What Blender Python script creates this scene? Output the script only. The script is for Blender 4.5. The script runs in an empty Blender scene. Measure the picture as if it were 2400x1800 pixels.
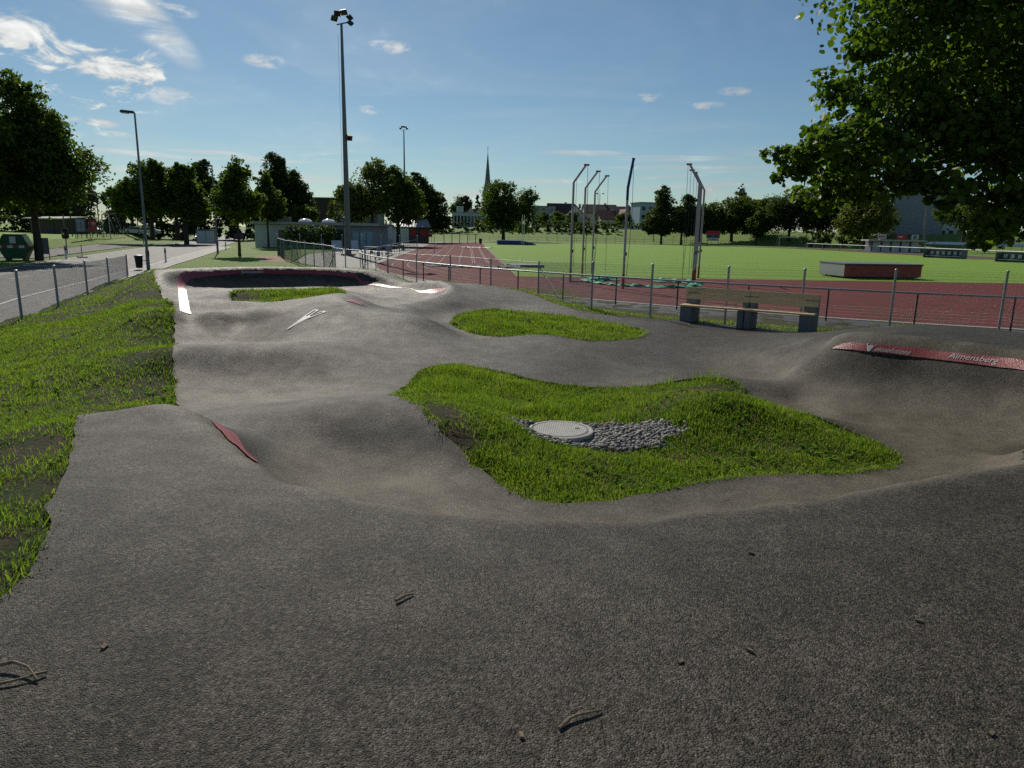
import bpy, bmesh, math, random
import numpy as np
from mathutils import Vector, Matrix, Quaternion
from mathutils.geometry import delaunay_2d_cdt

random.seed(7)
scene = bpy.context.scene
COL = scene.collection
R = math.radians

# ------------------------------------------------------------------ camera
cam_data = bpy.data.cameras.new('camera')
cam_data.lens = 24.96
cam_data.sensor_width = 36
cam_data.clip_end = 6000
cam_data.clip_start = 0.05
cam = bpy.data.objects.new('camera', cam_data)
COL.objects.link(cam)
cam.location = (0, 0, 2.8)
# 12.2 degrees below level, rolled 1 degree
cam.rotation_euler = (Matrix.Rotation(R(90 - 12.175), 3, 'X') @ Matrix.Rotation(R(1.031), 3, 'Z')).to_euler()
scene.camera = cam

# ------------------------------------------------------------------ light
SUN_AZ, SUN_EL = 21.0, 36.0          # degrees left of the view axis, above the horizon
sun_dir = Vector((-math.sin(R(SUN_AZ)) * math.cos(R(SUN_EL)), math.cos(R(SUN_AZ)) * math.cos(R(SUN_EL)), math.sin(R(SUN_EL))))
sun_data = bpy.data.lights.new('sun', 'SUN')
sun_data.energy = 4.2
sun_data.angle = R(0.53)
sun_data.color = (1.0, 0.93, 0.82)
sun = bpy.data.objects.new('sun', sun_data)
COL.objects.link(sun)
sun.rotation_euler = sun_dir.to_track_quat('Z', 'Y').to_euler()

world = bpy.data.worlds.new('World')
scene.world = world
world.use_nodes = True
WN = world.node_tree.nodes
WL = world.node_tree.links
WN.clear()


def wnode(t, **kw):
    n = WN.new(t)
    for k, v in kw.items():
        if k[0] == 'i' and k[1:].isdigit():
            n.inputs[int(k[1:])].default_value = v
        else:
            setattr(n, k, v)
    return n


def wmath(op, a, b=None, clamp=False):
    n = wnode('ShaderNodeMath', operation=op, use_clamp=clamp)
    for i, v in enumerate((a, b)):
        if v is None:
            continue
        if isinstance(v, (int, float)):
            n.inputs[i].default_value = v
        else:
            WL.new(v, n.inputs[i])
    return n.outputs[0]


def build_sky():
    out = wnode('ShaderNodeOutputWorld')
    bg = wnode('ShaderNodeBackground')
    bg.inputs[1].default_value = 0.057
    sky = wnode('ShaderNodeTexSky', sky_type='NISHITA', sun_disc=False, sun_elevation=R(SUN_EL), sun_rotation=R(-SUN_AZ),
                altitude=450, air_density=1.0, dust_density=0.3, ozone_density=3.2)
    tc = wnode('ShaderNodeTexCoord')
    sep = wnode('ShaderNodeSeparateXYZ')
    WL.new(tc.outputs['Generated'], sep.inputs[0])
    dx, dy, dz = sep.outputs
    zz = wmath('MAXIMUM', dz, 0.02)
    # flat cloud layer: direction projected on a plane overhead
    px = wmath('DIVIDE', dx, wmath('ADD', zz, 0.06))
    py = wmath('DIVIDE', dy, wmath('ADD', zz, 0.06))
    comb = wnode('ShaderNodeCombineXYZ')
    WL.new(px, comb.inputs[0]); WL.new(py, comb.inputs[1])

    def noise(vec, scale, detail, rough, dist=0.0, w=None):
        n = wnode('ShaderNodeTexNoise')
        n.inputs['Scale'].default_value = scale
        n.inputs['Detail'].default_value = detail
        n.inputs['Roughness'].default_value = rough
        n.inputs['Distortion'].default_value = dist
        WL.new(vec, n.inputs['Vector'])
        return n.outputs['Fac']

    def mapr(v, a, b, c=0.0, d=1.0):
        n = wnode('ShaderNodeMapRange', interpolation_type='SMOOTHSTEP')
        n.inputs[1].default_value = a; n.inputs[2].default_value = b
        n.inputs[3].default_value = c; n.inputs[4].default_value = d
        WL.new(v, n.inputs[0])
        return n.outputs[0]

    def blob(az, el, raz, rel, soft=1.6, rot=0.0):
        # soft elliptical patch of sky round a bearing
        c = Vector((math.sin(R(az)) * math.cos(R(el)), math.cos(R(az)) * math.cos(R(el)), math.sin(R(el))))
        t = Vector((math.cos(R(az)), -math.sin(R(az)), 0))
        u = t.cross(c)
        t, u = t * math.cos(R(rot)) + u * math.sin(R(rot)), u * math.cos(R(rot)) - t * math.sin(R(rot))
        terms = []
        for axis, rad in ((t, raz), (u, rel)):
            dp = wnode('ShaderNodeVectorMath', operation='DOT_PRODUCT')
            WL.new(tc.outputs['Generated'], dp.inputs[0])
            dp.inputs[1].default_value = axis
            q = wmath('DIVIDE', dp.outputs['Value'], math.sin(R(rad)))
            terms.append(wmath('MULTIPLY', q, q))
        s = wmath('ADD', terms[0], terms[1])
        front = wmath('GREATER_THAN', dy, 0.0)
        return wmath('MULTIPLY', mapr(s, 0.0, soft, 1.0, 0.0), front)

    def add(*a):
        s = a[0]
        for b in a[1:]:
            s = wmath('ADD', s, b)
        return s

    # direction-space noise for puffy clouds
    mp = wnode('ShaderNodeMapping')
    mp.inputs['Scale'].default_value = (1.0, 1.0, 2.2)
    mp.inputs['Rotation'].default_value = (0, R(-12), 0)
    WL.new(tc.outputs['Generated'], mp.inputs[0])
    puffy = noise(mp.outputs[0], 21.0, 10, 0.6, 0.6)
    puffy_big = noise(mp.outputs[0], 8.0, 4, 0.5, 0.3)
    m1 = add(blob(-31.5, 9.2, 6.5, 3.4), blob(-27.0, 9.4, 3.6, 2.6), blob(-37, 9.5, 6, 3.5), wmath('MULTIPLY', blob(-34.2, 6.2, 2.6, 1.1), 1.2))
    m1 = wmath('MULTIPLY', m1, mapr(add(puffy, wmath('MULTIPLY', puffy_big, 0.55)), 0.76, 1.0))
    cum = wmath('MULTIPLY', m1, 1.1, True)
    # scattered small puffs
    sm = noise(mp.outputs[0], 30.0, 7, 0.6, 0.3)
    spots = add(blob(-18.3, 11.4, 1.5, 0.45), blob(9.7, 9.8, .9, 0.3), blob(11.2, 10.0, .7, 0.22), blob(16.0, 10.1, 1.1, 0.3), blob(14.2, 9.2, 1.3, .25), blob(-11.1, 8.6, .8, .3),
                blob(-30.0, 6.6, 1.3, .25), blob(-29.0, 6.5, 1.0, .25), blob(-28.2, 5.9, 1.4, .2), blob(-9.6, 12.9, 1.6, .5), blob(-26.0, 14.2, 1.2, .5), blob(-24.2, 13.9, 1.5, .4), blob(15.6, 3.3, 3.0, .8), blob(22, 3.4, 2.4, 1.0), blob(-24.6, 8.6, 1.6, .6))
    small = wmath('MULTIPLY', wmath('MULTIPLY', spots, mapr(sm, 0.40, 0.64)), 0.85)
    # wispy feather, upper left
    mp2 = wnode('ShaderNodeMapping')
    mp2.inputs['Rotation'].default_value = (0, R(38), R(-24))
    mp2.inputs['Scale'].default_value = (5, 6, 40)
    WL.new(tc.outputs['Generated'], mp2.inputs[0])
    wis = noise(mp2.outputs[0], 1.1, 8, 0.62, 0.5)
    streak = wmath('MULTIPLY', add(blob(-25.6, 13.0, 3.6, 1.1, 1.6, -40), blob(-28.5, 15.4, 4.5, 1.8, 1.6, -40)), mapr(wis, 0.28, 0.62))
    # thin level bands near the horizon
    mp3 = wnode('ShaderNodeMapping')
    mp3.inputs['Scale'].default_value = (3.2, 3.2, 75)
    WL.new(tc.outputs['Generated'], mp3.inputs[0])
    lay = noise(mp3.outputs[0], 1.35, 6, 0.55, 0.25)
    band = wmath('MULTIPLY', mapr(dz, 0.012, 0.05), mapr(dz, 0.085, 0.115, 1.0, 0.0))
    bands = wmath('MULTIPLY', wmath('MULTIPLY', band, mapr(lay, 0.53, 0.66)), 0.6)
    lines_ = add(blob(5.0, 5.9, 3.4, .22), blob(11.0, 5.45, 6.0, .3), blob(13.5, 4.8, 6.5, .3), blob(-28.5, 3.4, 5.0, .5), blob(-17, 3.5, 4.0, .35), blob(-22.5, 5.1, 2.6, .15), blob(2.5, 3.8, 3, .25))
    lines_ = wmath('MULTIPLY', lines_, mapr(lay, 0.34, 0.58))
    bands = wmath('MAXIMUM', bands, wmath('MULTIPLY', lines_, 0.7))
    # high veil
    veil = wmath('MULTIPLY', mapr(noise(comb.outputs[0], 0.55, 6, 0.6, 0.8), 0.40, 0.75), 0.2)
    tot = wmath('MAXIMUM', wmath('MAXIMUM', cum, small), wmath('MAXIMUM', wmath('MULTIPLY', streak, 0.62), wmath('MAXIMUM', bands, veil)), True)
    # cloud light: brighter toward the sun, warm white
    sd = wnode('ShaderNodeVectorMath', operation='DOT_PRODUCT')
    WL.new(tc.outputs['Generated'], sd.inputs[0])
    sd.inputs[1].default_value = sun_dir
    glow = mapr(sd.outputs['Value'], 0.55, 1.0, 9.5, 17.0)
    shade = mapr(puffy, 0.45, 0.78, 0.72, 1.12)
    cl = wnode('ShaderNodeMix', data_type='RGBA')
    ccol = wnode('ShaderNodeVectorMath', operation='SCALE')
    ccol.inputs[0].default_value = (0.97, 1.0, 0.985)
    WL.new(wmath('MULTIPLY', glow, shade), ccol.inputs['Scale'])
    WL.new(tot, cl.inputs[0])
    tint = wnode('ShaderNodeVectorMath', operation='MULTIPLY')
    WL.new(sky.outputs[0], tint.inputs[0])
    tint.inputs[1].default_value = (0.91, 1.06, 1.06)
    WL.new(tint.outputs[0], cl.inputs[6])
    WL.new(ccol.outputs[0], cl.inputs[7])
    WL.new(cl.outputs[2], bg.inputs[0])
    WL.new(bg.outputs[0], out.inputs[0])


build_sky()
vs = scene.view_settings
vs.view_transform = 'Standard'
vs.look = 'None'
vs.exposure = 0.0
vs.gamma = 1.0
vs.use_curve_mapping = False
scene.render.engine = 'CYCLES'
scene.cycles.use_adaptive_sampling = True
scene.cycles.adaptive_threshold = 0.01
scene.cycles.max_bounces = 6
scene.cycles.diffuse_bounces = 3
scene.cycles.glossy_bounces = 3
scene.cycles.transmission_bounces = 4
scene.cycles.transparent_max_bounces = 8
scene.cycles.caustics_reflective = False
scene.cycles.caustics_refractive = False
scene.cycles.use_denoising = False
scene.cycles.sample_clamp_indirect = 6


# ------------------------------------------------------------------ materials
MATS = {}


class NT:
    """small node-tree builder"""

    def __init__(self, name):
        self.m = bpy.data.materials.new(name)
        self.m.use_nodes = True
        self.n = self.m.node_tree.nodes
        self.l = self.m.node_tree.links
        self.n.clear()
        self.out = self.n.new('ShaderNodeOutputMaterial')
        self.pos = self.n.new('ShaderNodeNewGeometry')

    def link(self, a, b):
        self.l.new(a, b)

    def bsdf(self, rough=0.7, spec=0.5, metal=0.0):
        b = self.n.new('ShaderNodeBsdfPrincipled')
        b.inputs['Roughness'].default_value = rough
        b.inputs['Specular IOR Level'].default_value = spec
        b.inputs['Metallic'].default_value = metal
        self.l.new(b.outputs[0], self.out.inputs[0])
        return b

    def vec(self, scale=(1, 1, 1), rot=(0, 0, 0), loc=(0, 0, 0)):
        mp = self.n.new('ShaderNodeMapping')
        mp.inputs['Scale'].default_value = scale
        mp.inputs['Rotation'].default_value = rot
        mp.inputs['Location'].default_value = loc
        self.l.new(self.pos.outputs['Position'], mp.inputs[0])
        return mp.outputs[0]

    def noise(self, scale, detail=4, rough=0.55, vec=None, dist=0.0):
        n = self.n.new('ShaderNodeTexNoise')
        n.inputs['Scale'].default_value = scale
        n.inputs['Detail'].default_value = detail
        n.inputs['Roughness'].default_value = rough
        n.inputs['Distortion'].default_value = dist
        self.l.new(vec or self.pos.outputs['Position'], n.inputs['Vector'])
        return n.outputs['Fac']

    def voronoi(self, scale, out='Color', vec=None, feature='F1'):
        n = self.n.new('ShaderNodeTexVoronoi')
        n.feature = feature
        n.inputs['Scale'].default_value = scale
        self.l.new(vec or self.pos.outputs['Position'], n.inputs['Vector'])
        return n.outputs[out]

    def ramp(self, fac, *stops):
        r = self.n.new('ShaderNodeValToRGB')
        e = r.color_ramp.elements
        while len(e) < len(stops):
            e.new(0.5)
        for el, (p, c) in zip(e, stops):
            el.position = p
            el.color = (*c, 1) if len(c) == 3 else c
        self.l.new(fac, r.inputs[0])
        return r.outputs[0]

    def mix(self, fac, a, b, mode='MIX'):
        n = self.n.new('ShaderNodeMix')
        n.data_type = 'RGBA'
        n.blend_type = mode
        for i, v in ((0, fac), (6, a), (7, b)):
            if isinstance(v, (int, float)):
                n.inputs[i].default_value = v
            elif isinstance(v, tuple):
                n.inputs[i].default_value = (*v, 1) if len(v) == 3 else v
            else:
                self.l.new(v, n.inputs[i])
        return n.outputs[2]

    def math(self, op, a, b=0.0, clamp=False):
        n = self.n.new('ShaderNodeMath')
        n.operation = op
        n.use_clamp = clamp
        for i, v in enumerate((a, b)):
            if isinstance(v, (int, float)):
                n.inputs[i].default_value = v
            else:
                self.l.new(v, n.inputs[i])
        return n.outputs[0]

    def mapr(self, v, a, b, c=0.0, d=1.0):
        n = self.n.new('ShaderNodeMapRange')
        for i, x in enumerate((a, b, c, d)):
            n.inputs[i + 1].default_value = x
        self.l.new(v, n.inputs[0])
        return n.outputs[0]

    def bump(self, b, height, dist=0.01, strength=1.0, prev=None):
        n = self.n.new('ShaderNodeBump')
        n.inputs['Distance'].default_value = dist
        n.inputs['Strength'].default_value = strength
        self.l.new(height, n.inputs['Height'])
        if prev is not None:
            self.l.new(prev, n.inputs['Normal'])
        self.l.new(n.outputs[0], b.inputs['Normal'])
        return n.outputs[0]


def simple(name, col, rough=0.6, metal=0.0, spec=0.3, var=0.12, scale=6.0, bump=0.0, bscale=60.0, dirt=0.0):
    t = NT(name)
    b = t.bsdf(rough, spec, metal)
    lo = tuple(max(0, c * (1 - var)) for c in col)
    hi = tuple(min(1, c * (1 + var)) for c in col)
    c = t.ramp(t.noise(scale, 5, 0.6), (0.3, lo), (0.7, hi))
    if dirt:
        c = t.mix(t.mapr(t.noise(scale * .35, 6, 0.65), 0.5, 0.75, 0, dirt), c, (0.06, 0.05, 0.04))
    t.link(c, b.inputs['Base Color'])
    r = t.mapr(t.noise(scale * 1.7, 3), 0.3, 0.7, max(0.02, rough - 0.08), min(1, rough + 0.08))
    t.link(r, b.inputs['Roughness'])
    if bump:
        t.bump(b, t.noise(bscale, 4), bump)
    MATS[name] = t.m
    return t.m


def asphalt(name, lo, hi, stone, rough, bumpd, vscale=95.0, dust=(0.16, 0.15, 0.135), dustamt=0.5, spec=0.5, pit=0.0):
    t = NT(name)
    b = t.bsdf(rough, spec)
    big = t.noise(0.5, 7, 0.66)
    mid = t.noise(2.6, 6, 0.65)
    c = t.ramp(big, (0.32, lo), (0.68, hi))
    c = t.mix(t.math('MULTIPLY', t.mapr(mid, 0.44, 0.70), dustamt), c, dust)
    cell = t.voronoi(vscale, 'Color')
    sp = t.n.new('ShaderNodeSeparateColor')
    t.link(cell, sp.inputs[0])
    tone = t.mapr(sp.outputs[0], 0, 1, 0.38, 1.62)
    if pit:
        # open, stony patches and tighter ones
        lump = t.noise(vscale * 0.28, 4, 0.7)
        tone = t.math('MULTIPLY', tone, t.mapr(lump, 0.36, 0.6, 1.0 - pit, 1.12))
        lump2 = t.noise(9.0, 5, 0.7)
        tone = t.math('MULTIPLY', tone, t.mapr(lump2, 0.3, 0.7, 0.78, 1.2))
    if pit:
        at = t.n.new('ShaderNodeAttribute')
        at.attribute_name = 'dust'
        c = t.mix(t.math('MULTIPLY', at.outputs['Fac'], t.mapr(mid, 0.3, 0.62, 0.45, 1.0)), c, dust)
        tone = t.math('ADD', tone, t.math('MULTIPLY', t.math('SUBTRACT', 1.0, tone), t.math('MULTIPLY', at.outputs['Fac'], 0.45)))
    hs = t.n.new('ShaderNodeHueSaturation')
    t.link(c, hs.inputs['Color']); t.link(tone, hs.inputs['Value'])
    c2 = t.mix(t.math('GREATER_THAN', sp.outputs[1], 0.985), hs.outputs[0], stone)
    t.link(c2, b.inputs['Base Color'])
    t.link(t.mapr(mid, 0.35, 0.7, rough + 0.06, rough - 0.06), b.inputs['Roughness'])
    d = t.voronoi(vscale, 'Distance')
    f = t.noise(vscale * 0.32, 4, 0.65)
    hgt = t.math('ADD', t.math('MULTIPLY', d, -1.2), t.math('MULTIPLY', f, 0.7))
    n1 = t.bump(b, hgt, bumpd, 1.0)
    t.bump(b, t.noise(6.0, 5, 0.6), 0.010, 0.6, n1)
    MATS[name] = t.m
    return t.m


def foliage(name, dark, light, trans=0.45, rough=0.45, tcol=None, vary=1.2, mid=None, spec=0.35):
    """leaf or blade: coloured per leaf, lit through from behind"""
    t = NT(name)
    b = t.bsdf(rough, spec)
    rnd = t.pos.outputs['Random Per Island']
    big = t.noise(0.9, 4, 0.6)
    patch = t.noise(5.0, 4, 0.65)
    f = t.math('ADD', t.math('ADD', t.math('MULTIPLY', rnd, 0.5), t.math('MULTIPLY', big, 0.35)), t.math('MULTIPLY', patch, 0.4))
    stops = [(0.2, dark), (0.95, light)] if mid is None else [(0.2, dark), (0.6, mid), (0.98, light)]
    c = t.ramp(f, *stops)
    t.link(c, b.inputs['Base Color'])
    tr = t.n.new('ShaderNodeBsdfTranslucent')
    tc = t.mix(1.0, c, tcol or (1.0, 1.12, 0.38), 'MULTIPLY')
    hs = t.n.new('ShaderNodeHueSaturation')
    hs.inputs['Value'].default_value = vary
    t.link(tc, hs.inputs['Color'])
    t.link(hs.outputs[0], tr.inputs[0])
    mx = t.n.new('ShaderNodeMixShader')
    mx.inputs[0].default_value = trans
    t.link(b.outputs[0], mx.inputs[1]); t.link(tr.outputs[0], mx.inputs[2])
    t.link(mx.outputs[0], t.out.inputs[0])
    MATS[name] = t.m
    return t.m


asphalt('track_asphalt', (0.043, 0.0375, 0.0295), (0.071, 0.062, 0.049), (0.16, 0.15, 0.13), 0.55, 0.0036, 140.0, (0.155, 0.136, 0.104), 0.28, 0.10, 0.68)
asphalt('road_asphalt', (0.065, 0.063, 0.058), (0.088, 0.085, 0.077), (0.14, 0.14, 0.13), 0.75, 0.003, 60.0, (0.11, 0.106, 0.098), 0.3, 0.3)
asphalt('path_asphalt', (0.040, 0.040, 0.040), (0.060, 0.059, 0.057), (0.15, 0.15, 0.15), 0.7, 0.003, 60.0, (0.075, 0.072, 0.068), 0.3, 0.3)
asphalt('gravel_yard', (0.10, 0.095, 0.085), (0.20, 0.19, 0.17), (0.4, 0.38, 0.34), 0.9, 0.02, 26.0, (0.2, 0.185, 0.16), 0.5)


def soil_material():
    t = NT('soil')
    b = t.bsdf(0.95, 0.2)
    n = t.noise(2.2, 8, 0.68)
    dirt = t.ramp(t.noise(9, 7, 0.7), (0.25, (0.022, 0.015, 0.009)), (0.55, (0.075, 0.055, 0.034)), (0.85, (0.16, 0.13, 0.085)))
    moss = t.ramp(t.noise(30, 5, 0.7), (0.3, (0.012, 0.026, 0.004)), (0.75, (0.06, 0.10, 0.014)))
    t.link(t.mix(t.mapr(n, 0.42, 0.60), dirt, moss), b.inputs['Base Color'])
    t.bump(b, t.noise(26, 8, 0.7), 0.05)
    MATS['soil'] = t.m


def lawn_material(name, lo, hi, stripe=None, rot=0.0):
    t = NT(name)
    b = t.bsdf(0.85, 0.25)
    fine = t.noise(55, 6, 0.7)
    broad = t.noise(0.22, 5, 0.6)
    c = t.ramp(t.math('ADD', t.math('MULTIPLY', fine, 0.5), t.math('MULTIPLY', broad, 0.5)), (0.32, lo), (0.68, hi))
    if stripe:
        v = t.vec((1, 1, 1), (0, 0, rot))
        w = t.n.new('ShaderNodeTexWave')
        w.wave_type = 'BANDS'; w.bands_direction = 'Y'
        w.inputs['Scale'].default_value = stripe
        w.inputs['Distortion'].default_value = 0.6
        t.link(v, w.inputs['Vector'])
        c = t.mix(t.mapr(w.outputs[0], 0.25, 0.75, 0, 0.5), c, tuple(x * 1.45 for x in hi))
    t.link(c, b.inputs['Base Color'])
    n1 = t.bump(b, t.noise(38, 5, 0.7), 0.06)
    t.bump(b, t.noise(2.5, 5), 0.08, 0.6, n1)
    b.inputs['Sheen Weight'].default_value = 0.25
    b.inputs['Sheen Tint'].default_value = (0.55, 0.85, 0.12, 1)
    MATS[name] = t.m


soil_material()
lawn_material('stadium_lawn', (0.085, 0.165, 0.014), (0.145, 0.250, 0.024), 0.072, R(3.7))
lawn_material('verge_lawn', (0.075, 0.13, 0.016), (0.15, 0.215, 0.03))
lawn_material('meadow', (0.06, 0.105, 0.02), (0.115, 0.175, 0.032))
foliage('grass_blade', (0.040, 0.085, 0.010), (0.25, 0.30, 0.055), 0.52, 0.5, (1.0, 1.05, 0.4), 1.65, (0.118, 0.20, 0.024), 0.2)
foliage('dry_blade', (0.12, 0.10, 0.045), (0.30, 0.24, 0.12), 0.4, 0.6, (1, .95, .6))
foliage('weed_leaf', (0.05, 0.12, 0.012), (0.14, 0.25, 0.03), 0.5, 0.75, None, 1.4, None, 0.08)
foliage('leaf_linden', (0.036, 0.070, 0.010), (0.105, 0.160, 0.023), 0.5, 0.5, None, 1.55, None, 0.25)
foliage('leaf_maple', (0.028, 0.052, 0.010), (0.095, 0.140, 0.024), 0.5, 0.55, None, 1.7, None, 0.2)
foliage('leaf_dark', (0.022, 0.038, 0.011), (0.062, 0.088, 0.022), 0.42, 0.6, None, 1.5, None, 0.2)
foliage('leaf_mid', (0.032, 0.056, 0.012), (0.095, 0.135, 0.028), 0.5, 0.55, None, 1.6, None, 0.2)
foliage('leaf_light', (0.060, 0.080, 0.018), (0.15, 0.17, 0.045), 0.45, 0.55, None, 1.4, None, 0.2)
foliage('leaf_hedge', (0.04, 0.075, 0.012), (0.12, 0.185, 0.03), 0.4, 0.55, None, 1.4, None, 0.2)
simple('bark', (0.055, 0.045, 0.036), 0.9, var=0.4, scale=14, bump=0.03, bscale=30)
simple('concrete', (0.19, 0.19, 0.195), 0.85, var=0.12, scale=5, bump=0.003, bscale=120, dirt=0.25)
simple('pale_concrete', (0.42, 0.41, 0.38), 0.85, var=0.12, scale=6, bump=0.002, bscale=150, dirt=0.2)
simple('galvanized', (0.34, 0.35, 0.36), 0.5, metal=0.5, var=0.15, scale=9)
simple('old_steel', (0.17, 0.175, 0.18), 0.5, metal=0.55, var=0.2, scale=9, dirt=0.3)
simple('dark_steel', (0.045, 0.048, 0.052), 0.55, metal=0.3, var=0.2, scale=9)
simple('black_plastic', (0.018, 0.018, 0.02), 0.5, var=0.2)
simple('lane_paint', (0.30, 0.28, 0.27), 0.8, var=0.15, scale=3, spec=.2, dirt=0.2)
simple('white_paint', (0.72, 0.72, 0.70), 0.55, var=0.08, dirt=0.2)
simple('road_paint', (0.50, 0.50, 0.47), 0.8, var=0.15, scale=20, dirt=0.35)
simple('white_panel', (0.55, 0.57, 0.58), 0.5, var=0.06, dirt=0.12)
simple('tartan', (0.120, 0.024, 0.022), 0.9, spec=.15, var=0.16, scale=0.9, bump=0.003, bscale=220, dirt=0.0)
simple('tartan_dark', (0.12, 0.028, 0.026), 0.8, var=0.16, scale=0.9, bump=0.003, bscale=220)
simple('dirt_path', (0.25, 0.17, 0.10), 0.95, var=0.25, scale=5, bump=0.02, bscale=30)
simple('blue_vinyl', (0.02, 0.045, 0.22), 0.45, var=0.1)
simple('blue_tube', (0.012, 0.05, 0.16), 0.45, var=0.1)
simple('green_net', (0.03, 0.27, 0.16), 0.7, var=0.3, scale=12)
simple('grey_sheet', (0.15, 0.155, 0.165), 0.85, spec=.1, var=0.2, scale=8)
simple('green_paint', (0.012, 0.075, 0.036), 0.5, var=0.15, scale=4, dirt=0.35)
simple('glass_dark', (0.02, 0.025, 0.03), 0.12, spec=0.6, var=0.1)
simple('roof_tile', (0.13, 0.065, 0.045), 0.8, var=0.3, scale=2.5, bump=0.04, bscale=9)
simple('roof_dark', (0.062, 0.045, 0.042), 0.8, var=0.25, scale=2.5)
simple('plaster_cream', (0.52, 0.47, 0.37), 0.85, var=0.06, scale=2)
simple('plaster_white', (0.55, 0.55, 0.53), 0.85, var=0.06, scale=2)
simple('plaster_blue', (0.36, 0.44, 0.52), 0.85, var=0.05, scale=2)
simple('plaster_grey', (0.25, 0.27, 0.31), 0.85, var=0.06, scale=2)
simple('cladding_brown', (0.095, 0.075, 0.070), 0.85, var=0.15, scale=3)
simple('slate', (0.14, 0.15, 0.17), 0.6, var=0.12, scale=3)
simple('sheet_roof', (0.34, 0.35, 0.36), 0.4, metal=0.3, var=0.1)
simple('red_paint', (0.35, 0.03, 0.035), 0.55, var=0.12)
simple('red_banner', (0.50, 0.035, 0.06), 0.6, var=0.06)
simple('yellow_paint', (0.65, 0.42, 0.03), 0.5, var=0.08)
simple('box_red', (0.34, 0.062, 0.052), 0.6, var=0.14, scale=3, dirt=0.2)
simple('cage_steel', (0.40, 0.385, 0.37), 0.5, metal=0.25, var=0.12, dirt=.15)
simple('fence_green', (0.05, 0.12, 0.085), 0.6, var=0.1)
simple('mauve_panel', (0.24, 0.23, 0.33), 0.6, var=0.08)
simple('pale_blue_panel', (0.30, 0.40, 0.46), 0.5, var=0.1)


def wood_material():
    t = NT('bench_wood')
    b = t.bsdf(0.6, 0.4)
    v = t.vec((1.5, 1.5, 22), (0, 0, 0))
    g = t.noise(3.2, 6, 0.65, v, 1.2)
    c = t.ramp(g, (0.3, (0.55, 0.38, 0.20)), (0.55, (0.70, 0.51, 0.29)), (0.8, (0.76, 0.58, 0.36)))
    t.link(c, b.inputs['Base Color'])
    t.bump(b, g, 0.003)
    MATS['bench_wood'] = t.m


def stripe_paint():
    t = NT('stripe_paint')
    b = t.bsdf(0.40, 0.5)
    c = t.ramp(t.noise(14, 6, 0.65), (0.3, (0.23, 0.026, 0.032)), (0.7, (0.34, 0.052, 0.056)))
    t.link(c, b.inputs['Base Color'])
    t.bump(b, t.voronoi(88.0, 'Distance'), -0.0035, 0.8)
    MATS['stripe_paint'] = t.m


wood_material()
stripe_paint()
simple('dome', (0.75, 0.76, 0.76), 0.12, var=.03, spec=.8)
t_ = NT('lamp_on')
e_ = t_.n.new('ShaderNodeEmission')
e_.inputs[0].default_value = (1.0, .88, .6, 1); e_.inputs[1].default_value = 14
t_.link(e_.outputs[0], t_.out.inputs[0])
MATS['lamp_on'] = t_.m
t_ = NT('letter_paint')
b_ = t_.bsdf(0.65, .3)
b_.inputs['Base Color'].default_value = (0.62, 0.62, 0.6, 1)
t_.link(t_.ramp(t_.noise(60, 4, .7), (0.3, (0.42, 0.42, 0.41)), (0.6, (0.66, 0.66, 0.64))), b_.inputs['Base Color'])
MATS['letter_paint'] = t_.m


# ------------------------------------------------------------------ builders
def put(o, parent=None):
    COL.objects.link(o)
    if parent is not None:
        o.parent = parent
    return o


def tag(o, label=None, cat=None, group=None, kind=None):
    for k, v in (('label', label), ('category', cat), ('group', group), ('kind', kind)):
        if v:
            o[k] = v
    return o


def empty(name, loc=(0, 0, 0), rz=0.0, label=None, cat=None, group=None):
    o = bpy.data.objects.new(name, None)
    o.empty_display_size = 0.2
    o.location = loc
    o.rotation_euler = (0, 0, rz)
    put(o)
    return tag(o, label, cat, group)


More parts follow.
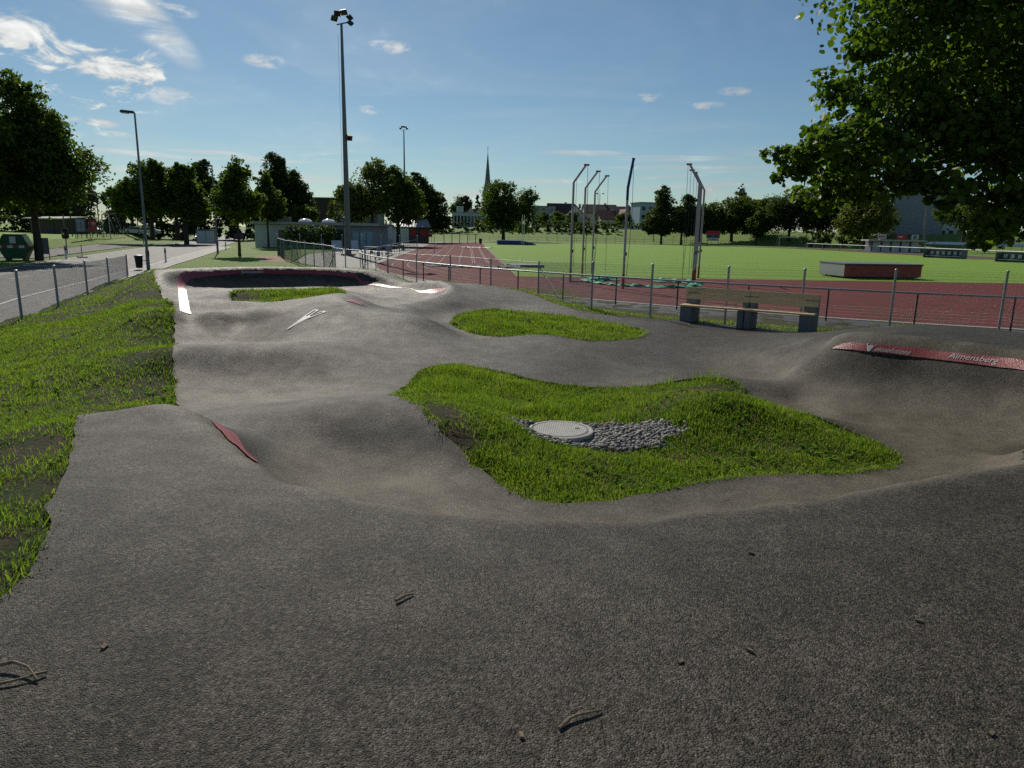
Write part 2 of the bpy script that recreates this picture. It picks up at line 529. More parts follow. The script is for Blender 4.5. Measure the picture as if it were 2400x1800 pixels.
class MB:
    """collects geometry for one mesh"""

    def __init__(self):
        self.v = []
        self.f = []

    def add(self, vs, fs):
        k = len(self.v)
        self.v += [tuple(x) for x in vs]
        self.f += [tuple(i + k for i in f) for f in fs]
        return self

    def box(self, c, s, rz=0.0, rx=0.0, ry=0.0, taper=1.0):
        hx, hy, hz = s[0] / 2, s[1] / 2, s[2] / 2
        m = Matrix.Rotation(rz, 3, 'Z') @ Matrix.Rotation(ry, 3, 'Y') @ Matrix.Rotation(rx, 3, 'X')
        vs = []
        for z in (-hz, hz):
            k = taper if z > 0 else 1.0
            for x, y in ((-hx, -hy), (hx, -hy), (hx, hy), (-hx, hy)):
                vs.append(Vector(c) + m @ Vector((x * k, y * k, z)))
        return self.add(vs, [(3, 2, 1, 0), (4, 5, 6, 7), (0, 1, 5, 4), (1, 2, 6, 5), (2, 3, 7, 6), (3, 0, 4, 7)])

    def tube(self, path, r, n=8, cap=True):
        path = [Vector(p) for p in path]
        rs = r if isinstance(r, (list, tuple)) else [r] * len(path)
        rings = []
        ref = None
        for i, p in enumerate(path):
            a = path[max(i - 1, 0)]; b = path[min(i + 1, len(path) - 1)]
            d = (b - a)
            d = d.normalized() if d.length > 1e-9 else Vector((0, 0, 1))
            if ref is None:
                ref = Vector((1, 0, 0)) if abs(d.x) < 0.8 else Vector((0, 1, 0))
            u = (ref - d * ref.dot(d)).normalized()
            w = d.cross(u)
            ref = u
            rings.append([p + (u * math.cos(2 * math.pi * k / n) + w * math.sin(2 * math.pi * k / n)) * rs[i] for k in range(n)])
        vs = [q for ring in rings for q in ring]
        fs = []
        for i in range(len(rings) - 1):
            for k in range(n):
                a = i * n + k; b = i * n + (k + 1) % n
                fs.append((a, b, b + n, a + n))
        if cap:
            fs.append(tuple(range(n - 1, -1, -1)))
            fs.append(tuple(range(len(vs) - n, len(vs))))
        return self.add(vs, fs)

    def prism(self, poly, z0, z1):
        n = len(poly)
        vs = [(x, y, z0) for x, y in poly] + [(x, y, z1) for x, y in poly]
        fs = [tuple(range(n - 1, -1, -1)), tuple(range(n, 2 * n))] + [(i, (i + 1) % n, n + (i + 1) % n, n + i) for i in range(n)]
        return self.add(vs, fs)

    def extrude(self, poly3, d):
        n = len(poly3)
        d = Vector(d)
        vs = [Vector(p) for p in poly3] + [Vector(p) + d for p in poly3]
        fs = [tuple(range(n - 1, -1, -1)), tuple(range(n, 2 * n))] + [(i, (i + 1) % n, n + (i + 1) % n, n + i) for i in range(n)]
        return self.add(vs, fs)

    def lathe(self, prof, c=(0, 0, 0), n=16):
        vs = []
        for r, z in prof:
            for k in range(n):
                a = 2 * math.pi * k / n
                vs.append((c[0] + r * math.cos(a), c[1] + r * math.sin(a), c[2] + z))
        fs = []
        for i in range(len(prof) - 1):
            for k in range(n):
                a = i * n + k; b = i * n + (k + 1) % n
                fs.append((a, b, b + n, a + n))
        fs.append(tuple(range(n - 1, -1, -1)))
        fs.append(tuple(range(len(vs) - n, len(vs))))
        return self.add(vs, fs)

    def build(self, name, mat, parent=None, smooth=False, bevel=0.0):
        me = bpy.data.meshes.new(name)
        me.from_pydata(self.v, [], self.f)
        if mat:
            me.materials.append(MATS[mat])
        bm = bmesh.new()
        bm.from_mesh(me)
        bmesh.ops.recalc_face_normals(bm, faces=bm.faces)
        if bevel:
            bmesh.ops.bevel(bm, geom=list(bm.edges), offset=bevel, segments=2, affect='EDGES', clamp_overlap=True)
        bm.to_mesh(me)
        bm.free()
        if smooth:
            me.shade_smooth()
            try:
                me.set_sharp_from_angle(angle=R(40))
            except Exception:
                pass
        o = bpy.data.objects.new(name, me)
        put(o, parent)
        return o


def np_mesh(name, verts, faces, mat, parent=None, smooth=False):
    """fast mesh from arrays; faces all of one size"""
    verts = np.ascontiguousarray(verts, dtype=np.float32)
    faces = np.ascontiguousarray(faces, dtype=np.int32)
    nf, k = faces.shape
    me = bpy.data.meshes.new(name)
    me.vertices.add(len(verts))
    me.vertices.foreach_set('co', verts.ravel())
    me.loops.add(nf * k)
    me.loops.foreach_set('vertex_index', faces.ravel())
    me.polygons.add(nf)
    me.polygons.foreach_set('loop_start', np.arange(0, nf * k, k, dtype=np.int32))
    me.polygons.foreach_set('loop_total', np.full(nf, k, dtype=np.int32))
    me.update(calc_edges=True)
    me.validate()
    if mat:
        me.materials.append(MATS[mat])
    if smooth:
        me.shade_smooth()
    o = bpy.data.objects.new(name, me)
    put(o, parent)
    return o


def copy_tree(o, parent=None, **tags):
    c = o.copy()
    COL.objects.link(c)
    if parent is not None:
        c.parent = parent
    for ch in list(o.children):
        copy_tree(ch, c)
    for k, v in tags.items():
        c[k] = v
    return c


def resample(pts, step, closed=False):
    P = [np.array(p, float) for p in pts]
    n = len(P)
    out = []
    rng = range(n) if closed else range(n - 1)
    for i in rng:
        if closed:
            p0, p1, p2, p3 = P[(i - 1) % n], P[i], P[(i + 1) % n], P[(i + 2) % n]
        else:
            p1, p2 = P[i], P[i + 1]
            p0 = P[i - 1] if i else 2 * p1 - p2
            p3 = P[i + 2] if i + 2 < n else 2 * p2 - p1
        m = max(1, int(round(np.linalg.norm(p2 - p1) / step)))
        for k in range(m):
            t = k / m
            out.append(0.5 * (2 * p1 + (p2 - p0) * t + (2 * p0 - 5 * p1 + 4 * p2 - p3) * t * t + (3 * p1 - p0 - 3 * p2 + p3) * t ** 3))
    if not closed:
        out.append(P[-1])
    return np.array(out)


def inside(x, y, poly):
    x = np.asarray(x); y = np.asarray(y)
    c = np.zeros(x.shape, bool)
    px, py = poly[:, 0], poly[:, 1]
    j = len(poly) - 1
    for i in range(len(poly)):
        cond = ((py[i] > y) != (py[j] > y))
        with np.errstate(divide='ignore', invalid='ignore'):
            xi = (px[j] - px[i]) * (y - py[i]) / (py[j] - py[i]) + px[i]
        c ^= cond & (x < xi)
        j = i
    return c


def dist_poly(x, y, poly):
    """distance to the nearest vertex of a finely sampled outline"""
    out = np.full(len(x), 1e9)
    for i in range(0, len(x), 8000):
        d = (x[i:i + 8000, None] - poly[None, :, 0]) ** 2 + (y[i:i + 8000, None] - poly[None, :, 1]) ** 2
        out[i:i + 8000] = np.sqrt(d.min(1))
    return out

# ------------------------------------------------------------------ pump track surface
# surveyed spot heights (x, y, z) of the asphalt, then of the surrounding ground
ASPHALT_PTS = np.array([-2.2,-2,1.2,0,-2,1.2,3,-2,1.2,6,-2,1.2,-2.3,1,1.2,0,1,1.2,3,1,1.2,6,1,1.2,-2.4,3,1.2,-1,3,1.2,.3,2.9,1.2,1.6,3,1.2,3,3.3,1.2,4.6,4,1.2,6.5,4,1.2,-3.5,5.3,1.2,-2.9,5.3,1.2,-3.69,5.92,1.19,-3.2,5.8,1.2,-2.9,4.2,1.2,-1.8,4,1.2,-4.4,5.7,1.17,-3.3,1,1.2,-4,4.3,1.2,-3.2,-2,1.2,-3.247,6.098,1.23,-3.085,6.246,1.205,-2.974,6.348,1.125,-2.756,5.563,1.2,-2.589,5.706,1.175,-2.476,5.805,1.095,-2.325,5.935,.87,-2.451,5.177,1.178,-2.28,5.316,1.153,-2.164,5.41,1.073,-2.009,5.537,.848,-1.776,5.726,.558,-1.466,5.978,.398,-.961,6.389,.358,-2.1,4.759,1.16,-1.947,4.917,1.135,-1.842,5.025,1.055,-1.703,5.168,.83,-1.494,5.384,.54,-1.216,5.671,.38,-.763,6.137,.34,-1.45,4.208,1.16,-1.323,4.388,1.135,-1.237,4.511,1.055,-1.122,4.675,.83,-.949,4.92,.54,-.719,5.247,.38,-.345,5.778,.34,-.914,3.93,1.16,-.833,4.135,1.135,-.778,4.274,1.055,-.704,4.46,.83,-.594,4.739,.54,-.447,5.111,.38,-.207,5.716,.34,-.302,3.752,1.16,-.264,3.968,1.135,-.237,4.116,1.055,-.202,4.313,.83,-.15,4.608,.54,-.08,5.002,.38,.034,5.642,.34,.3,3.719,1.16,.282,3.938,1.135,.269,4.088,1.055,.253,4.287,.83,.228,4.586,.54,.196,4.985,.38,.143,5.632,.34,1.153,3.864,1.16,1.104,4.078,1.135,1.07,4.224,1.055,1.026,4.419,.83,.958,4.712,.54,.869,5.101,.38,.723,5.735,.34,1.784,4.059,1.16,1.713,4.267,1.135,1.664,4.409,1.055,1.599,4.598,.83,1.501,4.881,.54,1.371,5.26,.38,1.16,5.874,.34,2.473,4.316,1.16,2.39,4.52,1.135,2.334,4.659,1.055,2.259,4.844,.83,2.146,5.122,.54,1.995,5.493,.38,1.75,6.095,.34,2.876,4.502,1.16,2.784,4.702,1.135,2.72,4.838,1.055,2.636,5.019,.83,2.509,5.291,.54,2.34,5.654,.38,2.065,6.243,.34,3.282,4.693,1.16,3.196,4.895,1.135,3.137,5.033,1.055,3.059,5.217,.83,2.941,5.493,.54,2.784,5.861,.38,2.529,6.459,.34,3.713,4.859,1.159,3.629,5.062,1.134,3.572,5.2,1.054,3.495,5.385,.829,3.38,5.662,.539,3.227,6.032,.379,2.977,6.632,.339,4.192,5.072,1.16,4.09,5.267,1.135,4.021,5.4,1.055,3.928,5.577,.83,3.789,5.843,.54,3.603,6.197,.38,3.302,6.773,.34,4.694,5.373,1.168,4.571,5.555,1.143,4.487,5.68,1.063,4.375,5.845,.838,4.207,6.094,.548,3.984,6.426,.388,3.62,6.965,.348,5.203,5.753,1.18,5.063,5.923,1.155,4.968,6.039,1.075,4.841,6.193,.85,4.651,6.425,.56,4.397,6.734,.4,3.985,7.237,.36,5.554,6.079,1.189,5.4,6.236,1.164,5.295,6.343,1.084,5.155,6.485,.859,4.945,6.699,.569,4.664,6.985,.409,4.209,7.448,.369,5.895,6.431,1.2,5.737,6.584,1.175,5.629,6.688,1.095,5.485,6.827,.87,5.27,7.036,.58,4.982,7.314,.42,4.515,7.766,.38,6.23,6.778,1.21,6.072,6.93,1.185,5.964,7.035,1.105,5.82,7.174,.88,5.605,7.382,.59,5.317,7.66,.43,4.85,8.112,.39,-3.3,6.6,.95,-3.5,7.3,.74,-4.1,6.6,.7,-3.07,7.353,.74,-2.294,7.716,.74,-1.319,8.061,.74,-2.706,7.52,.74,-1.805,7.886,.74,-.871,7.027,.36,-1.126,7.572,.54,-1.628,7.489,.57,-2.196,7.35,.6,-1.563,7.158,.42,-1.92,6.976,.45,-4.397,9.752,.43,-3.828,10.356,.43,-2.853,10.29,.43,-1.998,10.138,.48,-5.342,11.039,.83,-4.569,11.162,.83,-3.738,11.461,.83,-3.281,12.222,.84,-5.13,10.87,.66,-4.055,11.028,.65,-3.123,11.334,.68,-5.9,12.4,.64,-6.3,13.3,.56,-4.9,13.6,.57,-4.6,12.7,.65,-6.695,14.708,.76,-5.787,14.896,.77,-7.028,14.631,1.03,-6.282,14.83,1.03,-5.433,15.213,1.03,-7.7,16.4,.85,-6.4,16.7,.85,-7.966,16.923,1,-6.962,17.213,1,-6.14,17.679,.98,-8.4,18.6,.82,-7,19,.8,-9.337,20.258,1,-8.604,20.421,1,-7.905,20.672,.98,-10.249,19.37,1.06,-9.95,19.508,1.06,-9.75,19.6,1.06,-9.659,19.642,1.05,-9.459,19.734,1.014,-9.187,19.86,.99,-8.797,20.04,.98,-10.399,19.695,1.075,-10.1,19.833,1.075,-9.9,19.925,1.075,-9.809,19.967,1.06,-9.609,20.059,1.009,-8.947,20.365,.961,-10.549,20.02,1.09,-10.25,20.158,1.09,-10.05,20.25,1.09,-9.959,20.292,1.071,-9.759,20.384,1.004,-9.487,20.51,.96,-9.097,20.69,.942,-10.699,20.345,1.105,-10.4,20.483,1.105,-10.2,20.575,1.105,-10.109,20.617,1.081,-9.909,20.709,.999,-9.637,20.835,.945,-9.247,21.015,.923,-10.849,20.669,1.12,-10.55,20.808,1.12,-10.35,20.9,1.12,-10.259,20.942,1.091,-10.06,21.035,.992,-9.787,21.161,.926,-9.397,21.341,.9,-11,20.993,1.135,-10.701,21.132,1.135,-10.501,21.225,1.135,-10.211,21.36,.983,-9.939,21.487,.904,-9.55,21.669,.873,-11.152,21.318,1.151,-10.853,21.457,1.151,-10.653,21.55,1.151,-10.562,21.592,1.111,-10.363,21.685,.972,-10.091,21.811,.879,-9.701,21.993,.843,-11.304,21.647,1.166,-11.004,21.784,1.166,-10.804,21.875,1.166,-10.713,21.917,1.12,-10.512,22.008,.96,-10.24,22.133,.854,-9.848,22.311,.811,-11.452,21.974,1.18,-11.151,22.11,1.18,-10.95,22.2,1.18,-10.859,22.241,1.128,-10.658,22.331,.948,-10.385,22.454,.828,-9.992,22.631,.78,-11.602,22.309,1.194,-11.301,22.444,1.194,-11.1,22.534,1.194,-11.009,22.575,1.136,-10.808,22.665,.936,-10.534,22.788,.802,-10.142,22.964,.749,-11.757,22.656,1.208,-11.454,22.787,1.208,-11.252,22.875,1.208,-11.161,22.915,1.144,-10.959,23.003,.923,-10.684,23.122,.775,-10.29,23.294,.716,-11.902,23.001,1.22,-11.596,23.122,1.22,-11.391,23.203,1.22,-11.298,23.24,1.15,-11.094,23.321,.91,-10.815,23.431,.75,-10.415,23.59,.686,-12.022,23.325,1.23,-11.709,23.43,1.23,-11.5,23.5,1.23,-11.405,23.532,1.156,-11.197,23.602,.899,-10.912,23.697,.728,-10.504,23.833,.66,-12.132,23.689,1.24,-11.813,23.771,1.24,-11.6,23.826,1.24,-11.29,23.905,.889,-10.999,23.98,.707,-10.583,24.087,.634,-12.203,24.05,1.246,-11.875,24.084,1.246,-11.656,24.107,1.246,-11.556,24.118,1.164,-11.338,24.141,.88,-11.039,24.172,.691,-10.612,24.217,.616,-12.208,24.448,1.25,-11.879,24.419,1.25,-11.66,24.4,1.25,-11.56,24.391,1.165,-11.341,24.372,.873,-11.042,24.346,.678,-12.134,24.862,1.251,-11.815,24.78,1.251,-11.601,24.726,1.251,-11.291,24.647,.866,-11.001,24.573,.667,-10.584,24.466,.587,-12.006,25.255,1.251,-11.697,25.14,1.251,-11.491,25.063,1.251,-11.191,24.951,.86,-10.91,24.846,.658,-10.507,24.696,.577,-11.853,25.623,1.25,-11.551,25.489,1.25,-11.35,25.4,1.25,-11.259,25.359,1.162,-11.057,25.27,.856,-10.783,25.149,.652,-10.39,24.974,.57,-11.68,25.99,1.25,-11.387,25.839,1.25,-11.191,25.739,1.25,-10.906,25.593,.853,-10.639,25.456,.647,-10.257,25.26,.565,-11.466,26.373,1.25,-11.188,26.196,1.25,-11.002,26.078,1.25,-10.732,25.906,.851,-10.479,25.745,.644,-10.117,25.514,.562,-11.202,26.74,1.25,-10.943,26.536,1.25,-10.77,26.4,1.25,-10.519,26.202,.85,-10.283,26.016,.643,-9.945,25.75,.56,-10.967,27.008,1.25,-10.727,26.782,1.25,-10.567,26.631,1.25,-10.334,26.411,.849,-10.116,26.205,.642,-9.803,25.91,.559,-10.709,27.263,1.25,-10.488,27.018,1.25,-10.341,26.855,1.25,-10.126,26.618,.849,-9.925,26.395,.642,-9.637,26.076,.559,-10.411,27.508,1.25,-10.217,27.242,1.25,-10.087,27.064,1.25,-10.028,26.983,1.16,-9.898,26.806,.85,-9.721,26.564,.643,-9.467,26.216,.56,-10.077,27.725,1.25,-9.911,27.44,1.25,-9.8,27.25,1.25,-9.639,26.974,.85,-9.488,26.714,.643,-9.271,26.343,.56,-9.709,27.919,1.25,-9.567,27.621,1.25,-9.471,27.423,1.25,-9.333,27.134,.85,-9.203,26.864,.643,-9.017,26.476,.56,-9.301,28.098,1.25,-9.184,27.789,1.25,-9.106,27.583,1.25,-9.071,27.49,1.16,-8.993,27.284,.849,-8.887,27.003,.642,-8.735,26.601,.559,-8.849,28.242,1.25,-8.772,27.921,1.25,-8.72,27.707,1.25,-8.697,27.61,1.16,-8.646,27.396,.849,-8.575,27.104,.642,-8.475,26.686,.559,-8.371,28.318,1.25,-8.346,27.989,1.25,-8.33,27.77,1.25,-8.323,27.67,1.16,-8.306,27.451,.85,-8.284,27.152,.643,-8.252,26.723,.56,-7.951,28.308,1.251,-7.984,27.979,1.251,-8.006,27.76,1.251,-8.016,27.661,1.161,-8.037,27.442,.851,-8.067,27.143,.644,-8.109,26.715,.561,-7.554,28.243,1.252,-7.62,27.919,1.252,-7.664,27.704,1.252,-7.728,27.39,.852,-7.788,27.096,.645,-7.874,26.675,.562,-7.183,28.153,1.254,-7.266,27.833,1.254,-7.322,27.62,1.254,-7.347,27.524,1.164,-7.402,27.311,.854,-7.478,27.021,.647,-7.586,26.604,.564,-6.849,28.06,1.253,-6.936,27.742,1.253,-6.995,27.529,1.253,-7.021,27.433,1.164,-7.079,27.221,.855,-7.159,26.931,.649,-7.272,26.517,.567,-6.555,27.981,1.25,-6.642,27.662,1.25,-6.7,27.45,1.25,-6.726,27.354,1.162,-6.784,27.141,.856,-6.863,26.852,.652,-6.976,26.437,.57,-6.125,27.862,1.242,-6.22,27.546,1.242,-6.283,27.336,1.242,-6.375,27.029,.857,-6.461,26.742,.658,-6.584,26.33,.579,-5.745,27.738,1.228,-5.853,27.426,1.228,-5.925,27.218,1.228,-5.957,27.123,1.145,-6.029,26.915,.858,-6.127,26.632,.667,-6.267,26.225,.59,-5.404,27.614,1.2,-5.522,27.306,1.2,-5.6,27.1,1.2,-5.714,26.801,.852,-5.821,26.521,.672,-5.973,26.119,.6,-4.951,27.435,1.116,-5.084,27.133,1.116,-5.172,26.931,1.116,-5.3,26.638,.823,-5.42,26.363,.671,-5.593,25.969,.611,-4.541,27.235,1.02,-4.696,26.944,1.02,-4.8,26.75,1.02,-4.951,26.468,.788,-5.093,26.203,.668,-5.295,25.824,.62,-4.146,27.002,.936,-4.334,26.731,.936,-4.459,26.55,.936,-4.516,26.468,.896,-4.642,26.287,.759,-4.812,26.04,.667,-5.057,25.687,.63,-3.772,26.7,.88,-3.999,26.46,.88,-4.15,26.3,.88,-4.37,26.067,.741,-4.576,25.849,.669,-4.871,25.537,.64,-3.523,26.413,.877,-3.784,26.211,.877,-3.957,26.076,.877,-4.21,25.88,.743,-4.447,25.696,.674,-4.787,25.432,.647,-3.321,26.128,.893,-3.594,25.942,.893,-3.776,25.819,.893,-4.041,25.639,.754,-4.289,25.47,.682,-4.644,25.228,.653,-3.135,25.843,.92,-3.414,25.667,.92,-3.6,25.55,.92,-3.685,25.497,.886,-3.871,25.379,.769,-4.124,25.219,.691,-4.488,24.99,.66,-2.957,25.55,.96,-3.242,25.383,.96,-3.431,25.272,.96,-3.518,25.222,.922,-3.708,25.111,.79,-3.967,24.959,.702,-4.338,24.742,.667,-2.793,25.259,1.009,-3.078,25.094,1.009,-3.269,24.983,1.009,-3.545,24.823,.815,-3.805,24.673,.714,-4.177,24.457,.674,-2.638,24.999,1.05,-2.915,24.82,1.05,-3.1,24.7,1.05,-3.369,24.526,.835,-3.62,24.363,.724,-3.981,24.129,.68,-2.469,24.759,1.075,-2.736,24.566,1.075,-2.915,24.437,1.075,-2.996,24.378,1.024,-3.174,24.25,.848,-3.417,24.074,.731,-3.766,23.822,.684,-2.269,24.489,1.001,-2.542,24.303,1.071,-2.724,24.18,1.091,-2.807,24.123,1.039,-2.989,24,.857,-3.237,23.831,.736,-3.593,23.59,.687,-2.07,24.168,1.01,-2.358,24.007,1.08,-2.55,23.9,1.1,-2.83,23.744,.862,-3.092,23.598,.739,-3.467,23.389,.69,-1.896,23.82,1.009,-2.197,23.684,1.079,-2.397,23.593,1.099,-2.688,23.46,.864,-2.962,23.336,.742,-3.353,23.158,.693,-1.743,23.448,1,-2.054,23.337,1.07,-2.261,23.263,1.09,-2.562,23.155,.862,-2.845,23.055,.744,-3.25,22.91,.697,-1.618,23.039,.99,-1.937,22.956,1.06,-2.15,22.9,1.08,-2.46,22.819,.86,-2.75,22.743,.746,-3.166,22.634,.7,-1.544,22.691,.984,-1.869,22.633,1.054,-2.086,22.594,1.074,-2.401,22.537,.858,-2.696,22.484,.747,-3.119,22.408,.702,-1.49,22.332,.977,-1.817,22.29,1.047,-2.036,22.262,1.067,-2.135,22.25,1.02,-2.353,22.222,.857,-2.651,22.184,.748,-3.077,22.129,.705,-1.452,21.971,.969,-1.781,21.943,1.039,-2,21.925,1.059,-2.1,21.917,1.013,-2.319,21.898,.855,-2.618,21.873,.75,-3.047,21.837,.707,-1.43,21.617,.96,-1.76,21.607,1.03,-1.98,21.6,1.05,-2.3,21.59,.853,-2.6,21.58,.751,-3.029,21.567,.71,-1.427,21.178,.944,-1.757,21.187,1.014,-1.977,21.193,1.034,-2.297,21.201,.848,-2.597,21.209,.752,-3.027,21.22,.713,-1.453,20.746,.927,-1.782,20.776,.997,-2.001,20.796,1.017,-2.1,20.805,.978,-2.319,20.826,.842,-2.618,20.853,.752,-3.046,20.893,.716,-1.506,20.316,.91,-1.833,20.366,.98,-2.05,20.4,1,-2.149,20.415,.964,-2.366,20.449,.838,-2.663,20.495,.754,-3.088,20.56,.72,-1.588,19.873,.896,-1.91,19.943,.966,-2.126,19.989,.986,-2.223,20.01,.952,-2.438,20.056,.835,-2.732,20.119,.757,-3.152,20.209,.726,-1.698,19.427,.883,-2.015,19.518,.953,-2.227,19.578,.973,-2.534,19.665,.834,-2.823,19.747,.762,-3.237,19.865,.733,-1.838,19,.87,-2.145,19.12,.94,-2.35,19.2,.96,-2.648,19.316,.832,-2.928,19.425,.766,-3.328,19.581,.74,-2.016,18.613,.856,-2.309,18.765,.926,-2.504,18.867,.946,-2.592,18.913,.92,-2.788,19.014,.83,-3.054,19.153,.771,-3.435,19.351,.747,-2.21,18.28,.842,-2.492,18.452,.912,-2.68,18.567,.932,-2.765,18.619,.909,-2.953,18.734,.828,-3.209,18.89,.775,-3.576,19.114,.753,-2.395,17.991,.83,-2.668,18.176,.9,-2.85,18.3,.92,-2.638,17.651,.909,-2.902,17.849,.909,-3.078,17.981,.909,-2.868,17.359,.9,-3.127,17.564,.9,-3.3,17.7,.9,-3.379,17.762,.884,-4.4,24.3,.64,-3.7,22.6,.68,-3.5,20.8,.71,-4,19.4,.76,-4.6,22.6,.66,-6,24.5,.58,-7.5,25.2,.57,-9.2,25.2,.57,-9.6,23.4,.66,-8.4,23.2,.7,-1.513,24.325,1,-1.197,21.326,.92,-.553,21.157,.82,.19,24.415,.85,.475,21.731,.72,.9,22.296,.74,1.428,20.384,.72,-.28,20.084,.66,-1.474,19.129,.74,-1.854,17.799,.66,-1.461,16.976,.6,2.014,18.918,.7,3.315,17.619,.7,4.134,17.397,.7,-4.993,15.873,1.08,-4.646,16.716,1.2,-4.249,17.146,1.25,-3.968,17.086,1.25,-3.805,15.917,1.24,-3.565,15.405,1.2,-3.413,15.379,1.15,-3.229,16.017,1.02,-2.932,16.078,.98,-2.346,15.401,1,-1.877,14.772,1,-1.658,15.046,.88,-1.405,15.251,.72,-3.957,18.395,.95,-3.7,18.369,.88,-4.418,14.565,.97,-4.647,14.157,.8,-3.84,15.086,1.1,-3.699,14.507,.99,-3.111,14.63,1.03,-2.974,13.956,.9,-3.683,13.755,.83,-2.412,14.131,.93,-2.341,13.701,.82,-1.735,14.177,.85,-2.298,12.523,.68,-1.659,13.546,.73,-1.495,12.186,.6,-2.426,11.303,.6,-1.809,10.909,.55,-.917,14.836,.64,-.458,14.54,.62,-.017,14.579,.64,.514,14.663,.7,1.278,14.233,.68,1.96,14.16,.66,2.86,15.358,.68,2.723,16.247,.7,1.023,17.463,.72,-.72,18.988,.62,-1.029,11.959,.56,.273,11.206,.5,-.398,12.74,.6,.742,12.269,.55,1.926,11.191,.4,1.881,12.346,.48,3.084,12.664,.52,3.494,14.472,.64,4.321,14.309,.68,6.649,15.77,.7,5.204,14.875,.7,3.127,11.356,.55,3.358,10.959,.58,5.961,11.834,1.24,5.362,11.305,1.27,5.062,11.04,1.27,4.972,10.96,1.17,4.762,10.775,.85,4.522,10.563,.59,4.2,10.278,.42,3.788,9.914,.42,6.269,11.48,1.31,5.717,10.9,1.34,5.442,10.61,1.34,5.359,10.523,1.24,5.166,10.321,.92,4.945,10.089,.66,4.649,9.777,.49,4.27,9.379,.42,6.722,11.117,1.32,6.165,10.543,1.35,5.886,10.256,1.35,5.802,10.17,1.25,5.607,9.969,.93,5.384,9.74,.67,5.084,9.432,.5,4.701,9.037,.43,7.274,10.484,1.32,6.638,9.999,1.35,6.319,9.757,1.35,6.224,9.685,1.25,6.001,9.515,.93,5.746,9.321,.67,5.404,9.061,.5,4.966,8.728,.43,7.752,9.759,1.31,7.047,9.382,1.34,6.694,9.193,1.34,6.588,9.136,1.24,6.342,9.004,.92,6.059,8.853,.66,5.68,8.65,.49,5.195,8.391,.42,8.002,9.098,1.294,7.233,8.878,1.324,6.849,8.767,1.324,6.733,8.734,1.224,6.464,8.657,.904,6.157,8.569,.644,5.743,8.451,.474,8.144,8.424,1.27,7.348,8.341,1.3,6.95,8.3,1.3,6.831,8.288,1.2,6.552,8.259,.88,6.234,8.226,.62,5.806,8.181,.45,5.259,8.124,.42,8.142,7.784,1.232,7.343,7.828,1.262,6.944,7.85,1.262,6.824,7.857,1.162,6.545,7.873,.843,6.225,7.89,.582,5.796,7.914,.42,5.247,7.945,.42,8.094,7.283,1.19,7.298,7.361,1.22,6.9,7.4,1.22,6.781,7.412,1.12,6.502,7.439,.8,6.183,7.47,.54,5.755,7.512,.42,5.208,7.566,.42,4.839,12.693,.86,5.06,12.314,1,5.562,12.812,1.05,4.579,12.571,.72,4.564,11.494,.62,6.956,13.863,1.05,7.346,12.976,1.24,8.371,12.648,1.24,6.828,14.921,.85,7.5,14.5,.9,9,13,1.1,10,10,1.15,9.5,7,1.15,8,4,1.18,4.9,7.8,.4,4.8,8.6,.42,4.3,6.9,.37,1.5,6.3,.34,.3,5.9,.34,4.4,9.4,.46,4.1,10.6,.55,.597,8.325,.42,.297,9.4,.42,1.349,8.606,.42,.67,10.903,.46,-.946,10.987,.55,-.855,7.706,.68,-.535,7.276,.52,-.245,6.887,.42,.533,6.201,.36,1.748,6.841,.36,3.168,7.138,.36,4.354,7.697,.42,3.84,8.84,.56,2.781,9.033,.8,2.583,9.537,.7,3.083,8.913,.72,1.407,7.376,.38,2.771,8.035,.45,-1.317,16.45,.68,-.244,17.661,.78,.955,16.226,.72,-.767,15.415,.7,1.991,15.105,.7,-7.357,19.37,.98,-6.692,19.114,.9,-5.978,19.789,.85,-5.82,22.958,.9,-7.065,22.957,.7,-4.945,21.521,.9]).reshape(-1, 3)
GROUND_PTS = np.array([-12.255,17.681,.25,-13.604,21.309,.2,-15.839,26.536,.14,-18.138,32.086,.08,-20.854,38.572,.05,-2.6,2.6,1,-2.9,3.6,1.05,-3.6,4.8,1.05,-4.2,5.6,.95,-3.2,1.5,.9,-5,3,.8,-5.2,5.5,.75,-5,7.6,.66,-5.6,9.4,.5,-8,6,.45,-7.5,9.5,.45,-8.5,12.5,.45,-7,11.4,.6,-8.4,15.2,.75,-10,15.5,.5,-9.4,17.6,.8,-12,19,.35,-11.4,21.5,.85,-13,22.5,.4,-12.5,25,.6,-11,12.5,.3,-11,8,.3,-8,0,.5,-12,2,.2,-13,26,.3,-16,27,.1,-14,20,.2,-16,15,.1,-17,20,.1,-15,5,.15,-18,26,.05,-10.5,29.5,.4,-7,30.5,.3,-3.5,28.5,.3,-15,33,0,-5,34,0,3,33,0,-1,26.2,.5,.8,23.5,.55,2.2,20.8,.62,4.2,19,.62,6.5,17.6,.62,8.6,15.9,.66,11,14.6,.7,13.5,13.5,.7,14,8,.8,14,0,1,10,-2,1.1,2.5,24.5,.2,5,22.5,.2,9,20,.2,13,17.8,.25,17,16.5,.2,0,29,0,5,27,0,10,23.5,0,15,21,0,19,20,0,20,8,.5,20,-2,.6,24,20,0]).reshape(-1, 3)


